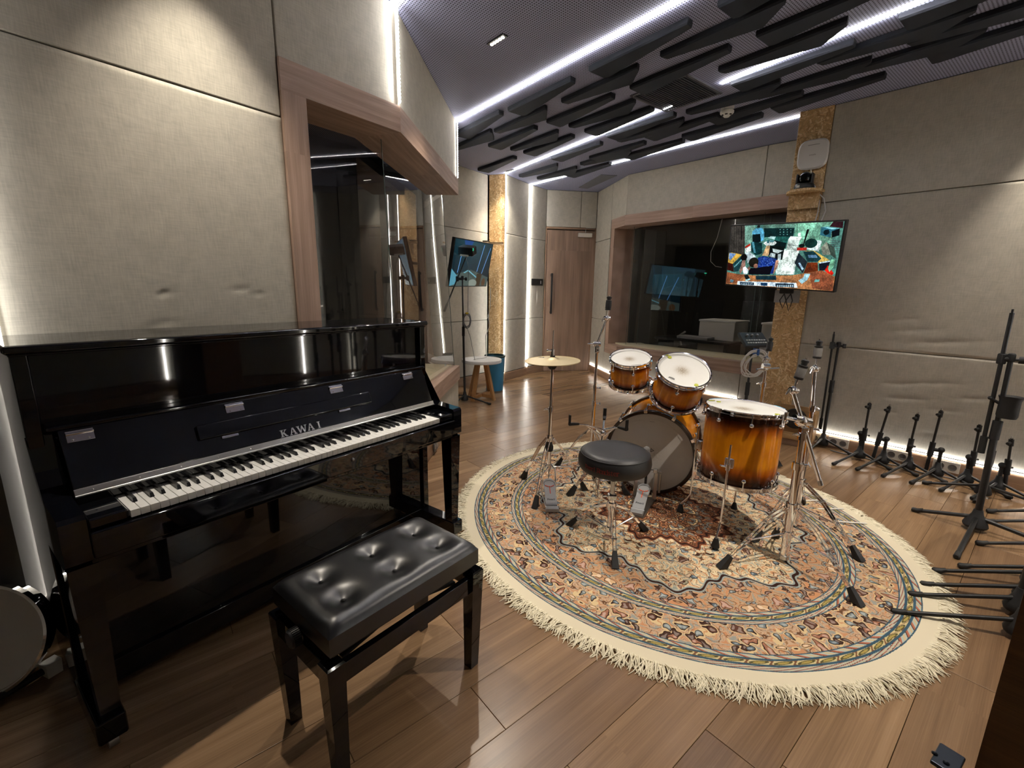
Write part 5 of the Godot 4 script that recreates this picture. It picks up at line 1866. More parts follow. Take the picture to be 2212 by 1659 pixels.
func build_cymbal_stands() -> void:
	# left, behind the hi-hat
	var t := thing("cymbal_stand", "thin chrome boom cymbal stand between the hi-hat and the small rack tom", "cymbal stand", Vector3(0.622, 0, -3.30), 0.0, "chrome cymbal stands")
	tripod(t, 0.0125, 0.33, [Vector2(-0.255, -0.05), Vector2(0.20, -0.24), Vector2(0.10, 0.26)], 0.14)
	var mb := MB.new()
	mb.tube([Vector3(0, 0.05, 0), Vector3(0, 0.54, 0)], 0.0135, 14)
	part("lower_tube", mb, M.chrome, t)
	mb = MB.new()
	mb.tube([Vector3(0, 0.52, 0), Vector3(0, 0.93, 0)], 0.0105, 14)
	part("upper_tube", mb, M.chrome, t)
	clamp_ring(t, Vector3(0, 0.535, 0), Vector3.UP, 0.018, Vector3(1, 0, 0.1))
	clamp_ring(t, Vector3(0, 0.655, 0), Vector3.UP, 0.014, Vector3(1, 0, 0.1))
	mb = MB.new()
	mb.box(Vector3(0.0, 0.955, 0), Vector3(0.034, 0.075, 0.034), 0.008)
	mb.tube([Vector3(-0.02, 0.985, 0), Vector3(-0.07, 0.985, 0)], 0.006, 8)
	mb.tube([Vector3(-0.03, 0.985, 0), Vector3(0.022, 0.985, 0)], 0.019, 14)
	part("boom_clamp", mb, M.chrome, t)
	mb = MB.new()
	mb.tube([Vector3(-0.005, 0.975, 0), Vector3(0.056, 1.165, 0.008)], 0.0085, 12)
	part("boom", mb, M.chrome, t)
	cymbal_top(t, Vector3(0.058, 1.175, 0.008), Vector3(0.05, 1, 0.0), M.black)

	# behind the floor tom, with the white cable coil
	t = thing("cymbal_stand", "chrome cymbal stand behind the floor tom by the far window", "cymbal stand", Vector3(1.885, 0, -3.31), 0.0, "chrome cymbal stands")
	tripod(t, 0.0125, 0.33, [Vector2(-0.22, -0.18), Vector2(0.27, -0.10), Vector2(0.0, 0.28)], 0.14)
	mb = MB.new()
	mb.tube([Vector3(0, 0.05, 0), Vector3(0, 0.70, 0)], 0.0135, 14)
	part("lower_tube", mb, M.chrome, t)
	mb = MB.new()
	mb.tube([Vector3(0, 0.68, 0), Vector3(0, 0.83, 0)], 0.0105, 14)
	part("upper_tube", mb, M.chrome, t)
	clamp_ring(t, Vector3(0, 0.70, 0), Vector3.UP, 0.020, Vector3(-1, 0.2, 0.1))
	mb = MB.new()
	mb.box(Vector3(0, 0.83, 0), Vector3(0.034, 0.05, 0.034), 0.008)
	mb.tube([Vector3(-0.07, 0.815, 0.01), Vector3(0.10, 0.825, 0)], 0.007, 8)
	mb.tube([Vector3(-0.025, 0.84, 0), Vector3(0.025, 0.84, 0)], 0.02, 14)
	part("boom_clamp", mb, M.chrome, t)
	cymbal_top(t, Vector3(0.0, 0.895, 0.0), Vector3(0.08, 1, 0.0), M.black)

	# big boom stand in front on the right
	t = thing("cymbal_stand", "large chrome boom cymbal stand with grey felt, in front of the floor tom", "cymbal stand", Vector3(1.42, 0, -2.10), 0.0, "chrome cymbal stands")
	tripod(t, 0.019, 0.318, [Vector2(-0.353, 0.066), Vector2(0.145, 0.329), Vector2(0.095, -0.241)], 0.17)
	mb = MB.new()
	mb.tube([Vector3(0, 0.035, 0), Vector3(0, 0.535, 0)], 0.0195, 18)
	part("lower_tube", mb, M.chrome, t)
	mb = MB.new()
	mb.lathe([Vector2(0.0, 0.030), Vector2(0.024, 0.030), Vector2(0.024, 0.05), Vector2(0.0195, 0.052)], 18)
	part("tube_cap", mb, M.satin, t)
	mb = MB.new()
	mb.tube([Vector3(0, 0.52, 0), Vector3(0, 0.69, 0)], 0.0145, 16)
	part("upper_tube", mb, M.chrome, t)
	clamp_ring(t, Vector3(0, 0.535, 0), Vector3.UP, 0.027, Vector3(1, 0.2, 0.1))
	clamp_ring(t, Vector3(0, 0.69, 0), Vector3.UP, 0.022, Vector3(-1, 0.3, 0.2))
	mb = MB.new()
	mb.ball(Vector3(-0.015, 0.765, -0.008), 0.030, 16)
	mb.tube([Vector3(-0.055, 0.78, 0.0), Vector3(0.03, 0.76, -0.01)], 0.020, 16)
	mb.tube([Vector3(-0.055, 0.775, 0.0), Vector3(-0.10, 0.785, 0.005)], 0.009, 10)
	mb.box(Vector3(-0.10, 0.79, 0.005), Vector3(0.014, 0.045, 0.012), 0.004)
	mb.box(Vector3(0, 0.715, 0), Vector3(0.034, 0.05, 0.034), 0.006)
	part("boom_clamp", mb, M.chrome, t)
	mb = MB.new()
	mb.tube([Vector3(-0.058, 0.905, -0.03), Vector3(0.084, 0.467, 0.059)], 0.0095, 12)
	part("boom", mb, M.chrome, t)
	mb = MB.new()
	mb.tube([Vector3(0.078, 0.486, 0.055), Vector3(0.0855, 0.462, 0.060)], 0.0105, 12)
	part("boom_end", mb, M.steel, t)
	cymbal_top(t, Vector3(-0.058, 0.912, -0.03), Vector3(0.18, 1, 0.10), M.greyfelt)

	# straight stand behind it
	t = thing("cymbal_stand", "straight chrome cymbal stand with grey felt, rightmost of the kit", "cymbal stand", Vector3(1.693, 0, -2.455), 0.0, "chrome cymbal stands")
	tripod(t, 0.0155, 0.298, [Vector2(0.137, 0.339), Vector2(-0.33, 0.17), Vector2(0.245, -0.31)], 0.15)
	mb = MB.new()
	mb.tube([Vector3(0, 0.032, 0), Vector3(0, 0.62, 0)], 0.0155, 16)
	part("lower_tube", mb, M.chrome, t)
	mb = MB.new()
	mb.tube([Vector3(0, 0.60, 0), Vector3(-0.004, 0.72, 0), Vector3(-0.016, 0.95, -0.008)], 0.0105, 14)
	part("upper_tube", mb, M.chrome, t)
	clamp_ring(t, Vector3(0, 0.62, 0), Vector3.UP, 0.021, Vector3(0.9, 0, 0.3))
	clamp_ring(t, Vector3(-0.003, 0.74, 0), Vector3.UP, 0.016, Vector3(0.9, 0, -0.3))
	cymbal_top(t, Vector3(-0.016, 0.965, -0.008), Vector3(0.0, 1, 0.0), M.greyfelt)


func build_snare_stand() -> void:
	var o := Vector3(0.60, 0.0, -2.90)
	var t := thing("snare_stand", "empty chrome snare stand with black rubber-tipped arms behind the throne", "snare stand", o)
	tripod(t, 0.012, 0.20, [Vector2(-0.20, 0.075), Vector2(0.20, 0.05), Vector2(0.02, -0.22)], 0.09)
	var mb := MB.new()
	mb.tube([Vector3(0, 0.03, 0), Vector3(0, 0.30, 0)], 0.013, 14)
	part("lower_tube", mb, M.chrome, t)
	mb = MB.new()
	mb.tube([Vector3(0, 0.28, 0), Vector3(0.02, 0.42, -0.01)], 0.010, 14)
	mb.ball(Vector3(0.02, 0.43, -0.01), 0.022, 12)
	part("basket_joint", mb, M.chrome, t)
	var hub := Vector3(0.02, 0.45, -0.01)
	for e in [Vector3(-0.20, 0.50, 0.03), Vector3(0.13, 0.50, 0.12), Vector3(0.06, 0.49, -0.18)]:
		var arm := MB.new()
		var mid: Vector3 = hub.lerp(e, 0.55) + Vector3(0, 0.012, 0)
		arm.tube([hub, mid], 0.008, 10)
		arm.tube([hub + Vector3(0, -0.05, 0), mid], 0.006, 8)
		arm.tube([mid, e], 0.0045, 8)
		part("basket_arm", arm, M.chrome, t)
		var d: Vector3 = Vector3(e.x - hub.x, 0, e.z - hub.z).normalized()
		var rb := MB.new()
		var side := d.cross(Vector3.UP)
		rb.loft([e - d * 0.05 + side * 0.009 - Vector3.UP * 0.006, e - d * 0.05 - side * 0.009 - Vector3.UP * 0.006, e + d * 0.02 - side * 0.012 - Vector3.UP * 0.008, e + d * 0.02 + side * 0.012 - Vector3.UP * 0.008], [e - d * 0.05 + side * 0.009 + Vector3.UP * 0.006, e - d * 0.05 - side * 0.009 + Vector3.UP * 0.006, e + d * 0.02 - side * 0.012 + Vector3.UP * 0.010, e + d * 0.02 + side * 0.012 + Vector3.UP * 0.010])
		rb.box(e + d * 0.014 + Vector3.UP * 0.032, Vector3(0.012, 0.065, 0.024), 0.003, Basis(d, Vector3.UP, side))
		part("rubber_tip", rb, M.rubber, t)


# ---------------------------------------------------------------- microphone stands
func stand_base(t: Node3D, tips: Array, s := 1.0, hub_y := 0.075) -> void:
	var hb := MB.new()
	hb.lathe([Vector2(0.0, 0.018), Vector2(0.042 * s, 0.022), Vector2(0.047 * s, 0.035), Vector2(0.040 * s, 0.060), Vector2(0.022 * s, hub_y + 0.015), Vector2(0.017 * s, hub_y + 0.045), Vector2(0.0, hub_y + 0.047)], 12)
	part("hub", hb, M.matblack, t)
	for p in tips:
		var d := Vector3(p.x, 0, p.y).normalized()
		var l: float = p.length()
		var lg := MB.new()
		lg.tube([d * 0.02 + Vector3(0, hub_y - 0.005, 0), Vector3(p.x, 0.016, p.y) - d * 0.03], 0.0095 * s, 10)
		part("leg", lg, M.black, t)
		var ft := MB.new()
		var e := Vector3(p.x, 0.015, p.y)
		ft.tube([e - d * 0.055 + Vector3(0, (hub_y - 0.02) * 0.055 / l, 0), e - d * 0.03, e - d * 0.006, e], [0.0105 * s, 0.0145, 0.0145, 0.009], 10)
		part("rubber_foot", ft, M.rubber, t)


func short_stand(label: String, at: Vector3, boom_top: Vector3, boom_low: Vector3, post_top: Vector3, tips: Array) -> void:
	var t := thing("microphone_stand", label, "microphone stand", at, 0.0, "short microphone stands along the right wall")
	stand_base(t, tips)
	var po := MB.new()
	po.tube([Vector3(0, 0.10, 0), post_top], 0.0125, 12)
	part("post", po, M.black, t)
	var cl := MB.new()
	var mid := boom_low.lerp(boom_top, clampf((post_top.y - boom_low.y) / (boom_top.y - boom_low.y), 0.1, 0.9))
	cl.ball(post_top + Vector3(0, 0.005, 0), 0.022, 12)
	cl.tube([post_top, mid], 0.013, 10)
	part("swivel", cl, M.matblack, t)
	var bd := (boom_top - boom_low).normalized()
	cl = MB.new()
	cl.tube([mid - bd * 0.055, mid + bd * 0.055], 0.0185, 12)
	part("boom_clutch", cl, M.matblack, t)
	var kn := MB.new()
	var side := bd.cross(Vector3(0.3, 0, 1)).normalized()
	kn.tube([mid, mid + side * 0.05 + Vector3(0, -0.012, 0)], 0.003, 6)
	kn.ball(mid + side * 0.055 + Vector3(0, -0.014, 0), 0.008, 8)
	part("locking_lever", kn, M.black, t)
	var bm := MB.new()
	bm.tube([boom_low, boom_low.lerp(boom_top, 0.25), boom_low.lerp(boom_top, 0.26), boom_top], [0.0125, 0.0125, 0.0085, 0.0085], 10)
	part("boom", bm, M.black, t)
	var tip := MB.new()
	tip.tube([boom_top - bd * 0.055, boom_top - bd * 0.008], 0.0145, 12)
	tip.tube([boom_top - bd * 0.03, boom_top - bd * 0.035 - side * 0.038], 0.010, 10)
	part("end_grip", tip, M.matblack, t)
	var th := MB.new()
	th.tube([boom_top - bd * 0.008, boom_top + bd * 0.014], 0.0055, 10)
	part("thread", th, M.satin, t)


func tall_stand(label: String, at: Vector3, tips: Array, h: float, lean := Vector2.ZERO, boom := [], group := "tall microphone stands in a row", s := 1.0) -> Node3D:
	var t := thing("microphone_stand", label, "microphone stand", at, 0.0, group)
	stand_base(t, tips, s, 0.085)
	var top := Vector3(lean.x, h, lean.y)
	var po := MB.new()
	po.tube([Vector3(0, 0.1, 0), top * 0.55 + Vector3(0, 0.04, 0)], 0.0135 * s, 14)
	part("lower_tube", po, M.black, t)
	var cl := MB.new()
	var m := top * 0.55
	cl.tube([m, m + Vector3(0, 0.11, 0)], 0.0175 * s, 14)
	part("height_clutch", cl, M.matblack, t)
	var up := MB.new()
	up.tube([m, top], 0.0095 * s, 12)
	part("upper_tube", up, M.black, t)
	if boom.size() >= 2:
		var sw := MB.new()
		sw.box(top + Vector3(0, 0.01, 0), Vector3(0.032, 0.05, 0.032), 0.008)
		var j: Vector3 = boom[0].lerp(boom[1], clampf((top.y - boom[0].y) / (boom[1].y - boom[0].y), 0.0, 1.0)) if absf(boom[1].y - boom[0].y) > 0.01 else boom[0]
		sw.tube([top, j], 0.016, 10)
		sw.box(j, Vector3(0.034, 0.06, 0.034), 0.006)
		part("swivel", sw, M.matblack, t)
		var kn := MB.new()
		var side := Vector3(top.x - j.x, 0, top.z - j.z).normalized()
		kn.tube([top, top + side * 0.035], 0.007, 8)
		kn.tube([top + side * 0.03, top + side * 0.055], 0.020, 8)
		part("knob", kn, M.matblack, t)
		var bm := MB.new()
		var d: Vector3 = (boom[1] - boom[0]).normalized()
		bm.tube([boom[0], boom[1]], 0.0085 * s, 10)
		part("boom", bm, M.black, t)
		var en := MB.new()
		en.tube([boom[0], boom[0] + d * 0.10], 0.0135 * s, 12)
		part("boom_grip", en, M.matblack, t)
		var th := MB.new()
		th.tube([boom[1], boom[1] + d * 0.02], 0.0055, 10)
		part("thread", th, M.black, t)
	return t


func build_stands() -> void:
	var L := Vector2(-0.325, 0.150); var Rr := Vector2(0.074, 0.258); var Bk := Vector2(0.055, -0.07)
	var tips := [L, Rr, Bk]
	short_stand("short black stand, leftmost of the six small ones by the wall", Vector3(2.955, 0, -3.625), Vector3(0.005, 0.500, 0.004), Vector3(0.005, 0.09, 0.010), Vector3(-0.015, 0.225, -0.010), tips)
	short_stand("second small black stand from the left, its boom leaning to the right", Vector3(3.067, 0, -3.518), Vector3(-0.016, 0.495, -0.014), Vector3(-0.065, 0.05, -0.02), Vector3(0.0, 0.215, 0.0), tips)
	short_stand("third small black stand from the left, boom straight above its base", Vector3(3.172, 0, -3.392), Vector3(-0.006, 0.470, -0.005), Vector3(-0.012, 0.18, -0.010), Vector3(-0.012, 0.20, -0.006), tips)
	short_stand("fourth small black stand from the left, boom hanging left of its base", Vector3(3.285, 0, -3.272), Vector3(-0.030, 0.525, -0.035), Vector3(-0.055, 0.045, -0.03), Vector3(0.0, 0.215, 0.0), tips)
	short_stand("fifth small black stand, just left of the cup-holder stand", Vector3(3.390, 0, -3.148), Vector3(0.004, 0.465, 0.004), Vector3(0.012, 0.02, 0.012), Vector3(-0.006, 0.205, -0.006), tips)
	short_stand("sixth small black stand, right of the cup-holder stand", Vector3(3.490, 0, -3.022), Vector3(0.008, 0.405, 0.008), Vector3(0.030, 0.05, 0.02), Vector3(0.0, 0.195, 0.0), tips)
	tall_stand("tall black stand with folded boom standing alone beside the plywood crate", Vector3(2.850, 0, -3.935), [Vector2(-0.30, 0.22), Vector2(0.11, 0.24), Vector2(0.03, -0.06)], 0.93, Vector2(0.0, 0.0), [Vector3(-0.028, 0.165, -0.02), Vector3(-0.036, 1.03, -0.026)], "tall microphone stands by the right wall")
	var m1 := tall_stand("tall thick black stand with a cup holder on its pole", Vector3(2.787, 0, -2.476), [Vector2(-0.179, -0.229), Vector2(-0.413, 0.316), Vector2(0.30, 0.38)], 1.03, Vector2(-0.012, -0.015), [Vector3(-0.034, 0.475, -0.034), Vector3(-0.038, 1.285, -0.042)], "tall microphone stands by the right wall", 1.25)
	var cup := MB.new()
	cup.lathe([Vector2(0.0, 0.70), Vector2(0.040, 0.70), Vector2(0.045, 0.715), Vector2(0.044, 0.80), Vector2(0.052, 0.825), Vector2(0.040, 0.815), Vector2(0.038, 0.72)], 20, Transform3D(Basis(), Vector3(0.012, 0, 0.012)))
	cup.tube([Vector3(0.01, 0.76, 0.0), Vector3(-0.05, 0.80, -0.03)], 0.008, 8)
	cup.ball(Vector3(-0.055, 0.805, -0.033), 0.012, 8)
	part("cup_holder", cup, M.matblack, m1)
	# nearly whole row just outside the picture: only their feet reach into view
	var off := Vector2(-0.380, -0.110)
	var others := [Vector2(0.28, -0.20), Vector2(0.05, 0.32)]
	var feet := [["nearest tall stand, one long foot lying over the rug's fringe", Vector2(1.678, -1.734)], ["tall stand whose foot is second nearest on the rug's edge", Vector2(1.857, -1.854)], ["tall stand with its foot third from the near end of the row", Vector2(1.980, -1.930)],
		["tall stand with its foot fourth from the near end of the row", Vector2(2.140, -2.042)], ["tall stand with its foot fifth from the near end, shortest in view", Vector2(2.312, -2.085)], ["tall stand whose foot pokes out under the cup-holder stand's base", Vector2(2.626, -2.308)],
		["tall stand whose foot touches the cup-holder stand's base from behind", Vector2(2.929, -2.563)], ["tall stand with its foot just behind the cup-holder stand's pole", Vector2(3.088, -2.698)]]
	for i in feet.size():
		var tip: Vector2 = feet[i][1]
		var b := tip - off
		if b.x / maxf(-b.y, 0.1) < 1.27: b += Vector2(0.03, 0.02)
		var hgt := [1.05, 1.35, 1.2, 1.4, 1.1, 1.35, 1.25, 1.4][i] as float
		tall_stand("black " + feet[i][0], Vector3(b.x, 0, b.y), [tip - b, others[0] * (0.9 if i < 6 else 0.6), others[1]], hgt, Vector2.ZERO, [Vector3(0.03, hgt - 0.55, 0.02), Vector3(0.03, hgt + 0.25, 0.02)], "tall microphone stands in a row")
	tall_stand("low black boom stand base lying between the small stands and the cup-holder stand", Vector3(3.30, 0, -2.935), [Vector2(-0.236, -0.207), Vector2(-0.16, 0.11), Vector2(0.28, 0.12)], 0.42, Vector2.ZERO, [], "tall microphone stands by the right wall")
	# stand in front of the wall screen, carrying a mixer box
	var ts := tall_stand("black boom stand by the white side table holding a small mixer box", Vector3(-0.58, 0, -5.40), [Vector2(0.33, 0.14), Vector2(-0.14, 0.30), Vector2(-0.12, -0.30)], 1.48, Vector2(-0.02, 0.0), [Vector3(-0.235, 1.10, 0.02), Vector3(0.028, 1.74, -0.005)], "stand by the side table")
	var mx := thing("mixer_box", "small black personal mixer box with green light on the boom stand", "audio mixer", Vector3(-0.545, 1.80, -5.395), -0.35)
	var mb := MB.new()
	mb.box(Vector3.ZERO, Vector3(0.20, 0.10, 0.12), 0.012, Basis(Vector3(1, 0, 0), 0.35) * Basis(Vector3(0, 0, 1), -0.12))
	part("case", mb, M.black, mx)
	mb = MB.new()
	mb.box(Vector3(-0.01, -0.052, 0.030), Vector3(0.10, 0.018, 0.055), 0.002, Basis(Vector3(1, 0, 0), 0.35) * Basis(Vector3(0, 0, 1), -0.12))
	part("label_strip", mb, M.offwhite, mx)
	mb = MB.new()
	mb.box(Vector3(0.098, 0.005, 0.045), Vector3(0.012, 0.03, 0.02), 0.003)
	part("display", mb, M.greenled, mx)
	# coiled cable on that stand
	var co := thing("cable_coil", "grey cable coil hung with a yellow tie on the boom stand", "cable", Vector3(-0.545, 1.0, -5.365))
	mb = MB.new()
	var pts := []
	for k in 150:
		var a := TAU * k / 24.0
		var r := 0.055 + 0.010 * sin(k * 0.37)
		pts.append(Vector3(cos(a) * r * 0.75, sin(a) * r * 1.45, 0.012 * sin(k * 0.7)))
	mb.tube(pts, 0.0032, 5)
	part("loops", mb, M.greycable, co)
	mb = MB.new()
	mb.box(Vector3(0, 0.085, 0), Vector3(0.035, 0.022, 0.03), 0.004)
	part("tie", mb, M.yellowtie, co)
	mb = MB.new()
	mb.tube([Vector3(0.01, 0.08, 0), Vector3(0.015, 0.35, 0.0), Vector3(0.02, 0.62, -0.01), Vector3(-0.02, 0.75, -0.02)], 0.003, 6)
	mb.tube([Vector3(0.0, -0.08, 0), Vector3(0.04, -0.2, 0.0), Vector3(0.075, -0.40, -0.05), Vector3(0.085, -0.482, -0.07)], 0.003, 6)
	part("tails", mb, M.greycable, co)


# ---------------------------------------------------------------- screens and their pictures
func fill(img: Image, pts: Array, col: Color) -> void:
	var w := img.get_width(); var h := img.get_height()
	var y0 := 1e9; var y1 := -1e9
	for p in pts:
		y0 = minf(y0, p.y); y1 = maxf(y1, p.y)
	for y in range(maxi(int(y0), 0), mini(int(y1) + 1, h)):
		var xs := []
		for i in pts.size():
			var a: Vector2 = pts[i]; var b: Vector2 = pts[(i + 1) % pts.size()]
			if (a.y <= y + 0.5) != (b.y <= y + 0.5):
				xs.append(a.x + (b.x - a.x) * (y + 0.5 - a.y) / (b.y - a.y))
		xs.sort()
		for k in range(0, xs.size() - 1, 2):
			var xa := maxi(int(round(xs[k])), 0); var xb := mini(int(round(xs[k + 1])), w)
			if xb > xa: img.fill_rect(Rect2i(xa, y, xb - xa, 1), col)


func oval(img: Image, c: Vector2, r: Vector2, col: Color) -> void:
	var pts := []
	for k in 28: pts.append(c + Vector2(cos(TAU * k / 28), sin(TAU * k / 28)) * r)
	fill(img, pts, col)


# a video picture is softer than flat shapes: uneven tone, grain, slight blur
func soften(img: Image, strength: float) -> void:
	var w := img.get_width(); var h := img.get_height()
	var a := noise(0.018, 71); var b := noise(0.12, 72); var e := noise(0.05, 73)
	for y in h:
		for x in w:
			var c := img.get_pixel(x, y)
			var t := 1.0 + strength * (0.55 * a.get_noise_2d(x, y) + 0.35 * e.get_noise_2d(x * 1.4, y) + 0.45 * b.get_noise_2d(x, y))
			c = Color(c.r * t, c.g * t, c.b * t)
			c = c.lerp(c * c, 0.35)
			img.set_pixel(x, y, c.clamp())
	img.resize(w / 2, h / 2, Image.INTERPOLATE_LANCZOS)
	img.resize(w, h, Image.INTERPOLATE_CUBIC)


func control_room_picture() -> ImageTexture:
	var w := 640; var h := 360
	var img := Image.create(w, h, false, Image.FORMAT_RGB8)
	var m := func(l: Array) -> Array:        # from a skewed view of the screen to its own pixels
		var out := []
		for i in range(0, l.size(), 2):
			var x: float = l[i]; var y: float = l[i + 1]
			var u := 0.5; var vv := 0.5
			for k in 4:
				var xl := 135.0 - 85.0 * vv; var xr := 2125.0 - 225.0 * vv
				u = (x - xl) / (xr - xl)
				var yt := 60.0 - 65.0 * u; var yb := 1050.0 + 150.0 * u
				vv = (y - yt) / (yb - yt)
			out.append(Vector2(u * w, vv * h))
		return out
	var f := func(l: Array, c: Color) -> void: fill(img, m.call(l), c)
	img.fill(c8(92, 140, 130))
	f.call([100, 0, 420, 0, 420, 540, 100, 540], c8(66, 62, 58))
	for k in 5: f.call([160 + k * 50, 40, 175 + k * 50, 40, 185 + k * 50, 500, 170 + k * 50, 500], c8(80, 76, 70))
	f.call([335, 60, 350, 60, 355, 290, 345, 290], c8(22, 22, 24))
	f.call([415, 50, 620, 40, 600, 380, 425, 410], c8(132, 172, 158))
	f.call([780, 40, 1360, 20, 1330, 110, 780, 110], c8(104, 140, 128))
	f.call([1350, 10, 1960, -10, 1900, 500, 1330, 420], c8(120, 168, 148))
	f.call([1400, 10, 1720, 0, 1560, 300, 1400, 260], c8(150, 206, 182))
	f.call([900, 470, 1400, 440, 1320, 900, 1020, 900], c8(206, 222, 216))
	f.call([1140, 480, 1420, 470, 1290, 900, 1080, 900], c8(226, 238, 232))
	f.call([430, 400, 530, 350, 560, 480, 430, 520], c8(206, 214, 210))
	f.call([430, 400, 530, 350, 535, 385, 432, 435], c8(206, 60, 40))
	# sofa
	f.call([790, 95, 1340, 95, 1310, 245, 1010, 235, 800, 250], c8(18, 48, 50))
	for k in 11: oval(img, m.call([1090 + (k % 4) * 62, 122 + (k / 4) * 42])[0], Vector2(3, 3), c8(120, 180, 176))
	f.call([1010, 235, 1310, 245, 1200, 350, 990, 300], c8(46, 112, 106))
	f.call([990, 300, 1200, 350, 1180, 440, 930, 380], c8(14, 34, 38))
	# seated person in a light blue shirt and the chair before them
	f.call([565, 150, 640, 95, 760, 90, 800, 170, 790, 300, 700, 330, 570, 260], c8(104, 176, 206))
	oval(img, m.call([690, 65])[0], Vector2(9, 8), c8(40, 44, 44))
	f.call([570, 200, 720, 190, 735, 320, 650, 350, 575, 330], c8(10, 26, 32))
	f.call([545, 330, 760, 340, 760, 520, 640, 560, 550, 480], c8(20, 62, 66))
	f.call([560, 330, 600, 320, 640, 510, 600, 510], c8(88, 150, 164))
	# round table, papers
	f.call([780, 350, 830, 320, 1000, 318, 1030, 345, 980, 385, 840, 392], c8(232, 240, 238))
	f.call([850, 300, 890, 300, 890, 350, 850, 350], c8(54, 110, 118)); f.call([900, 300, 980, 300, 975, 335, 905, 335], c8(90, 140, 146))
	f.call([865, 260, 920, 230, 1012, 240, 985, 288], c8(170, 200, 200))
	f.call([840, 395, 920, 390, 900, 480, 870, 570, 760, 560, 800, 480], c8(206, 176, 136))
	# chair with an open back
	f.call([905, 390, 1170, 410, 1120, 640, 1000, 640, 880, 580], c8(14, 22, 24))
	f.call([950, 440, 1140, 480, 1040, 530, 960, 500], c8(186, 200, 200)); f.call([920, 515, 1005, 530, 995, 610, 890, 575], c8(176, 190, 192)); f.call([1045, 540, 1105, 530, 1095, 640, 1040, 640], c8(168, 182, 184))
	# white drawers, dispenser
	f.call([1270, 235, 1460, 250, 1425, 310, 1230, 290], c8(246, 250, 248)); f.call([1230, 290, 1425, 312, 1370, 490, 1195, 455], c8(196, 210, 204))
	f.call([1215, 370, 1405, 398, 1402, 406, 1213, 378], c8(120, 132, 128)); f.call([1395, 190, 1445, 175, 1440, 240, 1395, 245], c8(240, 248, 246))
	# drum pad, stand, tom
	f.call([1545, 120, 1585, 120, 1480, 420, 1468, 415], c8(22, 26, 26))
	f.call([1590, 290, 1780, 320, 1720, 500, 1530, 460], c8(200, 214, 214))
	oval(img, m.call([1605, 360])[0], Vector2(33, 25), c8(22, 62, 58))
	f.call([1380, 430, 1540, 430, 1530, 480, 1370, 480], c8(170, 50, 40)); oval(img, m.call([1455, 400])[0], Vector2(16, 11), c8(20, 30, 30))
	# monitor speaker on the right
	f.call([1770, 90, 1870, 80, 2050, 115, 1930, 160, 1910, 265, 1750, 220], c8(60, 122, 138))
	f.call([1800, 85, 2050, 112, 1940, 130], c8(150, 200, 208))
	oval(img, m.call([1850, 175])[0], Vector2(15, 14), c8(14, 34, 42))
	f.call([1930, 160, 2050, 115, 2040, 230, 1930, 265], c8(14, 22, 28))
	f.call([1960, 0, 2110, 0, 2090, 110, 1900, 80], c8(56, 26, 36))
	for k in 6: f.call([1870 + k * 8, 300 + k * 38, 2060 - k * 4, 330 + k * 30, 2056 - k * 4, 338 + k * 30, 1868 + k * 8, 310 + k * 38], c8(90, 100, 104))
	f.call([1840, 340, 1960, 430, 1980, 640, 1860, 520], c8(70, 86, 78)); f.call([1760, 430, 1850, 330, 1900, 560, 1780, 560], c8(150, 156, 142))
	# desks and racks
	f.call([100, 510, 160, 500, 370, 540, 180, 700, 80, 670], c8(206, 172, 84)); f.call([110, 505, 250, 525, 130, 640, 95, 600], c8(120, 150, 190))
	f.call([80, 670, 185, 700, 210, 840, 65, 800], c8(66, 24, 18)); f.call([185, 700, 370, 560, 380, 680, 300, 830, 215, 840], c8(34, 74, 80))
	for k in 6: f.call([215 + k * 26, 740 - k * 22, 235 + k * 26, 722 - k * 22, 237 + k * 26, 750 - k * 22, 218 + k * 26, 768 - k * 22], c8(130, 186, 190))
	f.call([1500, 490, 1650, 485, 1880, 650, 1720, 700], c8(196, 172, 100)); f.call([1480, 500, 1640, 490, 1760, 620, 1700, 680, 1540, 680], c8(30, 68, 74))
	f.call([1550, 560, 1680, 560, 1700, 610, 1560, 610], c8(110, 150, 180))
	f.call([1400, 520, 1540, 680, 1460, 880, 1330, 700], c8(40, 52, 60)); f.call([1390, 700, 1420, 690, 1480, 800, 1450, 830], c8(170, 200, 220))
	f.call([1540, 690, 1700, 690, 1700, 850, 1470, 880], c8(120, 56, 28)); f.call([1720, 700, 1890, 660, 1860, 800, 1720, 850], c8(30, 34, 50)); f.call([1725, 690, 1890, 660, 1886, 680, 1725, 712], c8(200, 224, 240))
	f.call([1800, 830, 1850, 740, 1930, 880, 1890, 950], c8(214, 44, 28)); f.call([1900, 640, 1960, 640, 1940, 760, 1870, 860, 1850, 800], c8(140, 200, 170))
	# people bent over the desk
	f.call([430, 520, 520, 495, 640, 570, 620, 660, 480, 690], c8(186, 200, 204)); oval(img, m.call([410, 590])[0], Vector2(20, 22), c8(20, 18, 18))
	f.call([380, 640, 440, 640, 440, 740, 340, 880, 320, 830], c8(150, 120, 110))
	f.call([680, 600, 780, 570, 1020, 620, 1040, 660, 960, 880, 740, 900, 680, 760], c8(28, 60, 140))
	var rng := RandomNumberGenerator.new()
	rng.seed = 3
	for k in 130:
		var p: Vector2 = m.call([rng.randf_range(690, 990), rng.randf_range(590, 780)])[0]
		img.fill_rect(Rect2i(int(p.x), int(p.y), 3, 2), c8(130, 170, 226))
	f.call([700, 770, 960, 740, 900, 900, 500, 890, 520, 780], c8(12, 12, 24))
	oval(img, m.call([600, 680])[0], Vector2(31, 30), c8(34, 32, 26)); oval(img, m.call([640, 740])[0], Vector2(14, 13), c8(150, 112, 96))
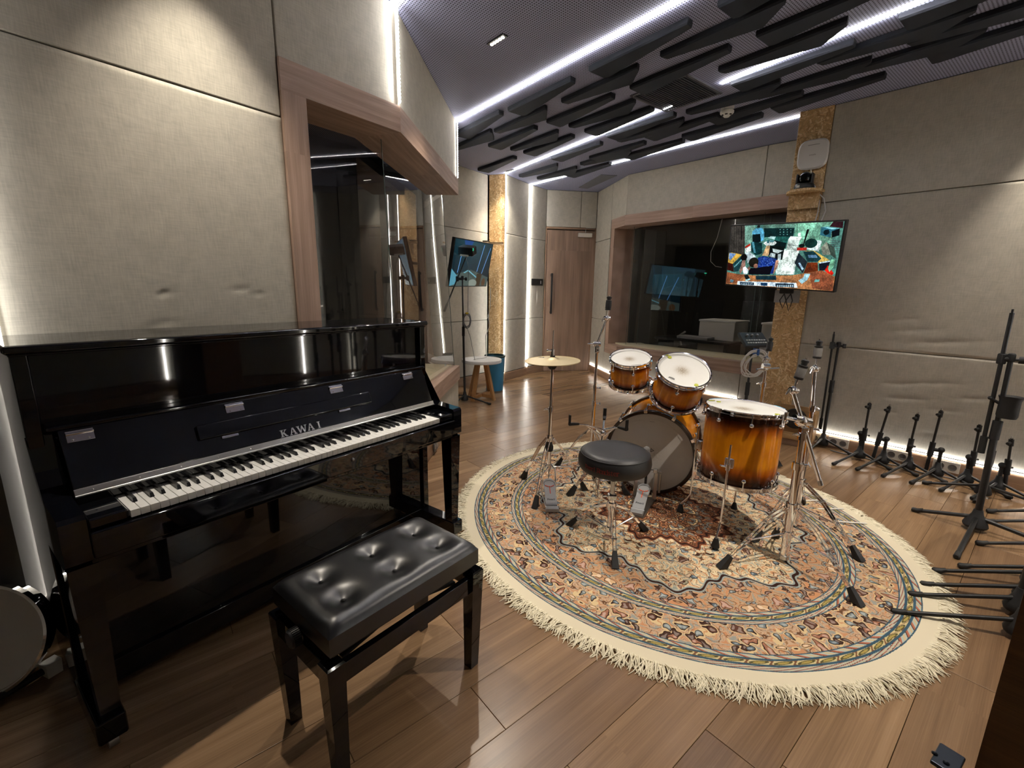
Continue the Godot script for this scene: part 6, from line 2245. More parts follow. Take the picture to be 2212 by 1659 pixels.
	f.call([960, 880, 1010, 640, 1060, 650, 1040, 760, 970, 890], c8(186, 148, 128)); f.call([430, 830, 520, 740, 540, 790, 470, 850], c8(140, 104, 92))
	f.call([390, 770, 440, 745, 500, 810, 480, 880, 400, 880], c8(224, 232, 238))
	# front desk with keyboard, laptop and cards
	f.call([60, 840, 300, 880, 640, 910, 1280, 915, 1480, 880, 1760, 830, 1960, 950, 1950, 1230, 40, 1060], c8(178, 130, 88))
	f.call([60, 840, 300, 880, 420, 900, 280, 1040, 50, 1040], c8(150, 96, 64)); f.call([1560, 870, 1770, 835, 1930, 950, 1900, 1200, 1600, 1150], c8(150, 92, 64))
	f.call([640, 915, 1010, 920, 1015, 995, 650, 985], c8(26, 62, 74)); f.call([415, 905, 490, 890, 540, 985, 470, 1010], c8(20, 34, 36)); f.call([430, 990, 530, 960, 540, 985, 470, 1012], c8(170, 210, 214))
	f.call([145, 970, 215, 985, 190, 1030, 135, 1015], c8(120, 160, 176)); f.call([1490, 885, 1580, 890, 1530, 1000, 1440, 1070, 1385, 1010, 1470, 950], c8(170, 206, 216)); f.call([1650, 990, 1720, 990, 1710, 1030, 1630, 1040], c8(120, 180, 176))
	f.call([290, 1005, 1350, 1050, 1370, 1140, 280, 1070], c8(214, 232, 246))
	f.call([335, 1022, 610, 1035, 605, 1085, 345, 1070], c8(20, 44, 66)); f.call([735, 1040, 860, 1045, 855, 1100, 735, 1095], c8(30, 66, 100)); f.call([1000, 1055, 1310, 1070, 1310, 1135, 1000, 1115], c8(20, 44, 66))
	for k in 9: f.call([1025 + k * 32, 1085, 1040 + k * 32, 1086, 1042 + k * 32, 1130, 1027 + k * 32, 1128], c8(200, 226, 244))
	for k in 7: f.call([360 + k * 34, 1040, 372 + k * 34, 1041, 374 + k * 34, 1075, 362 + k * 34, 1074], c8(200, 226, 244))
	soften(img, 0.55)
	return tex(img)


func live_room_picture() -> ImageTexture:
	var w := 420; var h := 240
	var img := Image.create(w, h, false, Image.FORMAT_RGB8)
	for y in h:
		for x in w:
			var u := float(x) / w; var v := float(y) / h
			var c := c8(34, 74, 84).lerp(c8(16, 34, 44), v).lerp(c8(10, 20, 26), clampf(absf(u - 0.45) * 0.9, 0.0, 0.6))
			img.set_pixel(x, y, c)
	fill(img, [Vector2(90, 0), Vector2(190, 0), Vector2(170, 30), Vector2(110, 40)], c8(30, 70, 130))
	fill(img, [Vector2(0, 240), Vector2(40, 180), Vector2(200, 150), Vector2(420, 190), Vector2(420, 240)], c8(70, 84, 80))
	for l in [[86, 30, 60, 170], [316, 10, 270, 160], [396, 20, 330, 170]]:
		fill(img, [Vector2(l[0], l[1]), Vector2(l[0] + 5, l[1]), Vector2(l[2] + 5, l[3]), Vector2(l[2], l[3])], c8(110, 176, 250))
	for k in 9:
		fill(img, [Vector2(150 + k * 13, 70 + k * 3), Vector2(152 + k * 13, 70 + k * 3), Vector2(150 + k * 12, 165 + k * 4), Vector2(148 + k * 12, 165 + k * 4)], c8(8, 18, 22))
	for k in 14:
		fill(img, [Vector2(130 + k * 14, 150 + absf(k - 3.0) * 5), Vector2(150 + k * 14, 156 + absf(k - 2.0) * 5), Vector2(148 + k * 14, 160 + absf(k - 2.0) * 5), Vector2(128 + k * 14, 155 + absf(k - 3.0) * 5)], c8(110, 180, 200))
	fill(img, [Vector2(0, 150), Vector2(70, 190), Vector2(60, 230), Vector2(0, 240)], c8(86, 150, 170))
	fill(img, [Vector2(280, 170), Vector2(340, 170), Vector2(330, 240), Vector2(270, 240)], c8(60, 50, 36))
	oval(img, Vector2(240, 225), Vector2(50, 22), c8(130, 140, 130)); oval(img, Vector2(370, 220), Vector2(22, 24), c8(84, 62, 40))
	return tex(img)


func screen(label: String, at: Vector3, rot: Vector3, w: float, picture: Texture2D, glow: float, bracket_to: Vector3) -> void:
	var t := thing("wall_screen", label, "television", at)
	t.basis = Basis.from_euler(rot)
	var h := w * 0.575
	var b := MB.new()
	b.box(Vector3(0, 0, -0.022), Vector3(w, h, 0.044), 0.005)
	part("case", b, M.black, t)
	var p := MB.new()
	var x := w / 2 - 0.012; var y := h / 2 - 0.012
	p.quad(Vector3(-x, -y, 0.0012), Vector3(x, -y, 0.0012), Vector3(x, y, 0.0012), Vector3(-x, y, 0.0012), Vector3(0, 0, 1), Vector2(0, 1), Vector2(1, 1), Vector2(1, 0), Vector2(0, 0))
	var m := mat(Color(0.02, 0.02, 0.02), 0.15)
	m.emission_enabled = true; m.emission_texture = picture; m.emission = Color.BLACK; m.emission_energy_multiplier = glow
	part("display", p, m, t)
	var arm := MB.new()
	var inv := t.transform.affine_inverse()
	var e := inv * bracket_to
	arm.box(Vector3(0, 0, -0.05), Vector3(0.22, 0.16, 0.02), 0.003)
	arm.tube([Vector3(0, 0, -0.05), Vector3(0, 0, -0.05).lerp(e, 0.5) + Vector3(0.03, 0, 0), e], 0.018, 10)
	part("wall_arm", arm, M.black, t)
	var al := AreaLight3D.new()
	al.name = "screen_light"
	al.area_size = Vector2(w - 0.03, h - 0.03)
	al.area_normalize_energy = true
	al.light_color = Color(0.62, 0.9, 1.0)
	al.light_energy = 0.06 * glow
	al.shadow_enabled = true
	al.area_range = 10.0
	al.area_attenuation = 2.0
	al.position = Vector3(0, 0, 0.004)
	al.rotation = Vector3(0, PI, 0)
	t.add_child(al, true)


# ---------------------------------------------------------------- everything else
func sockets(label: String, p: Vector2, d: Vector2, nn: Vector2) -> void:
	var t := thing("wall_socket", label, "wall socket", v3(p + nn * 0.014, 0.066), 0.0, "socket plates on the right baseboard")
	var bas := Basis(v3(d), Vector3.UP, v3(d).cross(Vector3.UP))
	var f := v3(nn)
	var b := MB.new()
	b.box(Vector3.ZERO, Vector3(0.155, 0.082, 0.011), 0.002, bas)
	part("plate", b, M.offwhite, t)
	for s in [-1.0, 1.0]:
		var k := MB.new()
		k.lathe([Vector2(0.026, 0.0), Vector2(0.026, 0.003), Vector2(0.021, 0.003), Vector2(0.019, 0.001), Vector2(0.0, 0.0012)], 18, Transform3D(aim(f), v3(d) * s * 0.036 + f * 0.0055))
		part("outlet", k, M.greyfelt, t)


func build_misc() -> void:
	M.greenled = mat(c8(40, 120, 90), 0.3); M.greenled.emission_enabled = true; M.greenled.emission = c8(60, 220, 170); M.greenled.emission_energy_multiplier = 0.5
	M.yellowtie = mat(c8(216, 186, 40), 0.5)
	# screens
	screen("wall screen showing a control room with people, on the camera pillar", Vector3(2.316, 1.69, -4.102), Vector3(deg_to_rad(6.6), deg_to_rad(-58.3), deg_to_rad(-3.6)), 0.97, control_room_picture(), 0.95, Vector3(2.56, 1.68, -4.25))
	screen("dimmer wall screen showing the blue live room, by the left strand board pillar", Vector3(-0.512, 1.666, -5.731), Vector3(deg_to_rad(11.1), deg_to_rad(66.6), deg_to_rad(1.0)), 0.97, live_room_picture(), 0.75, Vector3(-0.80, 1.66, -6.12))
	# pillar by the right wall: shelf, camera, wireless box
	var pn := Vector3(-0.676, 0, 0.737)
	var pd := Vector3(0.737, 0, 0.676)
	var pb := Basis(pd, Vector3.UP, pn)
	var sh := thing("camera_shelf", "small rounded strand board shelf on the right pillar under the camera", "shelf", Vector3(2.582, 2.24, -4.277))
	var mb := MB.new()
	var poly := PackedVector2Array()
	for k in 13:
		var a := PI * k / 12
		var p := pd * cos(a) * 0.145 + pn * (sin(a) * 0.18 + 0.0)
		poly.append(Vector2(p.x, p.z))
	mb.prism(poly, 0.0, 0.02)
	part("shelf_board", mb, M.osb, sh)
	mb = MB.new()
	mb.box(pn * 0.035 + Vector3(0, -0.065, 0), Vector3(0.235, 0.13, 0.02), 0.002, pb)
	part("support_block", mb, M.osb, sh)
	var cam := thing("ptz_camera", "black dome-shaped pan and tilt camera on the pillar shelf", "camera", Vector3(2.582, 2.26, -4.277) + pn * 0.085)
	mb = MB.new()
	mb.lathe([Vector2(0.0, 0.0), Vector2(0.078, 0.0), Vector2(0.080, 0.006), Vector2(0.076, 0.040), Vector2(0.070, 0.046), Vector2(0.0, 0.046)], 28)
	part("base", mb, M.black, cam)
	mb = MB.new()
	for s in [-1.0, 1.0]:
		mb.box(pd * s * 0.056 + Vector3(0, 0.088, 0), Vector3(0.018, 0.09, 0.07), 0.008, pb)
	part("yoke", mb, M.black, cam)
	mb = MB.new()
	mb.ball(Vector3(0, 0.095, 0), 0.052, 20, Vector3(1, 1.05, 1))
	part("camera_head", mb, M.lacquer, cam)
	mb = MB.new()
	mb.tube([Vector3(0, 0.095, 0) + pn * 0.035, Vector3(0, 0.093, 0) + pn * 0.060], 0.024, 20)
	part("lens", mb, M.lacquer, cam)
	mb = MB.new()
	mb.box(pn * 0.079 - pd * 0.03 + Vector3(0, 0.02, 0), Vector3(0.022, 0.02, 0.003), 0.0, pb)
	part("label_plate", mb, M.offwhite, cam)
	var ap := thing("wireless_box", "white rounded square wireless access point on the pillar above the camera", "router", Vector3(2.598, 2.555, -4.262) + pn * 0.012)
	mb = MB.new()
	var ring := []; var ring2 := []; var ring3 := []
	for k in 48:
		var a := TAU * k / 48
		var ca := cos(a); var sa := sin(a)
		var x := signf(ca) * pow(absf(ca), 0.55); var y := signf(sa) * pow(absf(sa), 0.55)
		ring.append(pd * x * 0.112 + Vector3(0, y * 0.118, 0)); ring2.append(pd * x * 0.116 + Vector3(0, y * 0.122, 0) + pn * 0.022); ring3.append(pd * x * 0.104 + Vector3(0, y * 0.110, 0) + pn * 0.034)
	mb.loft(ring, ring2); mb.loft(ring2, ring3)
	part("case", mb, M.white, ap)
	var lt := part("lettering", text_mesh("omada", 0.016, 0.0006, "Droid Sans", 400), M.grey, ap)
	lt.transform = Transform3D(pb, Vector3(0, -0.005, 0) + pn * 0.0345)
	mb = MB.new()
	mb.box(pn * 0.0345 + Vector3(0, 0.075, 0), Vector3(0.085, 0.004, 0.001), 0.0, pb)
	part("status_line", mb, M.grey, ap)
	mb = MB.new()
	var q := Vector3(2.598, 2.44, -4.262) + pn * 0.03
	mb.tube([q, q + pd * 0.02 + Vector3(0, -0.10, 0), q + pd * 0.075 + Vector3(0, -0.20, 0), q + pd * 0.13 + Vector3(0, -0.26, 0), q + pd * 0.155 + Vector3(0, -0.36, 0), q + pd * 0.12 + Vector3(0, -0.5, 0)], 0.005, 6)
	mb.tube([q + pd * 0.02 + Vector3(0, -0.19, 0), q + pd * 0.07 + Vector3(0, -0.215, 0), q + pd * 0.10 + Vector3(0, -0.28, 0), q + pd * 0.098 + Vector3(0, -0.38, 0), q + pd * 0.08 + Vector3(0, -0.5, 0)], 0.005, 6)
	single("cable", mb, M.cable, "white cables hanging from the wireless box down behind the bright wall screen", "cable")
	# black strap and grey plate under that screen
	mb = MB.new()
	mb.box(Vector3(2.47, 1.345, -4.15), Vector3(0.20, 0.11, 0.01), 0.002, pb)
	single("cover_plate", mb, M.grey, "pale grey cover plate on the pillar just below the bright screen", "plate")
	mb = MB.new()
	mb.box(Vector3(2.43, 1.395, -4.10), Vector3(0.11, 0.05, 0.03), 0.006, pb)
	for s in [[-0.02, 0.0], [0.03, -0.02]]:
		var o: Vector3 = Vector3(2.43, 1.37, -4.09) + pd * s[0]
		mb.tube([o, o + Vector3(0, -0.06, 0) - pd * 0.03, o + Vector3(0, -0.13 + s[1], 0), o + Vector3(0, -0.06, 0) + pd * 0.02, o], 0.005, 6)
	single("cable_strap", mb, M.rubber, "black strap with two loops hanging under the bright wall screen", "strap")
	# plywood crate and black disc at the pillar's foot
	var cr := thing("plywood_crate", "open pine crate at the foot of the right pillar holding a black disc", "crate", Vector3(2.62, 0.0, -4.02))
	mb = MB.new(); mb.box(Vector3(0, 0.075, 0), Vector3(0.34, 0.03, 0.16), 0.003, pb); part("bottom_board", mb, M.pine, cr)
	mb = MB.new(); mb.box(Vector3(0, 0.03, 0), Vector3(0.34, 0.06, 0.14), 0.002, pb); part("plinth", mb, M.base, cr)
	mb = MB.new(); mb.box(-pd * 0.155 + Vector3(0, 0.23, 0), Vector3(0.03, 0.28, 0.16), 0.003, pb); part("side_board", mb, M.pine, cr)
	mb = MB.new(); mb.box(pd * 0.155 + Vector3(0, 0.21, 0), Vector3(0.03, 0.24, 0.16), 0.003, pb); part("side_board", mb, M.pine, cr)
	mb = MB.new(); mb.box(Vector3(0, 0.22, 0) - pn * 0.07, Vector3(0.28, 0.26, 0.02), 0.002, pb); part("back_board", mb, M.pine, cr)
	var dk := thing("black_disc", "round black practice pad leaning in the pine crate", "disc", Vector3(2.585, 0.265, -3.955) + pn * 0.03)
	mb = MB.new()
	mb.lathe([Vector2(0, -0.02), Vector2(0.085, -0.02), Vector2(0.092, -0.01), Vector2(0.092, 0.008), Vector2(0.078, 0.014), Vector2(0.05, 0.006), Vector2(0.0, 0.006)], 32, Transform3D(aim(pn), Vector3.ZERO))
	part("pad", mb, M.black, dk)
	# mixer on a stand and the white cable coil before the far window
	var ms := tall_stand("black stand behind the floor tom carrying a keypad mixer by the far window", Vector3(2.02, 0, -3.78), [Vector2(-0.26, 0.12), Vector2(0.2, 0.24), Vector2(0.06, -0.3)], 0.93, Vector2.ZERO, [], "stand by the far window")
	var kx := thing("keypad_mixer", "black keypad mixer with rows of white buttons before the far window", "audio mixer", Vector3(2.02, 0.985, -3.78), 0.25)
	var tb := Basis(Vector3(1, 0, 0), 0.75)
	mb = MB.new(); mb.box(Vector3.ZERO, Vector3(0.24, 0.03, 0.15), 0.006, tb); part("case", mb, M.black, kx)
	for r in 2:
		for k in 8:
			mb = MB.new(); mb.box(tb * Vector3(-0.085 + k * 0.0245, 0.017, 0.015 + r * 0.028), Vector3(0.017, 0.006, 0.010), 0.001, tb); part("button", mb, M.white, kx)
	for k in 3:
		mb = MB.new(); mb.tube([tb * Vector3(-0.06 + k * 0.05, 0.014, -0.035), tb * Vector3(-0.06 + k * 0.05, 0.03, -0.035)], 0.009, 12); part("dial", mb, M.grey, kx)
	var cc := thing("cable_coil", "coil of white cable tied in blue, hanging before the far window", "cable", Vector3(1.99, 0.80, -3.66))
	mb = MB.new()
	var pts := []
	for k in 190:
		var a := TAU * k / 30.0 + 0.6
		var r := 0.098 + 0.022 * sin(k * 0.113) + 0.006 * sin(k * 0.9)
		pts.append(Vector3(cos(a) * r * 0.97, sin(a) * r, 0.03 * sin(k * 0.21)))
	mb.tube(pts, 0.0047, 6)
	part("loops", mb, M.cable, cc)
	mb = MB.new(); mb.box(Vector3(0.0, 0.100, 0), Vector3(0.022, 0.05, 0.07), 0.004); part("tie", mb, M.bluetie, cc)
	# sockets on the right baseboard
	var rd := (P13 - P12).normalized(); var rn := inward(P12, P13)
	var so := ["socket plate on the right baseboard behind the lone tall stand", "socket plate on the right baseboard just right of the lone tall stand", "socket plate on the right baseboard between the second and third small stands", "socket plate on the right baseboard behind the fifth small stand"]
	for i in 4: sockets(so[i], P12 + rd * [0.20, 0.42, 0.83, 1.13][i], rd, rn)
	var wd := (P2 - P1).normalized(); var wn := inward(P1, P2)
	var wp := thing("wall_socket", "dark socket plate on the baseboard seen between the piano's right legs", "wall socket", v3(P1 + wd * 0.70 + wn * 0.014, 0.066))
	mb = MB.new(); mb.box(Vector3.ZERO, Vector3(0.12, 0.075, 0.01), 0.002, Basis(v3(wd), Vector3.UP, v3(wd).cross(Vector3.UP))); part("plate", mb, M.greyfelt, wp)
	for s in [-1.0, 1.0]:
		mb = MB.new(); mb.lathe([Vector2(0.02, 0), Vector2(0.02, 0.002), Vector2(0, 0.002)], 14, Transform3D(aim(v3(wn)), v3(wd) * s * 0.027 + v3(wn) * 0.005)); part("outlet", mb, M.steel, wp)
	# shelf on the left pillar
	var ls := thing("pillar_shelf", "small strand board shelf with bracket on the left pillar above its screen", "shelf", Vector3(-0.30, 1.99, -6.60))
	mb = MB.new(); mb.box(Vector3(0.0, 0.0, 0.06), Vector3(0.30, 0.02, 0.24), 0.003); part("shelf_board", mb, M.osb, ls)
	mb = MB.new(); mb.loft([Vector3(-0.05, -0.01, -0.04), Vector3(-0.05, -0.01, 0.12), Vector3(-0.05, -0.16, -0.04)], [Vector3(-0.03, -0.01, -0.04), Vector3(-0.03, -0.01, 0.12), Vector3(-0.03, -0.16, -0.04)]); part("bracket", mb, M.pine, ls)
	mb = MB.new(); mb.box(Vector3(-0.39, 2.012, -6.50), Vector3(0.10, 0.022, 0.05), 0.006)
	single("remote_control", mb, M.black, "small black remote lying on the left pillar's shelf", "remote")
	# side table and bucket
	var st := thing("side_table", "round white side table on crossed oak legs by the wall screen", "table", Vector3(-0.385, 0, -5.60))
	mb = MB.new()
	mb.lathe([Vector2(0.0, 0.468), Vector2(0.244, 0.468), Vector2(0.250, 0.473), Vector2(0.250, 0.502), Vector2(0.246, 0.507), Vector2(0.0, 0.507)], 56)
	part("tabletop", mb, M.white, st)
	for k in 4:
		var a := 0.55 + k * PI / 2
		var d := Vector3(cos(a), 0, sin(a)); var s := d.cross(Vector3.UP)
		mb = MB.new()
		var lo := []; var hi := []
		for c in [[-1, -1], [1, -1], [1, 1], [-1, 1]]:
			lo.append(d * (0.190 + c[0] * 0.016) + s * c[1] * 0.021)
			hi.append(d * (0.070 + c[0] * 0.018) + s * c[1] * 0.021 + Vector3(0, 0.467, 0))
		mb.loft(lo, hi)
		part("leg", mb, M.oakleg, st)
		mb = MB.new()
		mb.box(d * 0.085 + Vector3(0, 0.045, 0), Vector3(0.19, 0.04, 0.036), 0.002, Basis(d, Vector3.UP, s))
		part("cross_bar", mb, M.oakleg, st)
	var bk := thing("waste_bin", "blue plastic waste bin behind the white side table", "bin", Vector3(-0.24, 0, -6.12))
	mb = MB.new()
	mb.lathe([Vector2(0.0, 0.004), Vector2(0.115, 0.0), Vector2(0.138, 0.47)], 36)
	mb.lathe([Vector2(0.130, 0.47), Vector2(0.108, 0.01)], 36)
	part("bin_body", mb, M.blue, bk)
	mb = MB.new()
	mb.lathe([Vector2(0.129, 0.462), Vector2(0.143, 0.462), Vector2(0.145, 0.475), Vector2(0.141, 0.487), Vector2(0.131, 0.487), Vector2(0.128, 0.462)], 36)
	mb.disc(0.13, 0.455, 1.0, 30)
	part("bin_rim", mb, M.darkgreen, bk)
	# charger cable from the dim screen down to the table
	mb = MB.new()
	mb.tube([Vector3(-0.30, 1.38, -5.98), Vector3(-0.30, 1.15, -5.90), Vector3(-0.32, 1.02, -5.85), Vector3(-0.30, 0.90, -5.83), Vector3(-0.35, 0.78, -5.80), Vector3(-0.34, 0.62, -5.75), Vector3(-0.33, 0.516, -5.68), Vector3(-0.42, 0.512, -5.60), Vector3(-0.48, 0.512, -5.52)], 0.0042, 6)
	mb.tube([Vector3(-0.318, 1.045, -5.857), Vector3(-0.322, 1.005, -5.848)], 0.010, 8)
	single("cable", mb, M.cable, "thin white charger cable hanging from the dim screen onto the side table", "cable")
	# spare drums left of the piano
	var on := Vector3(0.294, 0.278, 0.914).normalized()
	for k in 2:
		var c: Vector3 = [Vector3(-1.76, 0.192, -1.28), Vector3(-0.6953, 0.152, -1.6555) + Basis(Vector3.UP, PIANO_TURN) * Vector3(-0.615, 0, -0.695)][k]
		var t := thing("spare_drum", ["white-headed spare drum with crown mark leaning on the wall left of the piano", "chrome-rimmed spare drum slipped between the piano's left end and the wall"][k], "drum", c, 0.0, "spare drums")
		t.basis = aim(on if k == 0 else Basis(Vector3.UP, PIANO_TURN) * Vector3(0, 0, 1))
		var r: float = [0.178, 0.148][k]
		var deep: float = [0.06, 0.02][k]
		mb = MB.new(); mb.lathe([Vector2(r, -deep), Vector2(r, -0.004)], 56); part("shell", mb, M.chrome, t)
		mb = MB.new(); mb.disc(r - 0.002, 0.0, 1.0, 56); part("batter_head", mb, M.headlean, t)
		mb = MB.new(); mb.lathe([Vector2(r + 0.002, -0.012), Vector2(r + 0.013, -0.010), Vector2(r + 0.012, 0.014), Vector2(r + 0.004, 0.016), Vector2(r - 0.001, 0.002)], 64); part("hoop", mb, M.chrome, t)
		if k == 0:
			mb = MB.new()
			var up := Vector3(-0.25, 0, -0.97); var rg := Vector3(0.97, 0, -0.25)
			var side := Vector3(0.25, 0, 0.97)
			logo_crown(mb, Vector3(0.03, 0.0012, -0.135), Vector3(0.97, 0, 0.22), Vector3(-0.22, 0, 0.97), 0.026)
			part("head_logo", mb, M.ink, t)
			var w := part("lettering", text_mesh("REMO", 0.021, 0.0005, "Droid Sans", 700), M.ink, t)
			w.transform = Transform3D(Basis(Vector3(0.97, 0, 0.22), Vector3(-0.22, 0, 0.97), Vector3(0, -1, 0)) if false else Basis(Vector3(0.97, 0, 0.22), Vector3(0.22, 0, -0.97), Vector3(0, 1, 0)), Vector3(0.03, 0.0014, -0.135))
	var rod := thing("stand_tube", "black tube with a white rubber cap on the floor beside the piano", "tube", Vector3(-1.64, 0.0, -1.30))
	mb = MB.new(); mb.tube([Vector3(-0.17, 0.024, 0.42), Vector3(0.012, 0.024, -0.062)], 0.0125, 14); part("tube", mb, M.black, rod)
	mb = MB.new()
	mb.loft([Vector3(-0.010, 0.002, -0.045), Vector3(0.030, 0.002, -0.030), Vector3(0.044, 0.002, -0.068), Vector3(0.004, 0.002, -0.083)], [Vector3(-0.014, 0.050, -0.043), Vector3(0.032, 0.054, -0.028), Vector3(0.046, 0.054, -0.070), Vector3(0.002, 0.050, -0.087)])
	part("rubber_cap", mb, M.offwhite, rod)
	# brown board in the near right corner
	var bd := thing("wooden_box", "dark brown wooden box with hand hole cut off by the lower right corner", "box", Vector3(1.136, 0, -0.881))
	var a0 := Vector2(0, 0); var a1 := Vector2(0.36, 0.36) * 0.9
	var back := Vector2(0.30, -0.19)
	mb = MB.new()
	mb.prism(PackedVector2Array([a0, a1, a1 + back, a0 + back]), 0.02, 0.95)
	part("board", mb, M.brownboard, bd)
	mb = MB.new()
	var fn := Vector3(-0.707, 0, 0.707)
	mb.ball(Vector3(0.075, 0.20, 0.075) + fn * 0.001, 0.05, 20, Vector3(0.72, 0.34, 0.72))
	part("hand_hole", mb, M.matblack, bd)
	mb = MB.new()
	mb.box(Vector3(-0.015, 0.215, -0.045), Vector3(0.085, 0.012, 0.05), 0.003, Basis(Vector3.UP, 0.6))
	for s in [-0.012, 0.012]: mb.ball(Vector3(-0.035 + s * 0.3, 0.222, -0.045 + s), 0.007, 10, Vector3(1, 0.5, 1))
	part("metal_bracket", mb, M.bracket, bd)
	mb = MB.new()
	mb.box(Vector3(-0.015, 0.165, -0.04), Vector3(0.05, 0.08, 0.035), 0.006, Basis(Vector3.UP, 0.6))
	part("latch", mb, M.rust, bd)
	# loose cable at the foot of the small stands
	mb = MB.new()
	var cp := []
	for k in 28:
		var s := k / 27.0
		var p := Vector2(2.90, -3.87).lerp(Vector2(3.56, -3.06), s) + rn * (0.05 + 0.018 * sin(s * 23.0))
		cp.append(v3(p, 0.006))
	mb.tube(cp, 0.005, 6)
	single("cable", mb, M.greycable, "grey cable lying along the right baseboard behind the small stands", "cable")
	# a splinter on the floor
	build_control_room()


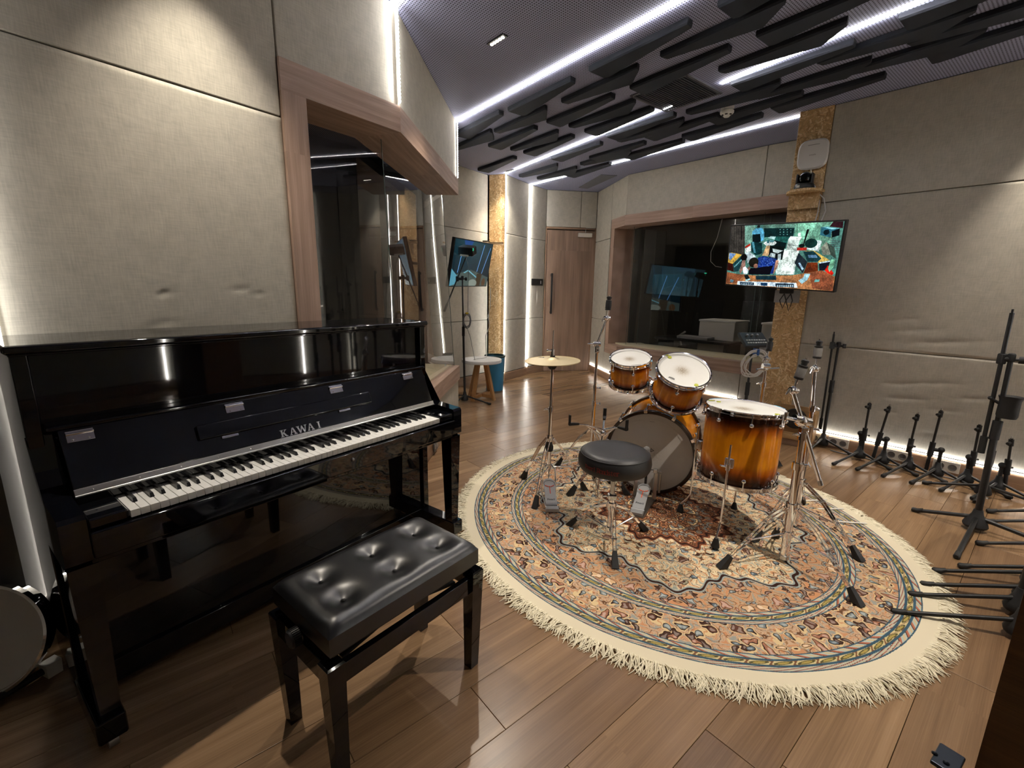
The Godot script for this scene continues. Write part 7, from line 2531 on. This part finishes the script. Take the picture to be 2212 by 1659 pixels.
func build_control_room() -> void:
	var tk := Vector3(0.745, 0, -0.667)      # into the control room
	var rt := Vector3(0.667, 0, 0.745)
	var b := Basis(rt, Vector3.UP, -tk)
	for k in 2:
		var c: Vector3 = [Vector3(3.02, 0, -6.50), Vector3(3.62, 0, -5.95)][k]
		var t := thing("white_cabinet", ["left white cabinet behind the far window's glass", "right white cabinet behind the far window's glass, next to the pillar"][k], "cabinet", c, 0.0, "white control room cabinets")
		var mb := MB.new(); mb.box(Vector3(0, 0.5, 0), Vector3(0.50, 0.94, 0.45), 0.008, b); part("body", mb, M.offwhite, t)
		mb = MB.new(); mb.box(Vector3(0, 0.98, 0), Vector3(0.52, 0.025, 0.47), 0.005, b); part("cabinet_top", mb, M.white, t)
		mb = MB.new(); mb.ball(Vector3(0.1, 0.80, 0) - tk * 0.23, 0.022, 10); part("knob", mb, M.black, t)
	var dk := thing("control_desk", "dark control desk just behind the far window's ledge", "desk", Vector3(2.55, 0, -6.05) + tk * 0.36 + rt * -0.25)
	var mb := MB.new(); mb.box(Vector3(0, 0.70, 0), Vector3(1.1, 0.035, 0.45), 0.004, b); part("worktop", mb, M.black, dk)
	for s in [-0.5, 0.5]:
		mb = MB.new(); mb.box(rt * s + Vector3(0, 0.34, 0), Vector3(0.04, 0.68, 0.46), 0.004, b); part("leg", mb, M.black, dk)
	for k in 2:
		var c: Vector3 = [Vector3(3.62, 0, -6.95), Vector3(3.0, 0, -7.3)][k]
		var t := thing("office_chair", ["black mesh office chair with curved arms between the two white cabinets", "second dark office chair deeper in the control room"][k], "chair", c, 0.0, "control room chairs")
		mb = MB.new(); mb.box(Vector3(0, 0.48, 0), Vector3(0.48, 0.07, 0.46), 0.03, b); part("seat", mb, M.dark, t)
		mb = MB.new()
		mb.loft([tk * 0.2 - rt * 0.22 + Vector3(0, 0.62, 0), tk * 0.2 + rt * 0.22 + Vector3(0, 0.62, 0), tk * 0.16 + rt * 0.22 + Vector3(0, 0.62, 0), tk * 0.16 - rt * 0.22 + Vector3(0, 0.62, 0)], [tk * 0.3 - rt * 0.24 + Vector3(0, 1.25, 0), tk * 0.3 + rt * 0.24 + Vector3(0, 1.25, 0), tk * 0.27 + rt * 0.24 + Vector3(0, 1.25, 0), tk * 0.27 - rt * 0.24 + Vector3(0, 1.25, 0)])
		part("backrest", mb, M.dark, t)
		mb = MB.new()
		for s in [-1.0, 1.0]: mb.tube([rt * s * 0.26 + Vector3(0, 0.46, 0), rt * s * 0.31 + Vector3(0, 0.66, 0) - tk * 0.05, rt * s * 0.28 + Vector3(0, 0.72, 0) + tk * 0.1], 0.018, 8)
		part("armrests", mb, M.grey, t)
		mb = MB.new()
		mb.tube([Vector3(0, 0.08, 0), Vector3(0, 0.46, 0)], 0.025, 10)
		for s in 5: mb.tube([Vector3(0, 0.09, 0), Vector3(cos(s * TAU / 5) * 0.28, 0.04, sin(s * TAU / 5) * 0.28)], 0.018, 8)
		part("base", mb, M.black, t)
	var mo := thing("monitor", "dark computer monitor with faint blue picture seen through the far window's left half", "monitor", Vector3(2.10, 1.36, -7.05))
	mo.basis = Basis(rt, Vector3.UP, -tk) * Basis(Vector3.UP, 0.15)
	mb = MB.new(); mb.box(Vector3(0, 0, -0.02), Vector3(0.95, 0.56, 0.035), 0.006); part("case", mb, M.black, mo)
	mb = MB.new(); mb.quad(Vector3(-0.46, -0.265, 0.001), Vector3(0.46, -0.265, 0.001), Vector3(0.46, 0.265, 0.001), Vector3(-0.46, 0.265, 0.001), Vector3(0, 0, 1), Vector2(0, 1), Vector2(1, 1), Vector2(1, 0), Vector2(0, 0))
	var m := mat(Color(0.02, 0.02, 0.02), 0.2)
	m.emission_enabled = true; m.emission_texture = live_room_picture(); m.emission = Color.BLACK; m.emission_energy_multiplier = 0.25
	part("display", mb, m, mo)
	mb = MB.new(); mb.tube([Vector3(0, -0.28, -0.04), Vector3(0, -1.34, -0.04)], 0.02, 10); mb.box(Vector3(0, -1.345, -0.04), Vector3(0.4, 0.02, 0.3), 0.003); part("stand", mb, M.black, mo)
	mb = MB.new()
	mb.tube([Vector3(2.62, 2.28, -6.0), Vector3(2.58, 2.05, -6.0), Vector3(2.52, 1.88, -6.0), Vector3(2.53, 1.76, -6.0), Vector3(2.60, 1.70, -6.0), Vector3(2.68, 1.69, -6.0)], 0.004, 6)
	single("cable", mb, M.cable, "thin white cable curving down behind the far window near the bright screen", "cable")
	mb = MB.new(); mb.box(Vector3(2.55, 0.738, -6.05) + tk * 0.30 + rt * -0.25, Vector3(0.45, 0.04, 0.22), 0.004, b)
	single("desk_keyboard", mb, M.grey, "grey flat keyboard on the dark control desk", "keyboard")
	for k in 2:
		mb = MB.new(); mb.ball([Vector3(2.52, 1.55, -6.9), Vector3(2.85, 1.65, -6.9)][k], 0.012, 8, Vector3(1.6, 0.7, 1))
		single("status_light", mb, M.greenled, ["lower green status light in the dark control room", "upper green status light in the dark control room"][k], "light", "green status lights")
	var al := AreaLight3D.new()
	al.name = "control_room_light"
	al.area_size = Vector2(0.6, 0.6)
	al.area_normalize_energy = true
	al.light_energy = 0.28
	al.light_color = Color(1.0, 0.93, 0.82)
	al.shadow_enabled = true
	al.area_range = 10.0
	al.area_attenuation = 2.0
	al.position = Vector3(3.6, RH - 0.02, -6.9)
	al.rotation = Vector3(-PI / 2, 0, 0)
	add_child(al, true)
	var lp := thing("ceiling_light", "square ceiling light in the dark control room", "ceiling light", Vector3(3.6, RH, -6.9))
	mb = MB.new(); mb.box(Vector3(0, -0.004, 0), Vector3(0.6, 0.008, 0.6), 0.002); part("diffuser", mb, M.ledwarm, lp)
